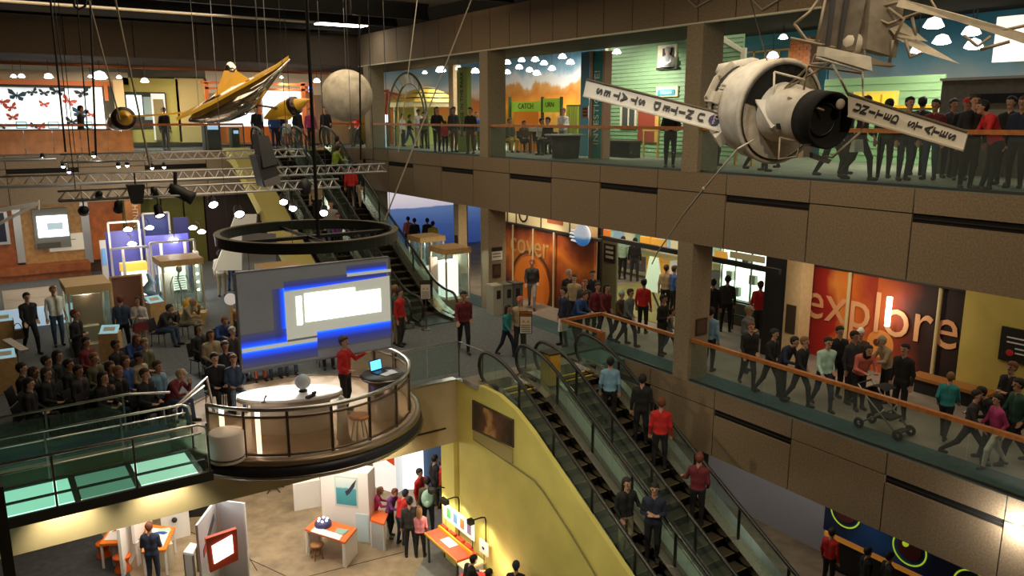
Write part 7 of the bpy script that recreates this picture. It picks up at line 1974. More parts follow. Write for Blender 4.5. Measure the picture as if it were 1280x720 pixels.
# ================================================================== people
# a body is one continuous skin grown around a posed skeleton (smooth union of tapered limbs)
HV = .0135
def grow(prims, k=.018):
 """prims: (a, b, ra, rb, label, blend) tapered limbs; returns a closed quad mesh with a label per face"""
 P_ = [(np.array(a, float), np.array(b, float), ra, rb, l, kk) for a, b, ra, rb, l, kk in prims]
 lo = np.min([np.minimum(a, b) - max(ra, rb) for a, b, ra, rb, l, kk in P_], 0) - .04
 hi = np.max([np.maximum(a, b) + max(ra, rb) for a, b, ra, rb, l, kk in P_], 0) + .04
 n = np.ceil((hi - lo) / HV).astype(int) + 1
 V = np.full(n, .2, np.float32)
 best = np.full(n, 9., np.float32)
 lab = np.zeros(n, np.int8)
 for a, b, ra, rb, l, kk in P_:
  r = max(ra, rb) + .05
  i0 = np.maximum(((np.minimum(a, b) - r - lo) / HV).astype(int), 0)
  i1 = np.minimum(((np.maximum(a, b) + r - lo) / HV).astype(int) + 2, n)
  gx, gy, gz = [lo[j] + HV * np.arange(i0[j], i1[j]) for j in range(3)]
  X, Y, Z = np.meshgrid(gx, gy, gz, indexing='ij')
  d = b - a
  L2_ = max(float(d @ d), 1e-9)
  t = np.clip(((X - a[0]) * d[0] + (Y - a[1]) * d[1] + (Z - a[2]) * d[2]) / L2_, 0, 1)
  D = np.sqrt((X - a[0] - t * d[0]) ** 2 + (Y - a[1] - t * d[1]) ** 2 + (Z - a[2] - t * d[2]) ** 2) - (ra + (rb - ra) * t)
  s = tuple(slice(i0[j], i1[j]) for j in range(3))
  v = V[s]
  h = np.clip(.5 + .5 * (v - D) / kk, 0, 1)
  V[s] = v * (1 - h) + D * h - kk * h * (1 - h)
  bb = best[s]
  m = D < bb
  bb[m] = D[m]
  best[s] = bb
  ll = lab[s]
  ll[m] = l
  lab[s] = ll
 ins = V < 0
 # surface nets
 c = np.zeros(np.array(n) - 1, np.int8)
 for dx in (0, 1):
  for dy in (0, 1):
   for dz in (0, 1):
    c += ins[dx:n[0] - 1 + dx, dy:n[1] - 1 + dy, dz:n[2] - 1 + dz]
 act = (c > 0) & (c < 8)
 idx = np.full(act.shape, -1, np.int32)
 cells = np.argwhere(act)
 idx[act] = np.arange(len(cells))
 acc = np.zeros((len(cells), 3))
 cnt = np.zeros(len(cells))
 offs = [(x, y, z) for x in (0, 1) for y in (0, 1) for z in (0, 1)]
 for i in range(8):
  for j in range(i + 1, 8):
   o1, o2 = np.array(offs[i]), np.array(offs[j])
   if np.abs(o1 - o2).sum() != 1:
    continue
   v1 = V[tuple((cells + o1).T)]
   v2 = V[tuple((cells + o2).T)]
   m = (v1 < 0) != (v2 < 0)
   t = v1[m] / (v1[m] - v2[m])
   acc[m] += o1 + t[:, None] * (o2 - o1)
   cnt[m] += 1
 verts = lo + HV * (cells + acc / cnt[:, None])
 vl = lab[tuple(cells.T)]
 faces = []
 for ax_ in range(3):
  u, w = [(1, 2), (2, 0), (0, 1)][ax_]
  sl1 = [slice(None)] * 3
  sl2 = [slice(None)] * 3
  sl1[ax_] = slice(0, n[ax_] - 1)
  sl2[ax_] = slice(1, n[ax_])
  e1, e2 = ins[tuple(sl1)], ins[tuple(sl2)]
  for flip, mm in ((False, e1 & ~e2), (True, ~e1 & e2)):
   E = np.argwhere(mm)
   E = E[(E[:, u] > 0) & (E[:, w] > 0) & (E[:, u] < n[u] - 1) & (E[:, w] < n[w] - 1)]
   q = []
   for du, dw in ((-1, -1), (0, -1), (0, 0), (-1, 0)):
    e = E.copy()
    e[:, u] += du
    e[:, w] += dw
    q.append(idx[tuple(e.T)])
   q = np.stack(q if not flip else q[::-1], 1)
   faces.append(q)
 faces = np.concatenate(faces)
 return verts, faces, vl[faces[:, 0]]
def V3(*a):
 return np.array(a, float)
def ellip(c, r, l, kk=.012):
 """head-like blob from a short vertical run of spheres"""
 c = np.array(c, float)
 return [(c + V3(0, 0, -r[1]), c + V3(0, 0, r[1]), r[0] * .93, r[0], l, kk)]
def pose(kind):
 S_, T_, B_, H_, D_ = 0, 1, 2, 3, 4      # skin, top, trousers, shoes, dark features
 p = []
 lean = 0.
 hipz = .93
 tor = V3(0, 0, 1)
 sit = kind.startswith('sit')
 if sit:
  hipz = .52
 hip = V3(0, 0, hipz)
 if kind == 'sit_lean':
  tor = V3(0, -.42, .91)
 elif kind == 'sit_back':
  tor = V3(0, .10, .995)
 elif kind == 'lean':
  tor = V3(0, -.38, .925)
  hip = V3(0, .12, hipz - .02)
 elif kind == 'reach':
  tor = V3(0, -.25, .97)
 elif kind in ('walk', 'run'):
  tor = V3(0, -.07, .997)
 tor = tor / np.linalg.norm(tor)
 side = V3(1, 0, 0)
 fr = np.cross(side, tor)      # backwards
 fr = -fr if fr[1] > 0 else fr  # front points to -Y
 sh = hip + tor * .50
 # torso
 for s in (-1, 1):
  p.append((hip + side * s * .065 + tor * .0, hip + side * s * .07 + tor * .2, .105, .10, T_, .05))
  p.append((hip + side * s * .07 + tor * .2, sh + side * s * .095 - tor * .08, .10, .115, T_, .05))
  p.append((hip + side * s * .07 - tor * .03, hip + side * s * .08 - tor * .06, .105, .10, B_, .04))
  p.append((sh + side * s * .05 + tor * .0, sh + side * s * .165 - tor * .03, .07, .068, T_, .04))
 neck = sh + tor * .06
 hd = sh + tor * .22 + fr * .02
 tilt = V3(0, 0, 1)
 if kind in ('lean', 'reach', 'sit_lean'):
  hd = sh + tor * .19 + fr * .06
 p.append((sh + tor * .02, hd - V3(0, 0, .05), .058, .052, S_, .02))
 # head: cranium, jaw, nose, ears, eyes, mouth
 p.append((hd + V3(0, .02, .045), hd + V3(0, -.012, .05), .088, .082, S_, .02))
 p.append((hd + V3(0, -.012, .0), hd + V3(0, -.035, -.065), .068, .045, S_, .03))
 p.append((hd + V3(0, -.088, .03), hd + V3(0, -.108, -.002), .010, .015, S_, .012))
 for s in (-1, 1):
  p.append((hd + V3(s * .083, .012, .025), hd + V3(s * .08, .016, -.008), .016, .011, S_, .008))
  p.append((hd + V3(s * .032, -.084, .026), hd + V3(s * .036, -.083, .026), .006, .006, D_, .004))
 p.append((hd + V3(-.018, -.082, -.042), hd + V3(.018, -.082, -.042), .006, .006, 5, .004))
 def limb(a, b, c, r0, r1, r2, l0, l1):
  p.append((a, b, r0, r1, l0, .025))
  p.append((b, c, r1, r2, l1, .02))
 def hand(w, d, curl, s, palm=V3(0, 0, -1)):
  """palm, four fingers of unequal length with a knuckle bend, thumb at the side"""
  d = d / np.linalg.norm(d)
  sdv = np.cross(d, palm)
  nn = np.linalg.norm(sdv)
  sdv = sdv / nn if nn > 1e-6 else V3(1, 0, 0)
  nrm = np.cross(sdv, d)
  kn = w + d * .085
  for j, ln in enumerate((.062, .074, .070, .052)):
   o = sdv * (j - 1.5) * .021
   p.append((w + d * .015 + o * .6, kn + o, .020, .015, S_, .012))
   m_ = kn + o + (d * (1 - curl * .4) - nrm * curl * .5) * ln * .55
   p.append((kn + o, m_, .012, .0105, S_, .005))
   p.append((m_, m_ + (d * (1 - curl) - nrm * curl) * ln * .55, .0105, .009, S_, .004))
  tb_ = w + d * .03 - sdv * s * .028
  tm = tb_ + (d * .6 - sdv * s * .7) * .04
  p.append((tb_, tm, .016, .012, S_, .008))
  p.append((tm, tm + (d * .9 - nrm * .4 * curl) * .034, .0115, .010, S_, .004))
 # arms
 for s in (-1, 1):
  a = sh + side * s * .185 - tor * .035
  if kind in ('stand', 'back'):
   e, w = a + V3(s * .05, .03, -.28), a + V3(s * .06, -.04, -.52)
   d = V3(0, -.15, -1)
  elif kind == 'fold':
   e, w = a + V3(s * .05, .0, -.27), a + V3(-s * .08, -.20, -.24)
   d = V3(-s * .9, -.25, .1)
  elif kind in ('walk', 'run'):
   g = s * (1 if kind == 'walk' else 1.3)
   e, w = a + V3(s * .04, .10 * g + .02, -.26), a + V3(s * .03, .12 * g - .12, -.47 + .05 * abs(g))
   d = V3(0, -.5, -.8)
  elif kind == 'lean':
   e, w = a + V3(s * .07, -.08, -.26), a + V3(-s * .04, -.30, -.30)
   d = V3(-s * .5, -.8, -.1)
  elif kind == 'reach':
   e, w = a + V3(s * .06, -.12, -.23), a + V3(-s * .02, -.36, -.27)
   d = V3(-s * .2, -1, -.2)
  elif kind == 'rail':
   if s > 0:
    e, w = a + V3(.10, -.06, -.26), a + V3(.22, -.24, -.36)
    d = V3(.3, -.9, -.2)
   else:
    e, w = a + V3(-.05, .02, -.28), a + V3(-.02, -.14, -.46)
    d = V3(.3, -.7, -.6)
  elif kind == 'present':
   if s > 0:
    e, w = a + V3(.12, -.12, -.2), a + V3(.22, -.32, -.08)
    d = V3(.4, -.9, .2)
   else:
    e, w = a + V3(-.05, .0, -.28), a + V3(.02, -.2, -.34)
    d = V3(.3, -.9, 0)
  elif kind == 'sit_lean':
   e, w = a + V3(s * .05, -.16, -.22), a + V3(-s * .06, -.26, -.02 if s > 0 else -.2)
   d = V3(-s * .4, -.2, .6 if s > 0 else -.2)
  else:
   e, w = a + V3(s * .05, -.02, -.27), a + V3(-s * .05, -.24, -.36)
   d = V3(-s * .6, -.8, -.1)
  limb(a, e, w, .056, .046, .033, T_, T_)
  p.append((w - (w - e) * .06, w + (w - e) * .06, .031, .029, S_, .01))
  hand(w + (w - e) * .06, d, .55 if kind in ('rail', 'lean', 'fold', 'sit_lean', 'sit') else .3, s)
 # legs
 for s in (-1, 1):
  h = hip + V3(s * .09, 0, -.02)
  if sit:
   k_ = V3(s * (.13 if kind != 'sit_back' else .16), hip[1] - .42, .50)
   an = V3(s * .12, k_[1] + (.02 if kind == 'sit' else -.06), .09)
  elif kind == 'walk':
   k_ = h + V3(0, -.16 * s - .04, -.42)
   an = V3(s * .08, -.24 * s + (.10 if s < 0 else 0), .09 if s > 0 else .15)
  elif kind == 'run':
   k_ = h + V3(0, -.24 * s - .04, -.40)
   an = V3(s * .08, -.34 * s + (.18 if s < 0 else 0), .10 if s > 0 else .24)
  elif kind == 'back':
   k_ = h + V3(s * .03, -.02, -.43)
   an = V3(s * .13, .02 * s, .09)
  else:
   k_ = h + V3(s * .015, -.03, -.43)
   an = V3(s * .10, .02 + .03 * s, .09)
  limb(h, k_, an, .092, .066, .043, B_, B_)
  p.append((an + V3(0, .02, -.045), an + V3(s * .02, -.13, -.05), .045, .038, H_, .02))
 v, f_, l = grow(p)
 # bring the soles to the floor
 v[:, 2] -= v[:, 2].min()
 me = bpy.data.meshes.new('body')
 me.from_pydata(v.tolist(), [], f_.tolist())
 for i in range(6):
  me.materials.append(None)
 me.polygons.foreach_set('material_index', l.astype(np.int32))
 me.polygons.foreach_set('use_smooth', [True] * len(f_))
 me.update()
 return me, Vector(hd.tolist())
def hair_mesh(kind):
 p = []
 if kind in ('short', 'cap', 'long', 'bun', 'hood', 'beanie'):
  p.append((V3(0, .03, .06), V3(0, -.005, .075), .097, .088, 0, .02))
  p.append((V3(0, .06, .02), V3(0, .05, -.02), .07, .06, 0, .02))
 for s in (-1, 1):
  if kind in ('short', 'long', 'bun'):
   p.append((V3(s * .06, .03, .06), V3(s * .07, .03, .0), .035, .028, 0, .02))
  if kind == 'long':
   p.append((V3(s * .055, .05, .02), V3(s * .065, .06, -.15), .05, .035, 0, .03))
   p.append((V3(s * .02, .08, .0), V3(s * .03, .09, -.19), .05, .04, 0, .03))
 if kind == 'bun':
  p.append((V3(0, .13, .07), V3(0, .14, .06), .045, .045, 0, .01))
 if kind == 'cap':
  p.append((V3(-.03, -.08, .07), V3(.03, -.08, .07), .02, .02, 0, .02))
  p.append((V3(-.035, -.13, .055), V3(.035, -.13, .055), .013, .013, 0, .03))
 if kind == 'hood':
  for s in (-1, 1):
   p.append((V3(s * .07, .03, .05), V3(s * .07, .03, -.1), .05, .05, 0, .03))
  p.append((V3(0, .1, .0), V3(0, .08, -.12), .07, .07, 0, .03))
 if kind == 'beanie':
  p.append((V3(0, .02, .10), V3(0, .02, .13), .09, .06, 0, .03))
 v, f_, l = grow(p)
 # leave the face free
 me = bpy.data.meshes.new('hair')
 keep = [q for q in f_.tolist() if not (np.mean(v[q][:, 1]) < (-.045 if kind != 'hood' else -.03) and np.mean(v[q][:, 2]) < (.085 if kind not in ('cap', 'beanie') else .05))]
 me.from_pydata(v.tolist(), [], keep)
 me.materials.append(None)
 me.polygons.foreach_set('use_smooth', [True] * len(keep))
 me.update()
 return me
POSES = {k: pose(k) for k in ('stand', 'fold', 'walk', 'run', 'lean', 'reach', 'rail', 'present', 'sit', 'sit_lean', 'sit_back', 'back')}
HAIR = {k: hair_mesh(k) for k in ('short', 'long', 'bun', 'cap', 'hood', 'beanie')}
CLO = dict(black=(.012, .012, .014), char=(.035, .034, .036), navy=(.018, .024, .055), denim=(.05, .085, .16), ltdenim=(.14, .20, .30), blue=(.04, .10, .32), sky=(.20, .38, .55), teal=(.03, .26, .27), green=(.02, .075, .05),
   lime=(.30, .45, .04), olive=(.10, .10, .05), tan=(.42, .32, .20), khaki=(.34, .29, .19), white=(.72, .69, .64), grey=(.28, .27, .26), red=(.55, .02, .02), maroon=(.16, .02, .03), pink=(.62, .20, .24), coral=(.62, .16, .12), magenta=(.45, .05, .18), brown=(.10, .055, .03),
   orange=(.70, .17, .03), mint=(.42, .66, .54), purple=(.16, .05, .22), plaid=(.13, .15, .16), yellow=(.62, .45, .05))
SKN = ((.52, .30, .20), (.42, .22, .14), (.20, .10, .06), (.60, .38, .27))
HRC = dict(k=(.012, .009, .007), b=(.05, .025, .012), l=(.20, .10, .04), g=(.35, .33, .30), r=(.16, .045, .02), y=(.42, .28, .10))
def cmat(n):
 return mat('cloth_' + n, CLO[n], .85, noise=.15, nscale=12)
eye_m = mat('eye', (.02, .015, .012), .4)
lip_m = mat('lip', (.30, .10, .08), .6)
def person(pos, kind, face, label, top='black', bot='denim', hair='short', hc='k', h=1.7, sk_=0, group=None, z=None, absface=False):
 """face: 0 looks at the viewer, 90 towards picture right, 180 away"""
 me, hd = POSES[kind]
 o = bpy.data.objects.new('person', me)
 COL.objects.link(o)
 for i, m_ in enumerate((mat('skin_%d' % sk_, SKN[sk_], .6), cmat(top), cmat(bot), mat('shoe', (.02, .018, .016), .5), eye_m, lip_m)):
  o.material_slots[i].link = 'OBJECT'
  o.material_slots[i].material = m_
 o.location = (pos[0], pos[1], pos[2] if z is None else z)
 d = Vector((-pos[0], -pos[1], 0)).normalized()
 a = math.atan2(d.y, d.x) + PI / 2 + math.radians(face) if not absface else math.radians(face)
 o.rotation_euler = (0, 0, a)
 s = h / 1.70
 o.scale = (s, s, s)
 tag(o, label, 'person', group)
 if hair:
  c_ = bpy.data.objects.new('hair' if hair not in ('cap', 'beanie', 'hood') else {'cap': 'cap', 'beanie': 'hat', 'hood': 'hood'}[hair], HAIR[hair])
  COL.objects.link(c_)
  c_.material_slots[0].link = 'OBJECT'
  c_.material_slots[0].material = mat('hair_' + hc, HRC[hc], .7) if hc in HRC else cmat(hc)
  c_.parent = o
  c_.location = hd
 return o
def head_at(px, py, zf, h):
 """floor position of someone whose crown shows at this picture point"""
 p = W(px, py, z=zf + h)
 return Vector((p.x, p.y, zf))
SITH = 1.285
def seat_for(p, face, label, m_, group, absface=False):
 """simple moulded chair under a seated person"""
 key = 'chairs_' + m_
 d = Vector((-p.x, -p.y, 0)).normalized()
 a = math.atan2(d.y, d.x) + PI / 2 + math.radians(face) if not absface else math.radians(face)
 if key not in MATS:
  t = thing('chair', label, 'chair', (0, 0, 0), group)
  mm = mat('chair_' + m_, {'dark': (.03, .03, .035), 'grey': (.42, .45, .48)}[m_], .5)
  M().slab([(-.22, -.2, .43), (.22, -.2, .43), (.22, .22, .42), (-.22, .22, .42)], (0, 0, 1), .03).part('seat', mm, t)
  M().slab([(-.21, .22, .45), (.21, .22, .45), (.21, .30, .82), (-.21, .30, .82)], (0, -1, .2), .03).part('backrest', mm, t)
  for s_ in (-1, 1):
   for q_ in (-1, 1):
    M().cyl((s_ * .19, q_ * .19, .41), (s_ * .21, q_ * .22, 0), .014, .014, 6).part('leg', steel_dk, t)
  MATS[key] = t
  t.location = p
  t.rotation_euler = (0, 0, a)
  return t
 return copy_tree(MATS[key], None, p, a, label)
# ---- rows of the audience: (crown x, crown y, pose, facing, top, trousers, hair, hair colour, words)
AUD_ = [
 (26, 459, 'sit', 70, 'black', 'navy', 'short', 'k', 'seated spectator in black jacket with a white zip at the end of the dark rows'),
 (41, 464, 'sit', 75, 'black', 'black', 'long', 'b', 'seated long haired spectator in black beside the white zipped jacket'),
 (57, 450, 'sit', 70, 'char', 'black', 'short', 'k', 'seated short haired spectator behind the dark rows'),
 (71, 443, 'sit', 60, 'black', 'black', 'long', 'k', 'seated long haired spectator with pale collar at the back of the dark rows'),
 (57, 465, 'sit', 60, 'black', 'black', 'short', 'b', 'seated spectator in black looking down, front of the dark rows'),
 (85, 454, 'sit', 60, 'black', 'teal', 'short', 'k', 'broad seated spectator in black with teal trousers'),
 (107, 426, 'sit', 45, 'maroon', 'black', 'short', 'k', 'seated spectator in dark red in front of the standing black clad person'),
 (117, 446, 'sit', 45, 'olive', 'black', 'short', 'l', 'seated bespectacled spectator in olive'),
 (113, 467, 'sit_lean', 45, 'green', 'black', 'short', 'l', 'seated spectator in dark green resting the chin on a hand'),
 (144, 430, 'sit', 50, 'black', 'black', 'short', 'k', 'large seated man in black behind the blue topped child'),
 (137, 457, 'sit', 50, 'black', 'black', 'long', 'b', 'seated long haired woman in black in the front rows'),
 (147, 463, 'sit', 50, 'black', 'black', 'short', 'l', 'seated child in black with a round fair face'),
 (156, 450, 'sit', 50, 'blue', 'black', 'long', 'b', 'seated child in a bright blue top'),
 (161, 415, 'sit_lean', 30, 'blue', 'denim', 'long', 'r', 'seated woman in a blue jacket with hand at her cheek'),
 (180, 428, 'sit', 40, 'olive', 'brown', 'short', 'l', 'seated man in a camouflage coloured jacket'),
 (173, 445, 'sit', 50, 'khaki', 'black', 'cap', 'black', 'seated spectator in a pale jumper and black cap'),
 (180, 466, 'sit', 50, 'black', 'black', 'short', 'b', 'seated boy in black behind the steel railing'),
 (196, 456, 'sit', 50, 'sky', 'denim', 'short', 'b', 'seated boy in a blue patterned shirt'),
 (208, 460, 'sit_lean', 60, 'maroon', 'denim', 'cap', 'tan', 'seated child in dark red leaning over at the end of the row'),
 (97, 462, 'sit', 50, 'char', 'black', 'short', 'k', 'seated spectator in charcoal between the teal trousers and the leaning chin'),
 (128, 470, 'sit', 50, 'black', 'navy', 'long', 'k', 'seated spectator with black hair just behind the steel railing'),
 (35, 478, 'sit', 70, 'black', 'black', 'short', 'k', 'darkest seated spectator low at the end of the front row'),
 (248, 409, 'sit', 30, 'char', 'black', 'long', 'k', 'seated woman with dark curls at the edge of the second group'),
 (263, 417, 'sit', 20, 'khaki', 'black', 'long', 'b', 'seated woman in a khaki jacket in the second group'),
 (275, 393, 'sit_lean', 20, 'blue', 'denim', 'short', 'r', 'seated man in a blue shirt at the back of the second group'),
 (293, 391, 'sit', 20, 'black', 'black', 'short', 'y', 'seated pale haired man in black by the screen edge'),
 (290, 413, 'sit', 20, 'char', 'black', 'cap', 'grey', 'seated person in a grey cap in the second group'),
 (281, 431, 'sit', 20, 'black', 'black', 'short', 'b', 'seated person in black in the middle of the second group'),
 (268, 446, 'sit', 20, 'black', 'black', 'short', 'k', 'dark seated person with head bowed in the second group'),
]
for i, (px, py, kd, fc, tp, bt_, hr, hc, lab) in enumerate(AUD_):
 p = head_at(px, py, 0, SITH)
 person(p, kd, fc, lab, tp, bt_, hr, hc, 1.7, i % 2 if i % 7 else 3, 'seated audience')
 seat_for(p, fc, ' '.join(('dark chair under the ' + lab[7:]).split()[:15]), 'dark', 'audience chairs')
for px, py, kd, tp, bt_, hr, hc, lab, sl_ in ((291, 444, 'sit', 'denim', 'ltdenim', 'short', 'r', 'seated child in denim holding an orange toy on a white chair', 'white chair beside the stage under the child in denim'), (341, 467, 'sit_lean', 'ltdenim', 'denim', 'short', 'k', 'crouched seated person in pale denim just below the screen', 'white chair under the crouched person in pale denim'),
            (361, 466, 'sit_lean', 'sky', 'denim', 'short', 'l', 'second crouched seated person in pale blue below the screen', 'white chair under the person in pale blue'), (322, 470, 'sit_lean', 'maroon', 'coral', 'long', 'b', 'seated person in red patterned clothes below the screen edge', 'white chair under the person in red pattern'),
            (408, 458, 'sit_lean', 'olive', 'black', 'short', 'l', 'seated person in olive beside the red coated presenter', 'white chair under the person in olive')):
 p = head_at(px, py, 0, SITH) if kd == 'sit' else W(px, 470, Y=20.6).xy.to_3d()
 person(p, kd, 10, lab, tp, bt_, hr, hc, 1.6, 0, 'front row by the stage')
 seat_for(p, 10, sl_, 'grey', 'white chairs by the stage')
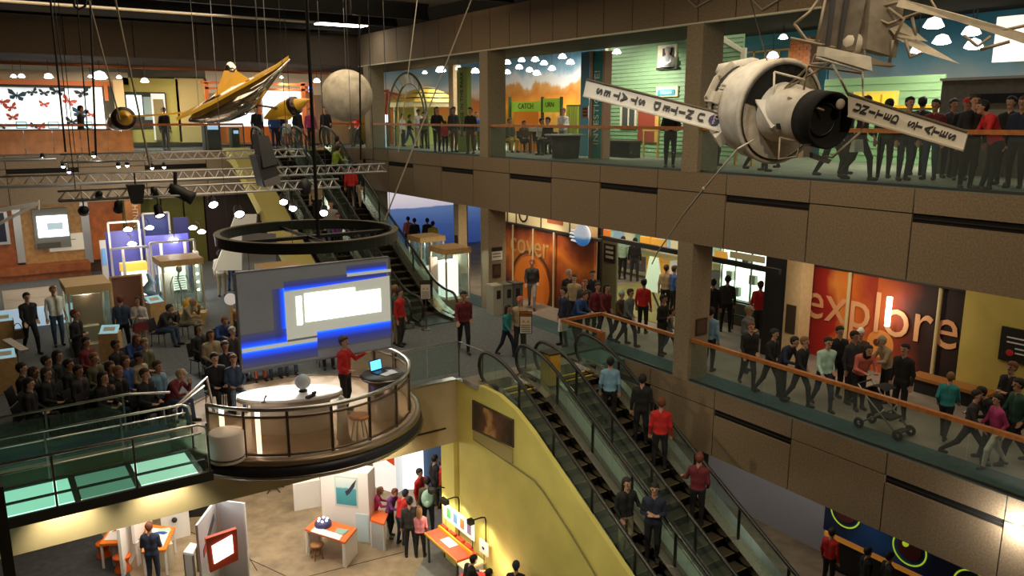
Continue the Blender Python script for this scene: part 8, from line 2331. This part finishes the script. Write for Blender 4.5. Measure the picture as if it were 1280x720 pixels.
# ---- everyone else: (x, y of crown, floor, height, pose, facing, top, trousers, hair, colour, skin, words)
STAND = [
 (32, 369, 0, 1.72, 'walk', 20, 'black', 'black', 'short', 'k', 0, 'person in black jacket walking with a bag near the show case'),
 (66, 361, 0, 1.75, 'stand', 10, 'white', 'denim', 'short', 'l', 0, 'man in a white hooded top and jeans'),
 (93, 391, 0, 1.75, 'fold', 60, 'black', 'black', 'short', 'r', 0, 'tall person in black standing behind the audience'),
 (150, 373, 0, 1.62, 'back', 170, 'denim', 'black', 'short', 'r', 0, 'woman in a denim jacket seen from behind'),
 (172, 374, 0, 1.62, 'fold', -30, 'white', 'khaki', 'long', 'b', 0, 'woman in white with a crimson bag'),
 (274, 316, 0, 1.70, 'stand', 160, 'white', 'khaki', 'short', 'k', 1, 'man in a white shirt and pale trousers by the partition'),
 (286, 313, 0, 1.62, 'stand', 150, 'orange', 'denim', 'short', 'b', 0, 'person in an orange shirt beside the man in white'),
 (493, 360, 0, 1.75, 'stand', 100, 'green', 'khaki', 'short', 'l', 0, 'man in a dark green top beside the hanging screen'),
 (499, 364, 0, 1.68, 'stand', 60, 'red', 'char', 'short', 'k', 0, 'person in red half hidden behind the man in dark green'),
 (579, 367, 0, 1.75, 'walk', 10, 'maroon', 'black', 'short', 'k', 0, 'man in a dark red shirt walking with a bundle on his arm'),
 (633, 384, 0, 1.45, 'walk', 60, 'teal', 'navy', 'long', 'k', 1, 'child in a turquoise top walking near the escalator sign'),
 (650, 374, 0, 1.68, 'stand', -20, 'tan', 'char', 'cap', 'coral', 0, 'person in a tan jacket and red cap by the escalator sign'),
 (665, 327, 0, 1.72, 'walk', 0, 'char', 'grey', 'short', 'r', 0, 'person in charcoal before the orange disc poster'),
 (705, 362, 0, 1.72, 'stand', -60, 'navy', 'black', 'short', 'k', 0, 'person in navy standing by the wood rail with a white bag'),
 (724, 366, 0, 1.70, 'lean', 60, 'blue', 'black', 'short', 'b', 0, 'person in bright blue leaning on the corner of the wood rail'),
 (711, 340, 0, 1.72, 'stand', 30, 'black', 'black', 'short', 'g', 0, 'grey haired person in black in the crowd before the poster'),
 (718, 346, 0, 1.68, 'stand', -10, 'tan', 'char', 'short', 'b', 3, 'person in tan half hidden in the crowd before the poster'),
 (741, 341, 0, 1.74, 'stand', 10, 'black', 'black', 'short', 'k', 0, 'man in black facing out of the crowd beside the black screen'),
 (731, 353, 0, 1.70, 'fold', -20, 'char', 'black', 'short', 'l', 0, 'person in charcoal next to the person in bright blue'),
 (747, 357, 0, 1.66, 'stand', 20, 'maroon', 'black', 'short', 'b', 0, 'person in dark maroon in the middle of the crowd'),
 (757, 358, 0, 1.66, 'walk', 40, 'maroon', 'navy', 'long', 'k', 0, 'long haired person in maroon in the middle of the crowd'),
 (775, 366, 0, 1.55, 'walk', 60, 'brown', 'black', 'beanie', 'mint', 0, 'person in a pale green hat behind the wood rail'),
 (786, 364, 0, 1.68, 'walk', 60, 'plaid', 'black', 'short', 'b', 0, 'person in a patterned dark shirt behind the wood rail'),
 (805, 352, 0, 1.68, 'stand', 160, 'red', 'black', 'short', 'k', 0, 'person in bright red in the shop crowd'),
 (779, 298, 0, 1.75, 'stand', 170, 'mint', 'black', 'short', 'b', 0, 'person in a mint green shirt deep in the shop'),
 (794, 300, 0, 1.75, 'back', 170, 'black', 'char', 'short', 'k', 0, 'person in black next to the mint shirt in the shop'),
 (833, 334, 0, 1.66, 'stand', 170, 'tan', 'black', 'bun', 'k', 0, 'woman in a cream top beside the big column'),
 (843, 335, 0, 1.68, 'stand', 120, 'blue', 'black', 'short', 'b', 0, 'person in blue partly hidden by the big column'),
 (829, 372, 0, 1.70, 'fold', 60, 'black', 'black', 'short', 'k', 1, 'person in black against the big column'),
 (838, 388, 0, 1.30, 'walk', 90, 'grey', 'denim', 'short', 'b', 0, 'child in grey passing behind the big column'),
 (889, 388, 0, 1.68, 'stand', 150, 'sky', 'black', 'short', 'k', 0, 'person in pale blue just right of the big column'),
 (892, 352, 0, 1.70, 'stand', 170, 'black', 'black', 'short', 'k', 0, 'person in black left of the lit display case'),
 (910, 348, 0, 1.74, 'back', 180, 'char', 'black', 'short', 'k', 1, 'man in charcoal looking into the lit display case'),
 (951, 355, 0, 1.72, 'stand', 160, 'red', 'char', 'short', 'b', 0, 'person in a red jacket by the black curtain'),
 (936, 386, 0, 1.74, 'fold', 60, 'plaid', 'black', 'cap', 'khaki', 0, 'man in a plaid jacket and pale cap'),
 (938, 410, 0, 1.66, 'walk', 20, 'black', 'black', 'short', 'r', 0, 'person in black coat with a pale blue collar behind the wood rail'),
 (985, 422, 0, 1.66, 'lean', 60, 'navy', 'black', 'short', 'k', 0, 'person in navy bending behind the wood rail'),
 (1003, 428, 0, 1.62, 'walk', 60, 'black', 'black', 'short', 'l', 0, 'person in black with fair hair next to the pale jacketed woman'),
 (1034, 425, 0, 1.68, 'walk', 30, 'mint', 'navy', 'short', 'k', 0, 'woman in a pale mint jacket in front of the letter poster'),
 (1050, 412, 0, 1.72, 'stand', 30, 'black', 'black', 'short', 'k', 0, 'person in black below the letter p of the poster'),
 (1068, 418, 0, 1.70, 'stand', 50, 'char', 'black', 'short', 'k', 1, 'person in charcoal below the letter l of the poster'),
 (1081, 432, 0, 1.66, 'lean', 30, 'coral', 'black', 'long', 'k', 0, 'woman in a coral jacket bending over the pushchair'),
 (1076, 415, 0, 1.62, 'stand', 10, 'brown', 'black', 'beanie', 'white', 0, 'person in a pale hat behind the woman in coral'),
 (1113, 424, 0, 1.62, 'reach', -60, 'tan', 'black', 'beanie', 'khaki', 0, 'person in a tan jumper and knitted hat reaching sideways'),
 (1132, 434, 0, 1.70, 'stand', -30, 'black', 'black', 'short', 'k', 0, 'large person in black under the letter r of the poster'),
 (1188, 470, 0, 1.40, 'walk', 170, 'teal', 'black', 'short', 'l', 0, 'child in a teal top walking away along the wood rail'),
 (1238, 487, 0, 1.55, 'lean', -60, 'black', 'black', 'short', 'k', 0, 'person in black bending beside the pink sleeved child'),
 (1251, 497, 0, 1.45, 'walk', -60, 'magenta', 'white', 'short', 'k', 0, 'child in a bright pink top by the golden wall'),
 (1266, 457, 0, 1.70, 'fold', -40, 'black', 'black', 'short', 'r', 0, 'person in black in front of the black wall sign'),
 (1215, 510, 0, 1.45, 'run', 80, 'char', 'black', 'short', 'k', 0, 'child in dark clothes running along the wood rail'),
 (1278, 478, 0, 1.70, 'walk', -60, 'green', 'black', 'short', 'k', 0, 'person in dark green at the picture edge'),
 (964, 436, 0, 1.62, 'walk', 60, 'black', 'black', 'short', 'k', 0, 'person in black striding before the black curtain'),
 # lower level
 (512, 625, L1, 1.72, 'back', 180, 'char', 'black', 'short', 'k', 0, 'person in a dark hooded coat standing with back turned at the kiosk'),
 (524, 637, L1, 1.45, 'back', 170, 'pink', 'black', 'long', 'l', 0, 'long haired child in a pale pink coat'),
 (500, 618, L1, 1.60, 'reach', 130, 'red', 'navy', 'beanie', 'navy', 0, 'person in red with a navy hat leaning over the orange table'),
 (486, 612, L1, 1.55, 'reach', 60, 'purple', 'black', 'short', 'r', 0, 'child in purple at the glowing kiosk'),
 (467, 612, L1, 1.50, 'reach', 90, 'magenta', 'black', 'long', 'l', 0, 'girl in pink leaning beside the tall kiosk board'),
 (524, 589, L1, 1.70, 'stand', 60, 'red', 'black', 'short', 'k', 0, 'person in a red jacket behind the backpack carrier'),
 (534, 600, L1, 1.72, 'back', 180, 'olive', 'black', 'short', 'k', 0, 'person carrying a mint green backpack'),
 (543, 572, L1, 1.70, 'stand', 120, 'black', 'black', 'short', 'k', 0, 'person in black at the back near the yellow wall'),
 (552, 576, L1, 1.66, 'stand', 100, 'red', 'black', 'short', 'b', 0, 'person in bright red at the back near the yellow wall'),
 (186, 657, L1, 1.70, 'fold', 160, 'navy', 'navy', 'short', 'r', 0, 'visitor in dark navy at the orange activity table'),
 (583, 700, L1, 1.62, 'reach', 120, 'black', 'black', 'short', 'k', 0, 'person in dark clothes bending by the red counter'),
 (611, 715, L1, 1.50, 'stand', 120, 'black', 'black', 'short', 'k', 1, 'dark haired child at the bottom edge by the red round table'),
 (645, 706, L1, 1.66, 'stand', 170, 'black', 'black', 'cap', 'navy', 0, 'person in black with a dark cap by the pink poster'),
 (1040, 664, L1, 1.60, 'stand', 150, 'red', 'black', 'short', 'k', 0, 'dim figure in red beside the orange counter'),
 (1085, 688, L1, 1.60, 'stand', 120, 'black', 'black', 'short', 'k', 0, 'dim dark figure before the orange counter'),
 (1112, 694, L1, 1.65, 'stand', 120, 'char', 'black', 'short', 'k', 0, 'second dim dark figure before the orange counter'),
]
for (px, py, zf, h, kd, fc, tp, bt_, hr, hc, s_, lab) in STAND:
 eff = {'lean': .94, 'reach': .97, 'run': .98}.get(kd, 1.0)
 p = head_at(px, py, zf, h * eff + .01)
 if zf == 0 and p.y < 17.6:
  p *= max(1, 15.85 / p.x)
 person(p, kd, fc, lab, tp, bt_, hr, hc, h, s_)
# seated on benches beyond the audience
for px, py, tp, bt_, hr, hc, fc, lab, sl_ in ((198, 380, 'char', 'denim', 'short', 'k', 60, 'seated man in dark jacket and jeans reading behind the audience', 'dark stool chair under the reading man'), (228, 372, 'khaki', 'khaki', 'short', 'g', 60, 'seated man in pale clothes before the wood bench', 'dark chair under the man in pale clothes')):
 p = head_at(px, py, 0, SITH)
 person(p, 'sit_lean', fc, lab, tp, bt_, hr, hc, 1.72)
 seat_for(p, fc, sl_, 'dark', 'audience chairs')
# upper galleries: (x, distance plane, height, pose, facing ...)
UP = [
 (503, 'X', 17.6, 1.45, 'stand', 60, 'white', 'black', 'short', 'k', 'child in white by the trellis arch'),
 (511, 'X', 17.0, 1.40, 'walk', 80, 'black', 'denim', 'short', 'b', 'child in black under the trellis arch'),
 (523, 'X', 17.4, 1.62, 'present', 20, 'white', 'tan', 'cap', 'black', 'person in white with a broad dark hat before the pavilion'),
 (530, 'X', 17.2, 1.50, 'stand', -30, 'olive', 'black', 'short', 'k', 'person in olive beside the broad dark hat'),
 (546, 'X', 15.9, 1.66, 'rail', 20, 'black', 'black', 'long', 'b', 'woman in black at the upper rail before the pavilion'),
 (556, 'X', 15.9, 1.15, 'stand', 180, 'red', 'black', 'short', 'k', 'child in a red top at the upper rail'),
 (567, 'X', 16.2, 1.66, 'stand', 30, 'char', 'brown', 'short', 'b', 'person in charcoal at the upper rail by the lime banner'),
 (588, 'X', 16.0, 1.62, 'stand', -20, 'black', 'brown', 'short', 'k', 'person in black between the lime banner and the column'),
 (596, 'X', 18.0, 1.50, 'stand', 20, 'blue', 'olive', 'short', 'b', 'person in blue just left of the column upstairs'),
 (655, 'X', 18.6, 1.50, 'sit', 20, 'brown', 'black', 'short', 'k', 'seated child in front of the orange game panel'),
 (637, 'X', 18.0, 1.62, 'sit', 30, 'olive', 'yellow', 'short', 'b', 'seated person in olive beside the column at the game kiosk'),
 (677, 'X', 18.2, 1.62, 'sit', 40, 'white', 'black', 'short', 'k', 'seated person in white at the game kiosk'),
 (685, 'X', 17.9, 1.66, 'sit', -40, 'black', 'black', 'short', 'k', 'seated person in black at the game kiosk'),
 (704, 'X', 18.8, 1.60, 'fold', -30, 'white', 'grey', 'short', 'l', 'person in white in front of the yellow green cabinet'),
 (839, 'X', 15.9, 1.64, 'lean', 0, 'black', 'black', 'short', 'k', 'person in black at the upper rail beside the near column'),
 (1044, 'X', 15.9, 1.68, 'walk', 60, 'black', 'black', 'short', 'k', 'person in black striding behind the satellite drum'),
 (1060, 'X', 17.5, 1.66, 'stand', 120, 'char', 'black', 'short', 'k', 'person in charcoal deeper behind the satellite drum'),
 (1078, 'X', 15.9, 1.68, 'walk', 80, 'black', 'black', 'short', 'k', 'person in black with a white bag below the lettered panel'),
 (1110, 'X', 17.0, 1.64, 'stand', 170, 'green', 'black', 'short', 'k', 'person in dark green below the lettered panel'),
 (1135, 'X', 16.7, 1.66, 'stand', 30, 'black', 'navy', 'short', 'k', 'person in black and navy under the lettered panel middle'),
 (1151, 'X', 18.5, 1.70, 'stand', 160, 'black', 'black', 'short', 'k', 'dark haired person looking at the yellow window'),
 (1168, 'X', 17.4, 1.62, 'stand', -20, 'maroon', 'denim', 'short', 'k', 'person in maroon and jeans below the lettered panel end'),
 (1190, 'X', 18.3, 1.64, 'stand', 30, 'char', 'black', 'short', 'k', 'person in charcoal behind the crouching child'),
 (1207, 'X', 17.8, 1.64, 'stand', 10, 'black', 'black', 'cap', 'red', 'person in black with a red cap before the booth'),
 (1216, 'X', 15.8, 1.66, 'stand', 20, 'black', 'black', 'short', 'k', 'person in plain black next to the red cap at the upper rail'),
 (1240, 'X', 15.65, 1.66, 'lean', -70, 'red', 'black', 'short', 'k', 'man in a dark red jacket leaning on the upper wood rail'),
 (1262, 'X', 17.2, 1.64, 'stand', -30, 'black', 'black', 'short', 'k', 'person in black behind the leaning man'),
 (1277, 'X', 16.6, 1.62, 'stand', -20, 'navy', 'black', 'short', 'b', 'person in navy at the picture edge upstairs'),
 (897, 'X', 17.6, 1.60, 'stand', 120, 'brown', 'black', 'short', 'b', 'person in brown beside the small gallery bench'),
 (950, 'X', 16.6, 1.55, 'walk', 60, 'black', 'black', 'short', 'k', 'person in black beneath the satellite drum'),
 (965, 'X', 17.2, 1.55, 'walk', -60, 'char', 'black', 'short', 'k', 'person in charcoal beneath the satellite drum'),
 (100, 'Y', 35.2, 1.70, 'walk', 80, 'char', 'black', 'short', 'k', 'person in charcoal passing the butterfly window'),
 (205, 'Y', 36.5, 1.66, 'stand', 30, 'black', 'black', 'short', 'k', 'person in black before the olive wall'),
 (321, 'Y', 35.2, 1.72, 'stand', 30, 'black', 'black', 'short', 'k', 'person in black at the far rail behind the rocket pod'),
 (342, 'Y', 35.6, 1.68, 'stand', 30, 'blue', 'navy', 'short', 'k', 'person in blue at the head of the far escalator'),
 (350, 'Y', 35.8, 1.66, 'stand', -30, 'navy', 'black', 'short', 'b', 'person in navy next to the person in blue upstairs'),
 (358, 'Y', 34.6, 1.25, 'stand', 10, 'white', 'red', 'long', 'b', 'child in white top and red trousers at the head of the far escalator'),
 (372, 'Y', 34.8, 1.72, 'stand', 40, 'black', 'black', 'short', 'k', 'tall person in black at the head of the far escalator'),
 (388, 'Y', 35.0, 1.66, 'stand', 10, 'magenta', 'black', 'short', 'b', 'person with a crimson shirt under a black coat near the moon globe'),
 (407, 'Y', 35.2, 1.72, 'stand', -20, 'black', 'black', 'short', 'k', 'tall person in black behind the black pole'),
 (446, 'Y', 36.5, 1.60, 'walk', -60, 'red', 'black', 'short', 'k', 'person in red walking near the corner column upstairs'),
 (158, 'Y', 36.5, 1.66, 'stand', 60, 'char', 'black', 'short', 'k', 'person in charcoal below the rocket pod'),
]
for (px, ax_, v_, h, kd, fc, tp, bt_, hr, hc, lab) in UP:
 p = W(px, 150, X=v_) if ax_ == 'X' else W(px, 150, Y=v_)
 person((p.x, p.y, L3), kd, fc, lab, tp, bt_, hr, hc, h, len(lab) % 2)
 if kd == 'sit':
  seat_for(Vector((p.x, p.y, L3)), fc, 'dark chair under the ' + lab.replace('seated ', ''), 'dark', 'audience chairs')
# riders on the escalators stand on the steps
RIDE = [
 (12.68, 14.28, 'back', 180, 'sky', 'black', 'short', 'k', 1.66, 'rider in a light blue top seen from behind near the escalator head'),
 (13.12, 13.59, 'back', 180, 'black', 'black', 'short', 'k', 1.72, 'dark clad rider just above the person in red'),
 (13.1, 12.9, 'back', 180, 'red', 'black', 'short', 'r', 1.72, 'rider in a bright red top with back turned'),
 (12.95, 11.51, 'rail', 170, 'maroon', 'black', 'short', 'r', 1.66, 'rider in dark maroon reaching for the handrail'),
 (10.76, 11.51, 'rail', 30, 'black', 'khaki', 'long', 'k', 1.66, 'rider in black jacket and khaki trousers holding the handrail'),
 (11.24, 11.17, 'fold', 0, 'navy', 'black', 'short', 'k', 1.74, 'rider in navy jacket and white shirt facing out'),
]
for (xx_, ys_, kd, fc, tp, bt_, hr, hc, h, lab) in RIDE:
 person((xx_, ys_, nosA(ys_ - .17, .3)), kd, fc, lab, tp, bt_, hr, hc, h, 0, 'riders on the near escalators')
for (px, py, nf, xr, kd, fc, tp, bt_, hr, h, lab) in ((387, 226, nosC, 10.9, 'stand', 0, 'tan', 'black', 'short', 1.7, 'rider in a pale tank top on the far escalator'), (397, 255, nosC, 10.9, 'stand', 0, 'grey', 'ltdenim', 'short', 1.7, 'rider in a grey jumper and jeans on the far escalator'), (422, 268, nosC, 11.0, 'rail', 10, 'purple', 'black', 'short', 1.5, 'lowest rider in purple on the far escalator'),
              (420, 212, nosD, 12.6, 'back', 180, 'red', 'black', 'short', 1.68, 'rider in red going up the far escalator'), (434, 205, nosD, 12.8, 'back', 180, 'black', 'tan', 'short', 1.72, 'rider in black with tan trousers going up the far escalator'), (412, 182, nosD, 12.5, 'reach', 120, 'lime', 'black', 'short', 1.6, 'rider in lime green near the top of the far escalator'),
              (419, 172, nosD, 12.8, 'back', 150, 'olive', 'olive', 'short', 1.7, 'rider in olive at the top of the far escalator')):
 rr_ = ray(px, py)
 y = min((abs((CZ + rr_.z * (yy_ / rr_.y)) - (nf(yy_) + h)) + .3 * abs(rr_.x * yy_ / rr_.y - xr), yy_) for yy_ in [23 + .05 * i for i in range(250)])[1]
 ys_ = 24.0 + round((y - 24.0) / (.2 / SL)) * .2 / SL + .17
 person((xr, ys_, nf(ys_ - .17, .3)), kd, fc, lab, tp, bt_, hr, 'k', h, 0, 'riders on the far escalators')
# presenter on the stage
person(Vector((6.75, 16.75, .012)), 'present', 60, 'presenter in a bright red coat beside the lectern on the stage', 'red', 'black', 'short', 'b', 1.74)
# people looking at the sea picture
for px, py, tp, hc, lab in ((510, 273, 'coral', 'k', 'person in coral looking at the sea picture'), (518, 275, 'black', 'k', 'person in black looking at the sea picture'), (534, 275, 'black', 'k', 'second person in black looking at the sea picture'), (541, 279, 'yellow', 'k', 'person in yellow looking at the sea picture'), (487, 268, 'maroon', 'k', 'person in maroon at the edge of the sea picture'), (553, 318, 'red', 'k', 'person in red behind the bright show case')):
 p = head_at(px, py, 0, 1.7 if py < 300 else 1.3)
 person(p, 'back', 180, lab, tp, 'black', 'short', hc, 1.7 if py < 300 else 1.3)
# ---- bags, pushchair
def bag(p, label, c_, w=.32, h=.28, d_=.12, nm='handbag', rz=0):
 t = thing(nm, label, 'bag', p)
 M().hexa([Vector(p) + Matrix.Rotation(rz, 3, 'Z') @ Vector(v) for v in ((-w / 2, -d_ / 2, 0), (w / 2, -d_ / 2, 0), (w / 2, d_ / 2, 0), (-w / 2, d_ / 2, 0), (-w * .42, -d_ * .3, h), (w * .42, -d_ * .3, h), (w * .42, d_ * .3, h), (-w * .42, d_ * .3, h))]).part('body', cmat(c_), t)
 M().tube([Vector(p) + Matrix.Rotation(rz, 3, 'Z') @ Vector((w * .35 * math.cos(a_), 0, h + .2 * math.sin(a_))) for a_ in [PI * j / 8 for j in range(9)]], .012, 5).part('strap', cmat('black'), t)
 return t
p = head_at(172, 374, 0, 1.63)
q = Vector((p.x, p.y, .75)) + Vector((-p.x, -p.y, 0)).normalized() * .22
bag(q, 'crimson handbag carried by the woman in white', 'maroon', .42, .24, .14, rz=.3)
p = head_at(32, 369, 0, 1.73)
bag(Vector((p.x - .3, p.y - .1, .5)), 'dark handbag of the person in the black jacket', 'brown', .28, .26)
p = head_at(705, 362, 0, 1.73)
bag(Vector((p.x - .22, p.y - .25, .55)), 'white tote bag at the wood rail corner', 'white', .3, .38, .1, 'tote_bag')
p = W(1078, 150, X=15.9)
bag(Vector((p.x - .3, p.y - .12, L3 + .62)), 'white shoulder bag upstairs below the lettered panel', 'white', .34, .26, .12)
p = head_at(534, 600, L1, 1.73)
d = Vector((-p.x, -p.y, 0)).normalized()
q = p + d * .2
t = thing('backpack', 'mint green backpack worn on the lower level', 'bag', (q.x, q.y, L1 + 1.0))
M().ball((q.x, q.y, L1 + 1.25), (.2, .16, .27), 14, 10).part('body', cmat('mint'), t, True)
M().ball((q.x + d.x * .1, q.y + d.y * .1, L1 + 1.15), (.13, .1, .13), 12, 8).part('pocket', cmat('mint'), t, True)
# pushchair at the wood rail
pc2 = W(1105, 535, z=0)
pc2 = Vector((16.0, W(1105, 535, X=16.0).y, 0))
ps = thing('pushchair', 'black folding pushchair beside the long wood rail', 'pushchair', pc2)
def L_(x, y, z):
 return pc2 + Vector((x, y, z))
for s_ in (-.25, .25):
 M().tube([L_(s_, .55, 1.0), L_(s_, .3, .75), L_(s_, -.45, .12)], .018, 6).part('frame_tube', alu, ps, True)
 M().tube([L_(s_, .45, .12), L_(s_, .0, .45), L_(s_, -.1, .6)], .018, 6).part('frame_tube', alu, ps, True)
 for y_ in (-.45, .45):
  M().lathe([(.05, -.02), (.11, -.025), (.125, 0), (.11, .025), (.05, .02)], L_(s_, y_, .125), 16, (1, 0, 0)).part('wheel', rubber, ps, True)
M().tube([L_(-.25, .55, 1.0), L_(.25, .55, 1.0)], .022, 6).part('handle', rubber, ps)
M().slab([L_(-.2, -.25, .42), L_(.2, -.25, .42), L_(.2, .15, .38), L_(-.2, .15, .38)], (0, 0, 1), .05).part('seat', cmat('black'), ps)
M().slab([L_(-.2, .15, .4), L_(.2, .15, .4), L_(.2, .38, .95), L_(-.2, .38, .95)], (0, -1, .4), .05).part('backrest', cmat('black'), ps)
M().lathe([(.30, 0), (.30, .02)], L_(0, .2, .75), 10, (1, 0, 0), 1.2, 3.4)
M().lathe([(.32, -.22), (.34, 0), (.32, .22)], L_(0, .12, .72), 10, (1, 0, 0), .3, 2.2).part('canopy', cmat('black'), ps, True)
M().slab([L_(-.18, -.5, .2), L_(.18, -.5, .2), L_(.18, -.3, .16), L_(-.18, -.3, .16)], (0, 0, 1), .03).part('footrest', cmat('char'), ps)
